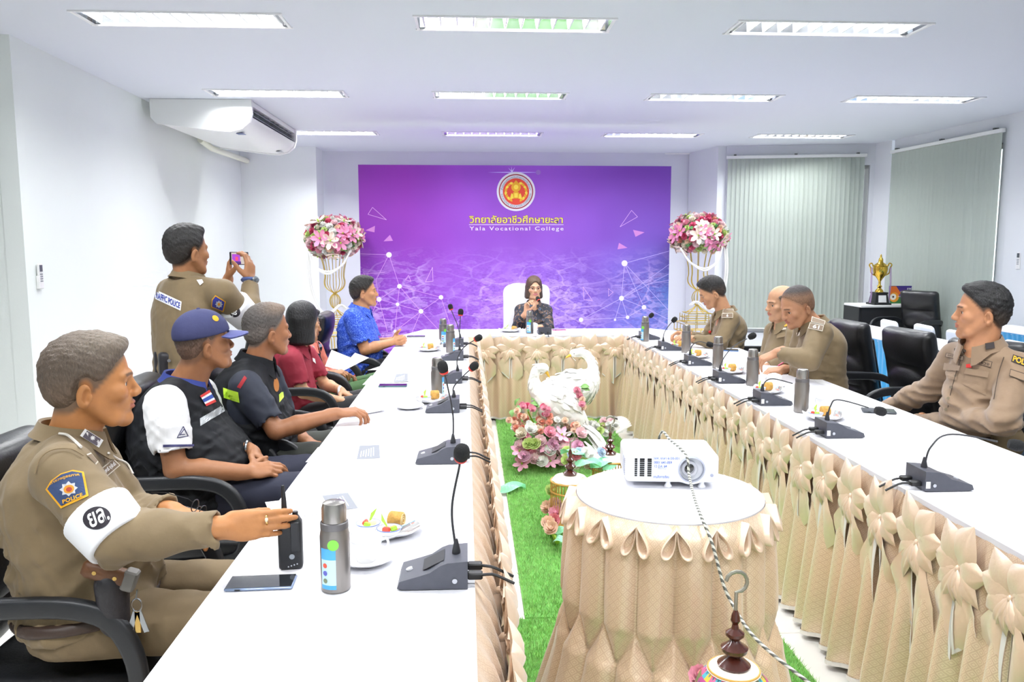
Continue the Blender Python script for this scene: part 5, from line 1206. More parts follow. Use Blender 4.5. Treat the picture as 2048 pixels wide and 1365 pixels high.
def cage(label, c, r, ztop, zb):
    t = thing('bird_cage', label, 'bird cage', (c[0], c[1], 0), 0, 'bamboo bird cages'); cc = (c[0], c[1], 0)
    finial(t, cc, ztop, 1.15)
    n = 40; A = np.linspace(0, 2*PI, n, endpoint=False); rg_ = [np.stack([c[0]+q*(1+.03*w*np.cos(A*10))*np.cos(A), c[1]+q*(1+.03*w*np.cos(A*10))*np.sin(A), np.full(n, z)], 1) for q, z, w in ((.02, ztop, 0), (r*.8, ztop-.012, 0), (r*.95, ztop-.03, 1))]
    MB().rings(rg_, caps=False).build('lace_cover', m_lace, t, 60)
    for z in (ztop-.035, ztop-.09, zb): MB().tube([(c[0]+r*math.cos(a), c[1]+r*math.sin(a), z) for a in A], .005, 6, closed=True).build('hoop', m_bamboo, t)
    bar = MB().tube([(r, 0, zb), (r, 0, ztop-.035)], .002, 5).mesh('bar'); bar.materials.append(m_bamboo)
    for k in range(36): inst('bar', bar, t, (0, 0, 0), rotm('Z', 2*PI*k/36))
    MB().lathe([(.0001, .011), (r, .011), (r, zb+.004), (.0001, zb+.004)], 30, cc).build('base', m_bamboo, t)
    return t
zc = .32; p = az(1140, 960, .28); cage('bamboo bird cage with lace cover behind the round table', p[:2], .105, .31, .05)
p = az(1220, 905, .30); cage('bamboo bird cage half hidden behind the round table top', p[:2]+np.array([.0, .0]), .105, .29, .05)
# covered cage in the foreground
p = az(1468, 1322, .53); cf = thing('bird_cage', 'bird cage in a colourful diamond cover below the round table', 'bird cage', (p[0], p[1], 0)); cc = (p[0], p[1], 0)
finial(cf, cc, .515, 1.2)
m_dia = M('diamond_cover', '#e88a3c', .8); N, L, b = nodes_of(m_dia); a_ = N.new('ShaderNodeAttribute'); a_.attribute_name = 'suv'; vm = N.new('ShaderNodeTexVoronoi'); vm.distance = 'MANHATTAN'; vm.inputs['Scale'].default_value = 1.0; vm.inputs['Randomness'].default_value = .0; L.new(a_.outputs['Vector'], vm.inputs['Vector'])
wn = N.new('ShaderNodeTexWhiteNoise'); L.new(vm.outputs['Position'], wn.inputs['Vector']); cr = N.new('ShaderNodeValToRGB'); cr.color_ramp.interpolation = 'CONSTANT'; L.new(wn.outputs['Value'], cr.inputs[0]); e = cr.color_ramp.elements
for k_, (pp, cl) in enumerate(((0, '#d9608a'), (.22, '#4fa7b8'), (.42, '#f0b43c'), (.62, '#b04a86'), (.8, '#7d7a50'))):
    q = e[k_] if k_ < 2 else e.new(pp); q.position = pp; q.color = lin(cl)
ed = N.new('ShaderNodeMapRange'); L.new(vm.outputs['Distance'], ed.inputs[0]); ed.inputs[1].default_value = .16; ed.inputs[2].default_value = .2; mxx = N.new('ShaderNodeMix'); mxx.data_type = 'RGBA'; L.new(ed.outputs[0], mxx.inputs[0]); mxx.inputs[6].default_value = lin('#3f6f7a'); L.new(cr.outputs[0], mxx.inputs[7]); L.new(mxx.outputs[2], b.inputs['Base Color'])
A = np.linspace(0, 2*PI, 61); prf = [(.04, .512), (.062, .505), (.085, .48), (.10, .44), (.112, .36), (.118, .25), (.12, .05)]
V = np.array([[(p[0]+r*math.cos(a), p[1]+r*math.sin(a), z) for r, z in prf] for a in A]); uv = np.array([[(a/(2*PI)*28, (1-z)*42) for r, z in prf] for a in A]); obj('cover', suv_mesh('cover', V, uv, m_dia), m_dia, cf, 0)
MB().lathe([(.03, .517), (.055, .516), (.066, .506)], 30, cc, caps=False).build('lace_collar', m_lace, cf, 60)
MB().tube([(p[0]+.062*math.cos(a), p[1]+.062*math.sin(a), .509) for a in np.linspace(0, 2*PI, 40, endpoint=False)], .003, 6, closed=True).build('gold_trim', m_bamboo, cf)
for a in np.linspace(0, 2*PI, 26, endpoint=False): inst('lace_ruffle', leaf_m if False else CARN[WHIT], cf, (.108*math.cos(a), .108*math.sin(a), .42), orient(np.array([math.cos(a), math.sin(a), .2]), a), .5)
MB().lathe([(.0001, .012), (.13, .012), (.13, .05), (.0001, .052)], 30, cc).build('base', m_bamboo, cf)
inst('rose', ROSE[PINK], cf, tuple(az(1398, 1362, .44)-np.array(cf.location)), orient(np.array([0, -.5, .7]), 0), 1.3); inst('carnation', CARN[CORAL], cf, tuple(az(1412, 1355, .46)-np.array(cf.location)), orient(np.array([0, -.5, .7]), 0), .9)
# ------------------------------------------------------------------ projector and its cable
m_proj = M('projector_white', '#eef0f6', .35); pj0 = az(1345, 972, RZ); PX, PY = pj0[0], pj0[1]+.075; RP_ = rotm('Z', -.10)
pjt = thing('projector', 'white projector with handwritten blue notes on the round table', 'projector', (PX, PY, RZ))
def pp(x, y, z): return np.array([PX, PY, RZ])+RP_@np.array([x, y, z])
f = Field(); f.add(p_box(pp(0, 0, .067), (.152, .11, .048), RP_, .016), .004)
f.cut(p_half(pp(0, -.112, .115), RP_@np.array([0, -.55, 1])), .006)
lens = np.array([.062, -.105, .066]); f.add(p_cap(pp(.062, -.05, .064), pp(.062, -.112, .064), .050, .050, .006), .010)
f.sub(p_cap(pp(.062, -.095, .066), pp(.062, -.14, .066), .040, .044, .002), .003)
fobj('casing', f, .004, m_proj, pjt, 1)
MB().lathe([(.038, 0), (.044, .012), (.0395, .016), (.0001, .016)][:3], 32, pp(.062, -.100, .066), RP_@rotm('X', PI/2), caps=False).build('lens_ring', M('lens_ring_grey', '#aeb3c4', .35), pjt)
MB().lathe([(.0001, 0), (.026, 0), (.026, .012), (.024, .014), (.017, .012), (.0165, .006), (.0001, .006)], 28, pp(.057, -.094, .066), RP_@rotm('X', PI/2)).build('lens_barrel', M('lens_barrel', '#c7c9d2', .3), pjt)
MB().lathe([(.0001, .0085), (.0163, .007)], 28, pp(.055, -.094, .068), RP_@rotm('X', PI/2), caps=False).build('lens', M('lens_black', '#0b0c0f', .05, coat=1), pjt)
MB().cyl(pp(.128, -.110, .047), pp(.128, -.112, .047), .0055, n=14).build('sensor', M('sensor_grey', '#a9afc6', .4), pjt)
for r in range(9):
    for k, (x0, w) in enumerate(((-.118, .008), (-.098, .015), (-.074, .013))):
        MB().box(pp(x0, -.1105, .098-r*.0068), (w, .004, .0040 if r else .006), RP_).build('vent_slot', m_dark, pjt, 0)
    MB().box(pp(-.1525, -.06+.0*r, .096-r*.0068), (.003, .07, .0022), RP_).build('vent_slot', M('vent_shadow', '#b9bcc8', .6), pjt, 0)
for x, y in ((-.01, -.09), (.10, -.09), (0, .08)): MB().lathe([(.0001, 0), (.012, 0), (.013, .004), (.008, .012), (.008, .022), (.0001, .022)], 16, pp(x, y, .0)).build('foot', m_proj, pjt)
def ptext(s, x0, x1, z0, z1, col, bold=0.01):
    v, f_, sz = text_verts(s, bold); P = [pp(x0+(x1-x0)*a/sz[0], -.1112, z0+(z1-z0)*b_/sz[1]) for a, b_ in v]; mb = MB(); mb.add(P, f_); mb.build('handwriting' if col == '#3f6fd0' else 'maker_mark', M('ink_'+col[1:], col, .6), pjt, 0)
ptext('วอศ. ยะลา 6130-001', -.062, .022, .0985, .107, '#3f6fd0'); ptext('0001 641-059', -.060, -.002, .084, .0925, '#3f6fd0'); ptext('12 มี.ค. 64', -.058, -.018, .0715, .081, '#3f6fd0'); ptext('BenQ', -.046, -.020, .064, .071, '#c6cad6', .02); ptext('งานสื่อการเรียน', -.061, -.010, .036, .046, '#3f6fd0')
m_braid = M('braided_cable', '#7d7f78', .6); N, L, b = nodes_of(m_braid); tc2 = N.new('ShaderNodeTexCoord'); wv = N.new('ShaderNodeTexWave'); wv.inputs['Scale'].default_value = 28; wv.bands_direction = 'DIAGONAL'; L.new(tc2.outputs['Object'], wv.inputs['Vector']); cr = N.new('ShaderNodeValToRGB'); cr.color_ramp.elements[0].color = lin('#5c5e58'); cr.color_ramp.elements[1].color = lin('#d2d3c8'); cr.color_ramp.elements[0].position = .45; cr.color_ramp.elements[1].position = .55; L.new(wv.outputs['Fac'], cr.inputs[0]); L.new(cr.outputs[0], b.inputs['Base Color'])
cab = [pp(-.01, .108, .05), pp(-.012, .135, .10), pp(-.004, .10, .142), pp(.012, .03, .130), pp(.034, -.06, .122), pp(.047, -.118, .104), pp(.050, -.135, .055), ay(1390, 1000, 2.30), ay(1405, 1040, 2.18), ay(1425, 1090, 2.13), ay(1447, 1170, 2.09), ay(1468, 1215, 2.06), ay(1500, 1265, 1.98), ay(1540, 1305, 1.9), ay(1590, 1345, 1.82), ay(1640, 1385, 1.74), ay(1700, 1450, 1.65)]
tag(MB().tube(spline(cab, 90), .0046, 8).build('power_cable', m_braid), 'grey braided cable draped over the projector down to the floor', 'cable')
# ------------------------------------------------------------------ far corner: desk, trophy, award sign, covered chairs, blue-skirted tables
m_desk = M('desk_white', '#e6e7e6', .4); m_deskb = M('desk_black', '#1c1d20', .5)
D0 = ay(1722, 611, 9.35); dx1 = 5.38; dz = D0[2]; dt = thing('office_desk', 'black office desk with pale top below the trophy', 'desk', ((D0[0]+dx1)/2, 9.57, 0))
MB().box(((D0[0]+dx1)/2, 9.57, dz-.014), (dx1-D0[0], .44, .028), bev=.004).build('desk_top', m_desk, dt)
MB().box(((D0[0]+dx1)/2, 9.40, (dz-.03)/2+.02), (dx1-D0[0]-.06, .02, dz-.07)).build('modesty_panel', m_deskb, dt, 0)
for x in (D0[0]+.02, dx1-.02): MB().box((x, 9.6, (dz-.028)/2), (.03, .40, dz-.028)).build('side_panel', m_deskb, dt, 0)
tp = ay(1757, 608, 9.48); tx, ty, tzz = tp[0], 9.48, dz; m_gold2 = M('trophy_gold', '#d8b24a', .15, metal=1.0)
t = thing('trophy', 'tall gold trophy cup on a black plinth', 'trophy', (tx, ty, tzz)); k_ = 1.0
MB().rings([[(tx+s*w, ty+q*w, tzz+z) for s, q in ((-1, -1), (1, -1), (1, 1), (-1, 1))] for w, z in ((.105, 0), (.105, .02), (.085, .025), (.07, .13), (.075, .135), (.075, .15))]).build('plinth', m_deskb, t, 0)
MB().poly([(tx-.05, ty-.0915, tzz+.03), (tx+.05, ty-.0915, tzz+.03), (tx+.047, ty-.080, tzz+.115), (tx-.047, ty-.080, tzz+.115)]).build('plaque', m_paper, t, 0)
z0 = tzz+.15
MB().lathe([(.0001, z0), (.05, z0), (.045, z0+.02), (.02, z0+.05), (.03, z0+.07), (.015, z0+.09), (.014, z0+.13), (.03, z0+.16), (.075, z0+.22), (.085, z0+.28), (.082, z0+.31), (.09, z0+.315), (.06, z0+.34), (.028, z0+.36), (.025, z0+.40), (.012, z0+.42), (.008, z0+.45), (.0001, z0+.46)], 24, (tx, ty, 0)).build('cup', m_gold2, t, 60)
for s in (-1, 1):
    MB().tube(spline([(tx+s*.06, ty, z0+.20), (tx+s*.11, ty, z0+.23), (tx+s*.12, ty, z0+.29), (tx+s*.14, ty, z0+.33), (tx+s*.11, ty, z0+.35), (tx+s*.09, ty, z0+.31)], 18), .008, 8).build('handle', m_gold2, t)
    for q in (0, .012): MB().tube(spline([(tx+s*.115+q, ty-.01, z0+.30), (tx+s*.12+q, ty-.02, z0+.1), (tx+s*.112+q, ty-.02, z0-.03), (tx+s*.12+q, ty-.01, z0-.13)], 12), .004, 5).build('ribbon', M('ribbon_lilac', '#b79ac6', .6), t)
sA = ay(1777, 610, 9.62); sB = ay(1846, 572, 9.62); zz0 = dz
sg = thing('award_sign', 'printed award sign with red Thai lettering and a fiery football', 'sign', ((sA[0]+sB[0])/2, 9.62, zz0))
m_sgn = M('award_print', '#5a3a9a', .5); N, L, b = nodes_of(m_sgn); tc3 = N.new('ShaderNodeTexCoord'); s3 = N.new('ShaderNodeSeparateXYZ'); L.new(tc3.outputs['Object'], s3.inputs[0]); mr3 = N.new('ShaderNodeMapRange'); L.new(s3.outputs[2], mr3.inputs[0]); mr3.inputs[1].default_value = zz0; mr3.inputs[2].default_value = sB[2]; cr = N.new('ShaderNodeValToRGB'); L.new(mr3.outputs[0], cr.inputs[0]); e = cr.color_ramp.elements; e[0].color = lin('#2f7a3a'); e[1].color = lin('#3a2f8a'); q = e.new(.32); q.color = lin('#3f7a45'); q = e.new(.42); q.color = lin('#6a3a8c'); L.new(cr.outputs[0], b.inputs['Base Color'])
SH = sB[2]-zz0; SW = sB[0]-sA[0]; RS = rotm('X', 0)
MB().box(((sA[0]+sB[0])/2, 9.625, zz0+SH/2), (SW, .01, SH)).build('board', m_sgn, sg, 0)
MB().box(((sA[0]+sB[0])/2, 9.66, zz0+.03), (SW*.6, .07, .01)).build('foot', m_deskb, sg, 0)
def sp2(u, v, k=1): return np.array([sA[0]+SW*u, 9.62-.0015*k, zz0+SH*v])
def sdisc(u, v, r, col, k, n=20): return MB().poly([sp2(u+r*math.cos(a)*SH/SW, v+r*math.sin(a), k) for a in np.linspace(0, 2*PI, n, endpoint=False)]).build('print_disc', M('print_'+col[1:], col, .6), sg, 0)
MB().poly([sp2(.02, .98), sp2(.2, .98), sp2(.34, .6), sp2(.2, .2), sp2(.02, .3)]).build('flame_print', M('print_e8742a', '#e8742a', .6), sg, 0); sdisc(.15, .36, .28, '#f0a030', 2); sdisc(.12, .38, .18, '#f3efe6', 3); sdisc(.12, .38, .06, '#4a3a3a', 4)
def stext(s, u0, u1, v0, v1, col, k, bold=.02):
    v, f_, sz = text_verts(s, bold); mb = MB(); mb.add([sp2(u0+(u1-u0)*a/sz[0], v0+(v1-v0)*b_/sz[1], k) for a, b_ in v], f_); mb.build('lettering', M('print_'+col[1:], col, .6), sg, 0)
stext('รางวัล', .52, .73, .78, .92, '#ffffff', 3); stext('ชนะเลิศ', .33, .90, .48, .76, '#ffffff', 3, .05); stext('ชนะเลิศ', .34, .89, .49, .75, '#d9323c', 4, .015); stext('การแข่งขันฟุตบอล', .26, .8, .36, .44, '#ffffff', 3); stext('ยอดเยี่ยม', .36, .6, .22, .32, '#ffffff', 3)
m_blue = M('blue_skirt', '#37a3dc', .6, sheen=.3)
def blue_table(label, poly, path, extra=None):
    t = thing('covered_table', label, 'table', (*np.mean(poly, 0), 0)); P = np.array([[x, y, TZ] for x, y in poly]); MB().poly(P-np.array([0, 0, .02]), .02).build('white_cloth', m_cloth, t, 0)
    sk = skirt(path, t, .07, 9, mat=m_blue, amp=.010, hem=False, flare=.01)
    for x, y in [np.mean(poly, 0)*.2+np.array(q)*.8 for q in poly]: MB().box((x, y, .37), (.04, .04, .739)).build('leg', M('table_steel', '#5c5f63', .4, metal=.7), t)
blue_table('white-topped table with bright blue skirt behind the right-hand chairs', [(3.52, 4.2), (4.05, 4.2), (4.0, 7.9), (3.45, 7.9)], [(4.05, 4.2), (4.0, 7.9), (3.45, 7.9), (3.52, 4.2), (4.05, 4.2)][::-1])
blue_table('white-topped table with bright blue skirt at the far right', [(4.95, 6.2), (5.45, 6.2), (5.45, 7.75), (4.95, 7.75)], [(5.45, 6.2), (5.45, 7.75), (4.95, 7.75), (4.95, 6.2), (5.45, 6.2)][::-1])
m_cover = M('white_chair_cover', '#f3f3f6', .75, bump=.15, bscale=14)
def cov_chair(label, px, py, Y):
    p = ax(px, py, 4.50); zt = p[2]; R = rotm('Z', 1.50); p = p-R@np.array([0, -.2, 0]); Y = p[1]; t = thing('covered_chair', label, 'chair', (p[0], Y, 0), 0, 'white covered chairs')
    def q(x, y, z): return np.array([p[0], Y, 0])+R@np.array([x, y, z])
    f = Field(); f.add(p_box(q(0, -.20, zt-.22), (.19, .022, .22), R@rotm('X', -.15), .02), .01).sub(p_box(q(0, -.2, zt+.09), (.1, .3, .03), R, .03), .02); 
    for s in (-1, 1): f.sub(p_box(q(s*.215, -.2, zt+.03), (.05, .3, .05), R@rotm('Y', s*.7), .01), .04)
    fobj('back_cover', f, .012, m_cover, t, 2); f = Field(); f.add(p_box(q(0, .02, .43), (.20, .20, .025), R, .02), .01); fobj('seat_cover', f, .014, m_cover, t, 1)
    for x in (-.17, .17):
        for y in (-.17, .17): MB().cyl(q(x, y, 0), q(x, y, .42), .014, n=8).build('leg', m_white, t)
cov_chair('white covered chair, leftmost behind the blue-skirted table', 1784, 640, 7.15); cov_chair('white covered chair, second behind the blue-skirted table', 1854, 649, 6.5); cov_chair('white covered chair, third, left of the officer\'s head', 1922, 661, 5.9); cov_chair('white covered chair at the right edge behind the officer\'s shoulder', 2044, 682, 5.2)
# ------------------------------------------------------------------ people
def hand_prims(f, w, d, n, side, curls, s=1.0, spread=.05, thumb=(.55, .75, .25), tb=.35):
    """w wrist, d towards the fingers, n out of the palm; curls: per finger (index..little) the three joint bends"""
    w = np.asarray(w, float); d = unit(d); n = unit(np.asarray(n, float)-d*(np.asarray(n, float)@d)); t = np.cross(d, n)*(1 if side == 'R' else -1); ends = []
    f.add(p_cone(w-d*.03*s, w+d*.012*s, .0255*s, .024*s), .012); f.add(p_ell(w+d*.05*s, (.040*s, .048*s, .0145*s), np.stack([t, d, n], 1)), .014)
    ms = [(.026, .086), (.009, .090), (-.009, .086), (-.026, .078)]; Ls = [(.042, .025, .021), (.046, .029, .022), (.043, .027, .022), (.034, .021, .019)]
    for i, (o, l) in enumerate(ms):
        m = w+d*l*s+t*o*s-n*.002*s; f.add(p_cone(w+d*.02*s+t*o*.6*s, m, .0125*s, .0105*s), .009)
        a = 0.0; p = m; dd = unit(d+t*spread*(1.5-i)*.9); r0 = (.0098, .0098, .0093, .0083)[i]*s
        for q in range(3):
            a += curls[i][q]; v = unit(dd*math.cos(a)+n*math.sin(a)); e = p+v*Ls[i][q]*s; r1 = r0*(.93 if q < 2 else .82); f.add(p_cone(p, e, r0, r1), .0028 if q else .006); p = e; r0 = r1
        ends.append((p, v))
    b = w+d*.022*s+t*.024*s+n*.004*s; v = unit(d*thumb[0]+t*thumb[1]+n*thumb[2]); p = b+v*.042*s; f.add(p_cone(b, p, .0155*s, .0125*s), .010)
    v2 = unit(v+d*tb); e = p+v2*.032*s; f.add(p_cone(p, e, .0118*s, .0108*s), .004); v3 = unit(v2+d*tb*.6+n*.15); f.add(p_cone(e, e+v3*.024*s, .0105*s, .0085*s), .003); ends.append((e+v3*.024*s, v3)); return ends
RELAX = [(.35, .4, .25), (.4, .45, .3), (.45, .5, .3), (.5, .5, .3)]; FIST = [(.9, 1.0, .6), (1.0, 1.1, .6), (1.1, 1.1, .6), (1.1, 1.1, .6)]; FLAT = [(.1, .15, .1)]*4; GRIP = [(.45, .7, .4), (.5, .75, .4), (.6, .8, .45), (.7, .8, .5)]
def head_field(P, R, s, fem=False, jaw=1.0):
    f = Field(); E = lambda c, r, k, add=True: (f.add if add else f.sub)(p_ell(P(*c), np.array(r)*s, R), k*s)
    C = lambda a, b, r1, r2, k: f.add(p_cone(P(*a), P(*b), r1*s, r2*s), k*s)
    E((0, -.010, .030), (.074, .093, .084), .01); E((0, .028, -.034), (.060*jaw, .060, .076), .03); E((0, .062, -.062), (.034, .028, .034), .018)
    for x in (-1, 1):
        C((x*.054*jaw, -.008, -.045), (x*.038*jaw, .045, -.092), .019, .016, .02); C((x*.038*jaw, .045, -.092), (0, .070, -.100), .016, .016, .015)
        E((x*.043, .058, -.026), (.022, .022, .020), .016); C((x*.012, .086, .014), (x*.042, .071, .012), .009, .009, .012)
    E((0, .072, -.098), (.020, .018, .016), .014)
    for x in (-1, 1): f.sub(p_sph(P(x*.031, .097, -.008), .0175*s), .012*s)
    C((0, .084, .006), (0, .102, -.030), .0075, .0110, .010); E((0, .101, -.033), (.0135, .0115, .010), .006)
    for x in (-1, 1): E((x*.0125, .096, -.036), (.009, .011, .0085), .005)
    E((0, .091, -.0585), (.023, .008, .0055), .005); E((0, .089, -.0685), (.020, .009, .0065), .005)
    f.sub(p_cone(P(-.021, .096, -.0632), P(.021, .096, -.0632), .0022*s, .0022*s), .003*s)
    for x in (-1, 1):
        E((x*.031, .0665, -.008), (.0175, .0135, .0115), .006); f.sub(p_ell(P(x*.031, .0845, -.0080), np.array((.0135, .0100, .0052))*s, R), .001*s); f.sub(p_ell(P(x*.0395, .0785, -.0085), np.array((.0075, .0075, .0042))*s, R), .001*s)
        er = R@rotm('Y', x*.12)@rotm('Z', -x*.35)@rotm('X', -.12)
        f.add(p_ell(P(x*.078, -.016, -.026), np.array((.0085, .0175, .031))*s, er), .005*s); f.sub(p_ell(P(x*.0845, -.010, -.025), np.array((.006, .0095, .018))*s, er), .004*s); f.add(p_ell(P(x*.079, -.003, -.030), np.array((.005, .005, .008))*s, er), .004*s)
    return f
def hair_field(P, R, s, style, seed=0):
    f = Field(); rg = np.random.default_rng(seed); k1 = rg.normal(0, 1, (6, 3))*260/s; ph = rg.uniform(0, 6, 6); kind = style['kind']
    E = lambda c, r, k: f.add(p_ell(P(*c), np.array(r)*s, R), k*s)
    if kind in ('short', 'flat', 'buzz', 'bald'):
        t = {'short': .009, 'flat': .0055, 'buzz': .0035, 'bald': .004}[kind]
        E((0, -.011, .030), (.0745+t*.7, .0935+t, .0845+t), .01); E((0, -.050, -.012), (.058+t*.5, .046+t, .058), .02)
        if kind == 'short': E((0, .020, .088), (.054, .068, .030), .02); E((0, .052, .080), (.042, .030, .021), .02)
        if kind == 'flat': E((0, .010, .093), (.054, .070, .029), .02); E((0, .055, .078), (.046, .032, .022), .02)
        c = style.get('line', .0147); f.cut(p_half(P(0, .73*c, -.68*c), R@np.array([0, .73, -.68])), .004*s)
        f.sub(p_ell(P(0, .118, -.008), np.array((.060, .052, .072))*s, R), .02*s)
        for x in (-1, 1): f.sub(p_ell(P(x*.086, -.008, -.026), np.array((.022, .021, .037))*s, R), .004*s)
        if kind == 'bald': f.sub(p_ell(P(0, .045, .115), np.array((.085, .125, .085))*s, R), .01*s)
        f.sub(p_ell(P(0, -.06, -.125), np.array((.09, .09, .05))*s, R), .006*s)
    else:
        L = style.get('len', .12)
        E((0, -.012, .033), (.082, .104, .095), .01); f.add(p_loft(P(0, -.026, -L), R, [(0, 0, 0, .094*s, .084*s), (L*.5*s, 0, 0, .092*s, .084*s), ((L+.03)*s, 0, .004, .080*s, .082*s)], 2.5), .03*s)
        f.sub(p_ell(P(*style.get('face', (0, .100, -.03))), np.array(style.get('fr', (.060, .075, .105)))*s, R), .012*s); f.sub(p_cone(P(0, .0, -.06), P(0, .02, -.3), .062*s, .08*s), .01*s)
        if style.get('part'): f.sub(p_cone(P(.02, .09, .115), P(.02, -.03, .132), .006*s, .004*s), .008*s)
    amp = style.get('rough', .0016)*s; c0 = P(0, 0, 0).astype(np.float32); R32 = R.astype(np.float32); line = style.get('line', .0147); hd_ = style.get('hard', 0)
    def g(p, d):
        o = np.zeros(len(p), np.float32)
        for i in range(6): o += np.sin(p@k1[i].astype(np.float32)+ph[i])
        d = d+amp*o/2.2
        if kind in ('short', 'flat', 'buzz', 'bald'):
            q = (p-c0)@R32/s; pl = -(.73*q[:, 1]-.68*q[:, 2]-line)+.0028*o*.6; m = smooth01(pl, -.002, .020)
            e = np.sqrt(((np.abs(q[:, 0])-.080)/.020)**2+((q[:, 1]+.010)/.026)**2+((q[:, 2]+.026)/.042)**2); m = m*smooth01(e, .95, 1.35)
            nb_ = smooth01(q[:, 2]+.3*q[:, 1]*0, -.082, -.055); m = m*nb_
            tk = {'short': .012, 'flat': .009, 'buzz': .0055, 'bald': .006}[kind]; d = d+tk*s*(1-m)
        return d
    return f.warp(g)
def smooth01(x, a, b): t = np.clip((x-a)/(b-a), 0, 1); return t*t*(3-2*t)
def person(label, S):
    """S: joints in metres plus looks; returns the empty and its named parts"""
    g = lambda k, d=None: S.get(k, d)
    Pv, Nk, SL, SR = [np.asarray(S[k], float) for k in ('P', 'N', 'SL', 'SR')]
    root = thing('person', label, 'person', (Pv[0], Pv[1], 0)); out = {'root': root}
    up = unit(Nk-Pv); rt = SR-SL; rt = unit(rt-up*(rt@up)); fw = np.cross(up, rt); T = np.stack([rt, fw, up], 1); H = np.linalg.norm(Nk-Pv); sw = np.linalg.norm(SR-SL)/2
    gi = g('girth', 1.0); be = g('belly', 0.0); cl = g('cloth', .012)
    def tp(x, y, z): return Pv+T@np.array([x, y, z*H])
    hump = g('hump', .02)
    secs = [(-.20, 0, .00, .172, .120), (-.04, 0, .00, .172, .122+be*.25), (.10, 0, be*.35, .160, .118+be*.5), (.26, 0, be*.40, .160, .116+be*.55), (.45, 0, be*.15-hump*.3, .168, .115+be*.25), (.66, 0, -hump, .176, .112), (.82, 0, -hump*.9, .158, .092), (.92, 0, -hump*.4, .115, .070), (.99, 0, .0, .070, .060)]
    wsc = sw/.185
    secs = [(t*H, cx, cy, a*wsc*g('wide', 1)*(1 if t > .5 else gi), b*gi) for t, cx, cy, a, b in secs]
    infl = lambda q, lo=-9, hi=9: [(t, cx, cy, a+q, b+q) for t, cx, cy, a, b in secs if lo <= t/H <= hi]
    hv, cv, av = g('hv', .0045), g('cv', .010), g('av', .005); skin = np.array(lin(g('skin', '#b98560'))[:3])
    # --- head, neck, arms and hands: the body
    hc = np.asarray(S['head'], float); hf = unit(S['hf']); hu = np.asarray(S.get('hu', (0, 0, 1)), float); hr = unit(np.cross(hf, hu)); hu = np.cross(hr, hf); R = np.stack([hr, hf, hu], 1); s = g('hs', 1.0)
    HP = lambda x, y, z: hc+R@(np.array([x, y, z])*s)
    f = head_field(HP, R, s, jaw=g('jaw', 1.0)); nr = g('neck', .055)
    nb = Nk+fw*.018-up*.03; f.add(p_cone(HP(0, -.022, -.05), nb, nr*.98*s, nr*1.12), .022); f.add(p_cone(nb, Nk-up*.12+fw*.02, nr*1.1, .07), .03)
    V, Q = f.mesh(hv); V = relax(V, Q, 1); L = (V-hc)@R/s
    col = np.tile(skin, (len(V), 1)); x, y, z = L[:, 0], L[:, 1], L[:, 2]; ax_ = np.abs(x)
    def tint(mask, c, a): nonlocal col; m_ = (np.clip(mask, 0, 1)*a)[:, None]; col = col*(1-m_)+np.array(lin(c)[:3])*m_
    lips = (1-smooth01(((x/.026)**2+((z+.0633)/.0125)**2), .7, 1.1))*(y > .078); tint(lips, g('lips', '#a4594c'), .75)
    zb = .0165-.10*np.maximum(0, ax_-.030); brow = (1-smooth01(np.abs(z-zb), .002, .0055))*smooth01(ax_, .009, .016)*(1-smooth01(ax_, .044, .052))*(y > .045); tint(brow, g('brow', '#2b201b'), g('browa', .8))
    lash = (1-smooth01(((ax_-.031)/.0150)**2+((z+.0045)/.0030)**2, .6, 1.2))*(y > .06); tint(lash, '#2a1c17', .55)
    tint((y > .03)*(1-smooth01(((ax_-.043)/.022)**2+((z+.026)/.02)**2, .3, 1.0)), '#c9755c', .12)
    if g('stubble'): tint((1-smooth01(((x)/.05)**2+((z+.085)/.03)**2, .4, 1.1))*(y > .02), '#4a3a33', g('stubble'))
    if g('hair') and S['hair']['kind'] in ('short', 'flat', 'buzz', 'bald') and not g('noscalp'):
        ln_ = S['hair'].get('line', .0147); pl = -(.73*y-.68*z-ln_)+.0015*np.sin(x*400)*np.sin(z*370+y*290); e = np.sqrt(((ax_-.080)/.016)**2+((y+.012)/.022)**2+((z+.026)/.038)**2)
        msk = smooth01(pl, -.006, .008)*smooth01(e, .95, 1.25)*smooth01(z, -.085, -.06)
        if S['hair']['kind'] == 'bald': msk = msk*(1-smooth01(z+.2*y, .035, .06))
        tint(msk, S['hair'].get('side', S['hair']['col']), .9 if S['hair']['kind'] != 'buzz' else .6)
    VV, QQ, CC = [V], [Q], [col]
    arms = Field(); sl = g('sleeve', 'long')
    for sd in 'LR':
        if g('W'+sd) is None: continue
        Sj, Ej, Wj = SL if sd == 'L' else SR, np.asarray(S['E'+sd], float), np.asarray(S['W'+sd], float); k = g('arm', 1.0)
        arms.add(p_cone(Sj, Ej, .046*k, .039*k), .012); arms.add(p_cone(Ej, Ej+(Wj-Ej)*.35, .038*k, .040*k), .012); arms.add(p_cone(Ej+(Wj-Ej)*.35, Wj, .040*k, .0255*k), .012)
        hd = S['H'+sd]; out['tips'+sd] = hand_prims(arms, Wj, hd[0], hd[1], sd, hd[2], g('hands', 1.0)*(hd[5] if len(hd) > 5 else 1), thumb=hd[3] if len(hd) > 3 else (.55, .75, .25), spread=hd[4] if len(hd) > 4 else .05)
    arms.add(p_cone(SL, SR, .04, .04), .02).add(p_cone(Nk-up*.1, Pv, .07, .07), .03)
    if sl == 'none': pass
    V, Q = arms.mesh(av); V = relax(V, Q, 1); VV.append(V); QQ.append(Q+len(VV[0])); CC.append(np.tile(skin*g('handtone', 1.0), (len(V), 1)))
    m_skin = M('skin', '#b98560', .48, attr='Col', var=.05, vscale=45, bump=.04, bscale=300, spec=.4, sss=.0)
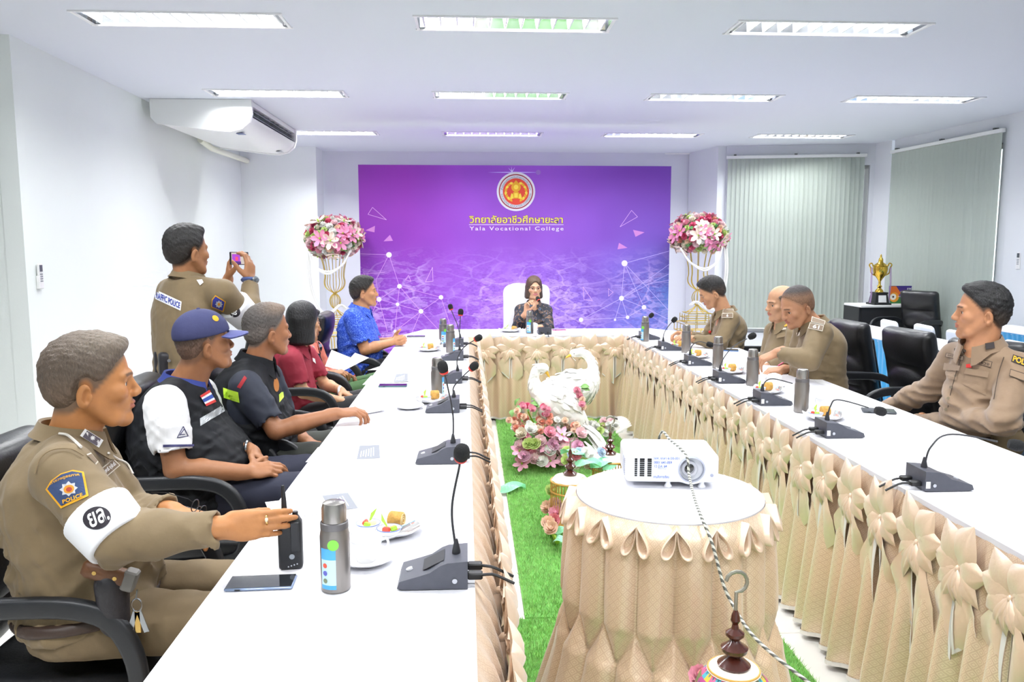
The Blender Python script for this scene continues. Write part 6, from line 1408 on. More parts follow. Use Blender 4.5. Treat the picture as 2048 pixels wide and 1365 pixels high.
    body = obj('body', np_mesh('body', np.vstack(VV), np.vstack(QQ), np.vstack(CC)), m_skin, root, 0); out['body'] = body
    for x_ in (-1, 1):
        c = HP(x_*.031, .0675, -.0080); gz = unit(np.asarray(g('gaze', hf), float)); o = MB(); o.ell(c, (.0122*s,)*3, frame(gz), n=16, k=14); e = o.build('eye', [M('eye_white', '#cfc5ba', .25), M('eye_dark', '#20130d', .1)], None, 60); put(e, body)
        for p_ in e.data.polygons: p_.material_index = 1 if (np.array(p_.center)-c)@gz > .0099*s else 0
    # --- hair
    if g('hair'):
        st = S['hair']; f = hair_field(HP, R, s, st, g('seed', 1)); V, Q = f.mesh(st.get('v', hv)); V = relax(V, Q, 1); L = (V-hc)@R/s; hcol = np.array(lin(st['col'])[:3]); c2 = np.tile(hcol, (len(V), 1))
        if 'side' in st: a = (1-smooth01(L[:, 2]-.25*L[:, 1], st.get('f0', .0), st.get('f1', .06)))[:, None]; c2 = c2*(1-a)+np.array(lin(st['side'])[:3])*a
        if 'top' in st: a = (smooth01(L[:, 2], .05, .10)*smooth01(L[:, 1], -.1, .05))[:, None]; c2 = c2*(1-a)+np.array(lin(st['top'])[:3])*a
        mh = M('hair_'+str(st.get('gloss', .55))+st['kind'][:1], '#222222', st.get('gloss', .55), attr='Col', var=.25, vscale=220, bump=.5, bscale=260, stretch=(1, 1, .4 if st['kind'] != 'long' else .04))
        out['hair'] = obj('hair', np_mesh('hair', V, Q, c2), mh, root, 0)
    # --- shirt
    rg = np.random.default_rng(g('seed', 1)); kk = [(up*rg.uniform(55, 95)+rt*rg.normal(0, 22)+fw*rg.normal(0, 22)).astype(np.float32) for _ in range(3)]; kj = [rg.normal(0, 30, 3).astype(np.float32) for _ in range(3)]; wa = g('wrinkle', .0042)
    def wr(p, d):
        o = 0
        for i in range(3): o = o+(1-1.6*np.abs(np.sin(.5*(p@kk[i])+1.5*np.sin(p@kj[i]+i)+i)))
        mk = .35+.65*(.5+.5*np.sin(p@kj[2]*.45+2.0*np.sin(p@kj[0]*.3)))
        return d-wa*1.3*mk*o*np.clip(1-((p-Nk)@up.astype(np.float32)+.26)/.25, .30, 1)
    f = Field(); hem = g('hem', -.10); f.add(p_loft(Pv, T, infl(cl), 2.3), .01)
    for sd, Sj in (('L', SL), ('R', SR)):
        f.add(p_cone(Nk+rt*(.05 if sd == 'R' else -.05)-up*.035, Sj+up*.004, .052, .062*g('sh', 1)), .03)
        Ej = g('E'+sd); Wj = g('W'+sd)
        if Ej is None: continue
        Ej = np.asarray(Ej, float); Wj = np.asarray(Wj, float); k = g('arm', 1.0); 
        if sl == 'long':
            f.add(p_cone(Sj, Ej, .066*k*g('slv', 1), .055*k*g('slv', 1)), .022); e = Wj-unit(Wj-Ej)*g('cuff', .0); f.add(p_cone(Ej, Ej+(e-Ej)*.4, .055*k, .053*k), .015); f.add(p_cap(Ej+(e-Ej)*.2, e, .053*k, .041*k, .004), .016); f.sub(p_cap(e-unit(e-Ej)*.012, e+unit(e-Ej)*.03, .035*k, .037*k, .001), .002)
        else:
            e = Sj+(Ej-Sj)*g('slen', .78); f.add(p_cone(Sj, Sj+(e-Sj)*.5, .068*k, .066*k), .025); f.add(p_cap(Sj+(e-Sj)*.15, e, .064*k, .063*k, .004), .02); f.sub(p_cap(e-unit(e-Sj)*.012, e+unit(e-Sj)*.03, .056*k, .057*k, .001), .002)
    f.sub(p_cone(Nk+fw*.012+up*.12, Nk+fw*.022-up*.02, nr*1.15, nr*1.05), .006)
    if g('hemcut', True): f.cut(p_half(tp(0, 0, hem), -up), .01)
    f.warp(wr); out['shirt'] = fobj('shirt', f, cv, S['shirt'], root, 1); out['T'] = T; out['tp'] = tp; out['H'] = H
    # --- collar
    if g('collar', True):
        cm = MB(); n = 30; fr = np.stack([rt, fw, up], 1); tilt = rotm('X', math.radians(g('ctilt', -14))); base = Nk+fw*.014-up*.018; cr = nr+g('cgap', .018); ch = g('ch', .040); cp = g('cpoint', .055); rings = []
        for i in range(n+1):
            a = math.radians(-162+324*i/n); t_ = abs(a)/math.radians(162); d = np.array([math.sin(a), -math.cos(a), 0]); fr_ = smooth01(np.array([t_]), .70, 1.0)[0]; front = .020*fr_
            lf = ch*.85+cp*.75*fr_; o = []
            for r_, z_ in ((cr, 0), (cr-.002, ch*(1-.25*fr_)), (cr+.005, ch*(1-.25*fr_)+.004), (cr+.013+front*.4, ch*.5*(1-fr_)), (cr+.022+front*.9, ch-lf), (cr+.0185+front*.85, ch-lf-.0015), (cr+.009+front*.3, ch*.45*(1-fr_)), (cr+.001, ch*.7*(1-.25*fr_)), (cr-.006, 0)):
                v = d*r_*np.array([1, 1.02, 1])+np.array([0, 0, z_]); v = v+np.array([math.copysign(.012*fr_, -math.sin(a)) if False else 0, 0, 0]); o.append(base+fr@(tilt@v))
            rings.append(o)
        cm.rings(rings, closed=True); out['collar'] = cm.build('collar', g('cmat', S['shirt']), root, 50)
    # --- vest
    if g('vest'):
        f = Field(); f.add(p_loft(Pv, T, infl(cl+.013), 2.3), .01)
        for sd, Sj in (('L', SL), ('R', SR)): f.add(p_cone(Nk+rt*(.05 if sd == 'R' else -.05)-up*.03, Sj+up*.0, .062, .070), .03)
        for sd, Sj in (('L', SL), ('R', SR)):
            sg = 1 if sd == 'R' else -1; f.sub(p_ell(Sj+rt*sg*.045-up*.055, (.062, .105, .118), T), .012)
        f.sub(p_cone(Nk+fw*.012+up*.12, Nk+fw*.03-up*.02, nr*1.25, nr*1.15), .006); f.cut(p_half(tp(0, 0, hem-.02), -up), .01); f.warp(wr)
        out['vest'] = fobj('vest', f, cv*.85, S['vest'], root, 1)
    # --- trousers
    if g('KL') is not None:
        f = Field(); f.add(p_loft(Pv, T, [(-.20*H, 0, 0, .168*gi, .125*gi), (0, 0, 0, .168*gi, .122*gi+be*.2), (.10*H, 0, be*.2, .155*gi, .115*gi+be*.35)], 2.3), .01); tk = g('thigh', 1.0)
        for sd in 'LR':
            K = np.asarray(S['K'+sd], float); A = np.asarray(S['A'+sd], float); hp = Pv+rt*(.09 if sd == 'R' else -.09)-up*.03; f.add(p_cone(hp, K, .092*tk, .068*tk), .035); f.add(p_cone(K, K+(A-K)*.4, .066*tk, .062*tk), .02); f.add(p_cap(K+(A-K)*.2, A, .064*tk, .058*tk), .02)
        f.warp(lambda p, d: d+.0018*(np.sin(p@kk[0]*.8+2*np.sin(p@kj[1]))+np.sin(p@kj[0]*1.6)))
        out['trousers'] = fobj('trousers', f, g('tv', .013), S['pants'], root, 1)
        for sd in 'LR':
            A = np.asarray(S['A'+sd], float); dr = np.asarray(g('foot', fw), float)*np.array([1, 1, 0]); dr = unit(dr); f = Field(); f.add(p_ell((A[0]+dr[0]*.07, A[1]+dr[1]*.07, .042), (.045, .135, .040), np.stack([np.cross(dr, [0, 0, 1]), dr, [0, 0, 1]], 1)), .01).add(p_cone((A[0], A[1], .05), (A[0], A[1], max(.11, A[2]+.03)), .045, .045), .02).cut(p_half((0, 0, .003), (0, 0, -1)), .004); fobj('shoe', f, .010, M('shoe_black', '#17171a', .3), root, 1)
    # --- belt
    if g('belt'):
        f = Field(); f.add(p_loft(Pv, T, infl(cl+.010, -.3, .5), 2.3), .01); f.cut(p_half(tp(0, 0, g('beltz', .0)+.035), up), .003); f.cut(p_half(tp(0, 0, g('beltz', .0)-.035), -up), .003); out['belt'] = fobj('belt', f, .009, S['belt'], root, 1)
    return out
m_khaki = M('khaki_uniform', '#7c6a4d', .75, var=.05, vscale=25, bump=.10, bscale=45, sheen=.12); m_khakid = M('khaki_trousers', '#736248', .8, var=.05, vscale=20, bump=.1, bscale=40)
m_black = M('black_cloth', '#1a1b20', .8, var=.1, vscale=20, sheen=.2); m_navyv = M('dark_vest', '#121419', .75, var=.1, vscale=12, bump=.15, bscale=30, spec=.3); m_navy = M('navy_trousers', '#25283a', .8)
# ------------------------------------------------------------------ person 1: the officer with the radio
Z3 = np.array([0, 0, 1.0])
def Y_(Y): return lambda x, y, dy=0.0: ay(x, y, Y+dy)
a = Y_(2.06)
GR2 = [(.30, .55, .35), (.32, .6, .35), (.45, .6, .4), (.6, .7, .4)]
o1 = person('uniformed officer in khaki with a white armband holding a walkie-talkie', dict(P=a(172, 1195), N=a(128, 868), SR=ay(128, 950, 1.885), SL=ay(168, 905, 2.23), ER=ay(238, 1078, 1.80), WR=ay(446, 1056, 1.855), EL=ay(265, 1030, 2.27), WL=ay(345, 1025, 2.13),
    HR=(np.array([.985, .16, .02]), np.array([.0, .93, -.30]), [(.15, .35, .25), (.15, .35, .25), (.2, .4, .3), (.3, .4, .3)], (.8, .12, .6), .012, .93), HL=(np.array([.85, -.45, -.05]), np.array([.1, -.2, -1]), GRIP),
    head=a(181, 762), hf=np.array([.90, .43, -.02]), hu=Z3, hs=1.03, skin='#b57b4b', hv=.0028, av=.0033, cv=.0065, girth=1.12, belly=.05, shirt=m_khaki, pants=m_khakid, KR=(-.58, 1.97, .60), KL=(-.58, 2.2, .60), AR=(-.58, 1.97, .09), AL=(-.58, 2.2, .09), belt=M('belt_brown', '#3a2a22', .5), cuff=.012,
    hair=dict(kind='short', col='#574a3e', side='#665444', top='#776b5e', line=.018, f0=-.02, f1=.05, rough=.0012, v=.0024), brow='#3a2e28', seed=11, wrinkle=.0055, slv=1.05, arm=1.05, hump=.03))
b1 = bvh_of(o1['shirt']); r1 = o1['root']
# armband
f = Field(); S_, E_ = ay(128, 950, 1.885), ay(238, 1078, 1.80); q0 = S_+(E_-S_)*.60; q1 = S_+(E_-S_)*1.03
f.add(p_cap(q0, q1, .080, .073, .004), .003); armb = fobj('armband', f, .004, M('armband_white', '#eef0f4', .7, bump=.1, bscale=40), r1, 1); bb = bvh_of(armb)
mk_ = M('armband_black', '#2b2730', .8); V2, F2 = disc_grid(28, 4); lay('armband_disc', bb, V2, F2, [(166, 1062), (222, 1058), (222, 1012), (166, 1016)], mk_, armb, .0015)
v, f_ = text_unit('ยล.', .02); lay('armband_lettering', bb, v, f_, [(184, 1058), (221, 1040), (212, 1012), (174, 1031)], M('lettering_white', '#f4f4f4', .7), armb, .003)
# shoulder patch
m_yel = M('patch_yellow', '#e9a91e', .7); m_pblue = M('patch_blue', '#33466e', .8); m_silver = M('patch_silver', '#c6c9cf', .5)
SH = [(.0, .52), (.12, .70), (.35, .90), (.62, 1.0), (.88, .97), (1.0, .42), (.36, .0)]
def shield(name, bv, quad, mat, par, lift, inset=0.0, shp=SH):
    c = np.mean(shp, 0); P = np.array([c+(np.array(p)-c)*(1-inset) for p in shp]); n = len(P); V = [tuple(c)]; F = []; k = 6; bd_ = []
    for i in range(n):
        for j in range(k): bd_.append(P[i]+(P[(i+1) % n]-P[i])*j/k)
    m_ = len(bd_)
    for rr in (.34, .67, 1.0): V += [tuple(c+(p-c)*rr) for p in bd_]
    for i in range(m_):
        j = (i+1) % m_; F.append((0, 1+i, 1+j))
        for q in (0, 1): F.append((1+q*m_+i, 1+(q+1)*m_+i, 1+(q+1)*m_+j, 1+q*m_+j))
    return lay(name, bv, V, F, quad, mat, par, lift)
PQ = [(90, 1021), (180, 1003), (166, 935), (86, 955)]
PQ = [(92, 1018), (178, 1018), (178, 941), (92, 941)]
SHP = [((x-92)/86, (1018-y)/77) for x, y in ((92, 980), (103, 962), (122, 948), (146, 941), (168, 945), (178, 993), (123, 1018))]
pt = shield('shoulder_patch', b1, PQ, m_yel, r1, .0022, 0, SHP); bp_ = b1
shield('patch_field', b1, PQ, m_pblue, pt, .0034, .11, SHP)
V2, F2 = disc_grid(16, 2); 
def star_unit(n, r0):
    V = [(.5, .5)]; 
    for i in range(2*n): a_ = PI*i/n; r = .5 if i % 2 == 0 else r0; V.append((.5+r*math.cos(a_), .5+r*math.sin(a_)))
    return V, [(0, 1+i, 1+(i+1) % (2*n)) for i in range(2*n)]
SV, SF = star_unit(8, .36); lay('patch_star', b1, SV, SF, [(121, 996), (158, 992), (156, 962), (121, 966)], m_silver, pt, .0046)
lay('patch_sun', b1, V2, F2, [(129, 989), (150, 987), (150, 970), (129, 972)], M('patch_orange', '#e8992a', .7), pt, .0056); lay('patch_core', b1, V2, F2, [(134, 985), (146, 984), (146, 975), (134, 976)], M('patch_red', '#b5402c', .7), pt, .0066)
v, f_ = text_unit('POLICE', .03, 1.05); lay('patch_lettering', b1, v, f_, [(129, 1009), (168, 995), (166, 987), (127, 1001)], m_yel, pt, .0046)
v, f_ = text_unit('ตำรวจภูธรภาค', .02); vv = [(u, w_*.6+.4-1.2*(u-.5)**2*1.2) for u, w_ in v]; lay('patch_lettering', b1, vv, f_, [(102, 974), (160, 956), (158, 944), (100, 962)], m_yel, pt, .0046)
# chest: name plate, rank, pocket flap
bs1 = bvh_of(o1['shirt'], o1['collar']); ug = unit_grid(6, 4); m_tagb = M('tag_brown', '#7d6b58', .7); m_pale = M('embroidery_pale', '#d9d2c4', .7)
def boxtag(name, bv, quad, par, base, edge, text=None, tcol=None, lift=.002, inset=.06):
    tx0 = .12 if text and len(text.strip()) > 2 else (.42 if text and text != text.strip() else .28)
    pl_ = fitplane(bv, quad)
    if pl_ is None: return None
    o = lay(name, bv, *ug, quad, edge, par, lift, plane=pl_)
    qi = [bil(quad, u, w_) for u, w_ in ((inset*.6, inset*1.6), (1-inset*.6, inset*1.6), (1-inset*.6, 1-inset*1.6), (inset*.6, 1-inset*1.6))]; lay(name+'_field', bv, *ug, qi, base, o, lift+.0012, plane=pl_)
    if text: v, f_ = text_unit(text.strip(), .02); qt = [bil(quad, u, w_) for u, w_ in ((tx0, .22), (1-tx0, .22), (1-tx0, .8), (tx0, .8))]; lay('lettering', bv, v, f_, qt, tcol or edge, o, lift+.0022, plane=pl_)
    return o
boxtag('name_tag', bs1, [(213, 955), (241, 931), (227, 918), (198, 941)], r1, m_tagb, m_pale, 'นิพนธ์ สุขสันต์', M('lettering_white', '#f4f4f4', .7))
boxtag('badge', bs1, [(192, 930), (197, 924), (182, 906), (173, 909)], r1, m_tagb, m_pale)
rk = boxtag('collar_rank', bvh_of(o1['collar']), [(198, 896), (207, 881), (170, 858), (160, 872)], o1['collar'], M('rank_grey', '#5c5560', .7), M('lettering_white', '#f4f4f4', .7), None, inset=.08)
for k in range(3):
    cx, cy = 171+k*12.4, 869+k*8; lay('rank_star', bvh_of(o1['collar']), *star_unit(8, .25), [(cx-6, cy+6), (cx+6, cy+6), (cx+6, cy-6), (cx-6, cy-6)], M('lettering_white', '#f4f4f4', .7), o1['collar'], .0045)
m_khp = M('khaki_pocket', '#857255', .75, bump=.1, bscale=45)
# lanyard whistle cord
def on(bv, px, py, lift=.006):
    h = cast(bv, px, py); n = h[1] if h[1]@(CP-h[0]) > 0 else -h[1]; return h[0]+n*lift
def cord(name, bv, pts, rad, mat, par):
    P = [on(bv, *p) for p in pts if cast(bv, *p)]
    if len(P) > 1: return MB().tube(spline(P, 6*len(P)), rad, 6).build(name, mat, par)
cord('whistle_cord', bs1, [(213, 908), (232, 920), (250, 930), (262, 950)], .003, M('cord_white', '#d8d4cc', .7), r1)
cord('sleeve_seam', b1, [(74, 948), (84, 920), (106, 904), (140, 902), (165, 915)], .0016, m_khp, r1)
cord('shoulder_cord', bs1, [(118, 872), (133, 875), (146, 886), (160, 899)], .0035, M('cord_white', '#d8d4cc', .7), r1)
# ring, watch-less right hand; glasses in the left hand; sidearm, keys
tR = o1['tipsR']; W1 = ay(446, 1056, 1.855); dR = unit([.985, .16, .02]); nR = unit(np.array([.0, .93, -.30])-dR*(np.array([.0, .93, -.30])@dR)); tRr = np.cross(dR, nR)
rc = W1+dR*.100+tRr*.009; fr = frame(dR); MB().tube([rc+fr[:, 0]*.0118*math.cos(q)+fr[:, 1]*.0118*math.sin(q) for q in np.linspace(0, 2*PI, 20, endpoint=False)], .0025, 6, closed=True).build('ring', M('ring_gold', '#d8b46a', .2, metal=.9), r1); MB().ell(rc-nR*.0135, (.006, .006, .004), fr, n=12, k=8).build('ring_stone', M('ring_pearl', '#efe2c0', .2), r1)
gw = ay(398, 1018, 2.09); eg = thing('eyeglasses', 'black-rimmed eyeglasses held in the officer\'s left hand', 'glasses', gw)
def gl_at(c, R_, par_mat, s=1.0, parent=None):
    def q(x, y, z): return np.asarray(c)+np.asarray(R_)@(np.array([x, y, z])*s)
    for sx in (-1, 1):
        MB().tube([q(sx*.033+.022*math.cos(u), 0, .016*math.sin(u)) for u in np.linspace(0, 2*PI, 20, endpoint=False)], .0014*s, 6, closed=True).build('rim', par_mat, parent)
        MB().tube([q(sx*.055, 0, .004), q(sx*.070, -.01, .006), q(sx*.075, -.07, .004), q(sx*.074, -.105, -.006)], .0013*s, 6).build('temple', par_mat, parent)
    MB().tube([q(-.011, 0, .004), q(0, .002, .007), q(.011, 0, .004)], .0013*s, 6).build('bridge', par_mat, parent)
gl_at(gw, frame(np.array([.3, .5, .8]), (1, 0, 0)), M('glasses_black', '#17171a', .3), 1.0, eg)
m_holst = M('holster_leather', '#242227', .5, bump=.2, bscale=60); m_grip = M('pistol_grip_wood', '#6b4428', .45, bump=.2, bscale=90)
hol = thing('holster', 'dark leather holster with a wooden-gripped pistol on the officer\'s belt', 'holster', ay(225, 1200, 1.86)); hA = ay(222, 1165, 1.872); hB = ay(232, 1255, 1.875)
f = Field(); f.add(p_cone(hA, hB, .036, .026), .01).add(p_box((hA+hB)/2, (.03, .02, .06), None, .012), .02); fobj('sheath', f, .006, m_holst, hol, 1)
gA, gB = ay(178, 1138, 1.855), ay(252, 1158, 1.862); dg = unit(gB-gA); Rg = np.stack([dg, unit(np.cross(Z3, dg)), np.cross(dg, unit(np.cross(Z3, dg)))], 1); MB().box((gA+gB)/2, (.115, .03, .042), Rg, bev=.008).build('grip', m_grip, hol, 50)
MB().box(gB+dg*.01, (.03, .034, .05), Rg, bev=.004).build('retaining_strap', M('strap_grey', '#7d7a76', .5), hol); 
for u in (.2, .75): MB().cyl(gA+(gB-gA)*u-Rg[:, 1]*.0, gA+(gB-gA)*u+Rg[:, 1]*(-.0165), .005, n=10).build('screw', M('ring_gold', '#d8b46a', .2, metal=.9), hol)
kp = ay(275, 1235, 1.86); ky = thing('key_ring', 'bunch of keys hanging from the officer\'s belt', 'keys', kp)
MB().tube([kp+np.array([.012*math.cos(u), 0, .03+.016*math.sin(u)]) for u in np.linspace(0, 2*PI, 20, endpoint=False)], .0018, 6, closed=True).build('ring', m_steel, ky); MB().tube([kp+np.array([0, 0, .046]), ay(275, 1180, 1.865)], .0025, 6).build('strap', m_steel, ky)
for dx, an in ((-.012, .3), (.0, .0), (.012, -.3)): MB().box(kp+np.array([dx, 0, -.012]), (.014, .003, .055), rotm('Y', an), bev=.001).build('key', M('ring_gold', '#d8b46a', .2, metal=.9) if dx == 0 else m_steel, ky)
chair('black office armchair under the officer with the radio', -1.06, 2.15, R_-.04, GL)
# ------------------------------------------------------------------ person 2: man in the navy cap
m_polo = M('white_polo', '#f0f0f2', .75, var=.02, vscale=30, bump=.08, bscale=60)
a = Y_(3.15)
o2 = person('man in a navy cap, black vest and white polo with clasped hands', dict(P=a(378, 965), N=a(362, 762), SR=ay(330, 812, 2.95), SL=ay(398, 790, 3.34), ER=ay(352, 940, 2.90), WR=ay(492, 945, 2.98), EL=ay(440, 905, 3.36), WL=ay(505, 905, 3.14),
    HR=(np.array([.93, .38, .02]), np.array([.2, .55, -.7]), RELAX), HL=(np.array([.75, -.45, -.45]), np.array([-.1, -.5, -.8]), RELAX),
    head=a(408, 684), hf=np.array([.80, .58, .12]), hs=1.0, skin='#9c6a48', hv=.0034, av=.0038, cv=.008, girth=1.28, belly=.075, sleeve='short', slen=.72, shirt=m_polo, vest=m_navyv, cmat=M('collar_blue', '#26367e', .7), pants=m_navy, KR=(-.58, 3.02, .62), KL=(-.58, 3.3, .62), AR=(-.58, 3.02, .09), AL=(-.58, 3.3, .09),
    hair=dict(kind='buzz', col='#3c302b', side='#6b5142', line=.010), seed=5, wrinkle=.0045, arm=1.08, hump=.03, neck=.06, hem=-.14))
r2 = o2['root']; hc, hf = a(408, 684), unit([.80, .58, .12]); hr = unit(np.cross(hf, Z3)); hu = np.cross(hr, hf); RH = np.stack([hr, hf, hu], 1)@rotm('X', -.06)
m_cap = M('navy_cap', '#33375f', .8, var=.05, vscale=20, bump=.12, bscale=60); f = Field(); c_ = hc+RH@np.array([0, -.008, .036])
f.add(p_ell(c_, (.088, .108, .094), RH), .01).cut(p_half(hc+RH@np.array([0, 0, .028]), RH@np.array([0, .10, -1])), .004); cap = fobj('cap', f, .0045, m_cap, r2, 1)
V = []
for i, u in enumerate(np.linspace(-1, 1, 15)):
    row = []
    for t_ in np.linspace(0, 1, 7):
        ang = u*1.15; base = np.array([.086*math.sin(ang), .098*math.cos(ang), .034]); d = np.array([math.sin(ang)*.35, 1, -.10]); row.append(hc+RH@(base+d*t_*.075*math.cos(u*1.35)**.5+np.array([0, 0, -.012*u*u-.006*t_])))
    V.append(row)
V = np.array(V); br_ = MB(); br_.grid(V); br_.grid((V+(hu*-.004))[::-1]); put(br_.build('peak', M('cap_peak', '#4a4f86', .75), None, 0), cap)
put(MB().ell(c_+RH@np.array([0, 0, .094]), (.008, .008, .005), RH, n=10, k=6).build('cap_button', m_cap, None), cap)
bc = bvh_of(cap); v, f_ = text_unit('ปภ.', .03); lay('cap_emblem', bc, *disc_grid(18, 2), [(424, 641), (437, 645), (437, 634), (424, 630)], m_yel, cap, .002)
bv2 = bvh_of(o2['vest']); bvb = bvh_of(o2['vest'], o2['shirt'])
fpl = fitplane(bv2, [(413, 813), (433, 804), (419, 780), (400, 792)])
flg = lay('flag_patch', bv2, *unit_grid(5, 5), [(413, 813), (433, 804), (419, 780), (400, 792)], m_polo, r2, .002, flat=True)
for u0, u1, cc in ((.0, .2, '#c9352f'), (.36, .64, '#2c4a9c'), (.8, 1.0, '#c9352f')):
    q = [(413, 813), (433, 804), (419, 780), (400, 792)]; lay('flag_stripe', bv2, *unit_grid(4, 3), [bil(q, *w_) for w_ in ((0, u0), (1, u0), (1, u1), (0, u1))], M('flag_'+cc[1:], cc, .7), flg, .0035, plane=fpl)
m_refl2 = M('reflective_tape', '#a9adb0', .35, metal=.2)
lay('reflective_band', bv2, *unit_grid(14, 4), [(400, 853), (462, 815), (458, 803), (399, 838)], m_refl2, r2, .0025); lay('reflective_band', bv2, *unit_grid(10, 4), [(292, 872), (323, 880), (322, 862), (293, 849)], m_refl2, r2, .0025)
bsl = bvh_of(o2['shirt']); m_nv = M('print_navy', '#3a3a68', .7); lay('sleeve_stripe', bsl, *unit_grid(14, 2), [(326, 895), (400, 893), (400, 889), (326, 890)], m_nv, r2, .002)
tq = [(354, 876), (376, 874), (370, 852), (356, 857)]
for A_, B_ in (((0, 0), (1, .05)), ((1, .05), (.72, 1)), ((.72, 1), (0, 0)), ((.2, .2), (.8, .75)), ((.25, .3), (.75, .25))):
    p_, q_ = bil(tq, *A_), bil(tq, *B_); d_ = (q_-p_)/np.linalg.norm(q_-p_); n_ = np.array([-d_[1], d_[0]])*.8; lay('sleeve_emblem', bsl, *unit_grid(5, 1), [p_-n_, q_-n_, q_+n_, p_+n_], m_nv, r2, .002)
MB().tube([o2['tipsL'][0][0]*0+ay(505, 903, 3.14)+np.array([.0, .028*math.cos(u), .028*math.sin(u)])+np.array([-.02, 0, .012]) for u in np.linspace(0, 2*PI, 20, endpoint=False)], .006, 6, closed=True).build('wristwatch', m_steel, r2)
chair('black office armchair under the man in the navy cap', -1.10, 3.16, R_, GL)
# ------------------------------------------------------------------ person 3: man in dark vest with neon bands holding a sheet
a = Y_(3.62)
m_dpolo = M('dark_polo', '#272c3a', .75, var=.06, vscale=30)
o3 = person('grey-haired man in a dark vest with neon bands holding a paper', dict(P=a(508, 905), N=a(505, 722), SR=ay(492, 775, 3.43), SL=ay(535, 755, 3.82), ER=ay(552, 862, 3.38), WR=ay(672, 828, 3.50), EL=ay(575, 850, 3.86), WL=ay(612, 882, 3.66),
    HR=(np.array([.97, .22, .05]), np.array([.1, .2, -1]), GRIP), HL=(np.array([.9, -.2, -.3]), np.array([0, -.2, -1]), RELAX), head=a(535, 660), hf=np.array([.78, .62, .0]), hs=1.0, skin='#a06c4b', hv=.0036, av=.004, cv=.009, girth=1.12, belly=.04, sleeve='short', slen=.82, shirt=m_dpolo, vest=m_navyv, pants=M('olive_trousers', '#3a3d38', .8), KR=(-.58, 3.5, .62), KL=(-.58, 3.75, .62), AR=(-.58, 3.5, .09), AL=(-.58, 3.75, .09),
    hair=dict(kind='short', col='#4a4542', side='#6a625c', top='#7d6a5c', line=.002, rough=.0014), seed=8, cmat=m_navyv, hump=.035, hem=-.14, ch=.05))
r3 = o3['root']; bv3 = bvh_of(o3['vest'], o3['shirt']); m_neon = M('neon_tape', '#c8f23a', .5)
lay('neon_band', bv3, *unit_grid(8, 4), [(448, 796), (480, 806), (477, 785), (447, 776)], m_neon, r3, .0025); lay('neon_band', bv3, *unit_grid(4, 6), [(558, 806), (567, 795), (565, 782), (557, 790)], m_neon, r3, .0025)
lay('red_shoulder', bv3, *unit_grid(5, 5), [(474, 775), (481, 778), (494, 757), (489, 752)], M('shoulder_red', '#a3242c', .75), r3, .002)
lay('vest_badge', bv3, *disc_grid(14, 2), [(549, 786), (560, 782), (556, 754), (546, 758)], M('badge_bronze', '#b8763a', .5), r3, .002, flat=True)
ps = az(722, 820, TZ+.02); t = thing('held_paper', 'white sheet held by the man in the dark vest', 'paper', ps); C4 = [az(690, 836, TZ+.006), az(770, 820, TZ+.01), az(768, 795, TZ+.045), az(715, 806, TZ+.05)]
V = np.array([[bil(C4, u, v_)+np.array([0, 0, .02*math.sin(PI*u)*v_]) for v_ in np.linspace(0, 1, 6)] for u in np.linspace(0, 1, 9)]); MB().grid(V).build('sheet', m_paper, t, 0); MB().grid(V*1+np.array([0, 0, -.001])).build('sheet_back', m_printl, t, 0)
chair('black office armchair under the man holding a sheet', -1.0, 3.76, R_, GL)
# ------------------------------------------------------------------ person 4: woman in red
a = Y_(4.95)
o4 = person('woman with black bobbed hair in a dark red polo shirt', dict(P=a(580, 830), N=a(590, 690), SR=ay(583, 722, 4.80), SL=ay(612, 712, 5.12), ER=ay(606, 785, 4.76), WR=ay(672, 800, 4.83), EL=ay(648, 768, 5.12), WL=ay(682, 782, 4.98),
    HR=(np.array([.95, .3, -.05]), np.array([.1, .2, -1]), RELAX), HL=(np.array([.75, -.5, -.35]), np.array([0, -.3, -1]), RELAX), head=a(607, 641), hf=np.array([.71, .70, -.04]), hs=.97, skin='#c99a76', hv=.0045, av=.0045, cv=.010, girth=1.02, belly=.03, sleeve='short', slen=.8, shirt=M('maroon_polo', '#962338', .75, bump=.1, bscale=60), pants=m_black, KR=(-.58, 4.85, .60), KL=(-.58, 5.05, .60), AR=(-.58, 4.85, .09), AL=(-.58, 5.05, .09), arm=.95, hands=.93, jaw=.9,
    hair=dict(kind='long', col='#0d0c0f', len=.155, gloss=.42, rough=.0006, v=.0045, face=(0, .112, -.05), fr=(.066, .068, .115)), seed=9, neck=.048))
r4 = o4['root']; gl_at(a(607, 641)+unit([.71, .70, -.04])*.093+np.array([0, 0, -.006]), np.stack([unit(np.cross([.71, .70, 0], Z3)), unit([.71, .70, -.04]), Z3], 1), M('glasses_black', '#17171a', .3), 1.0, r4)
b4 = bvh_of(o4['shirt']); lay('chest_emblem', b4, *unit_grid(3, 3), [(626, 723), (632, 728), (630, 718), (625, 716)], m_polo, r4, .002, flat=True)
MB().tube([ay(680, 783, 4.97)+np.array([.004*math.cos(u), .029*math.cos(u), .029*math.sin(u)]) for u in np.linspace(0, 2*PI, 20, endpoint=False)], .008, 6, closed=True).build('bracelet', m_polo, r4)
chair('black office armchair under the woman in red', -1.06, 4.98, R_, GL)
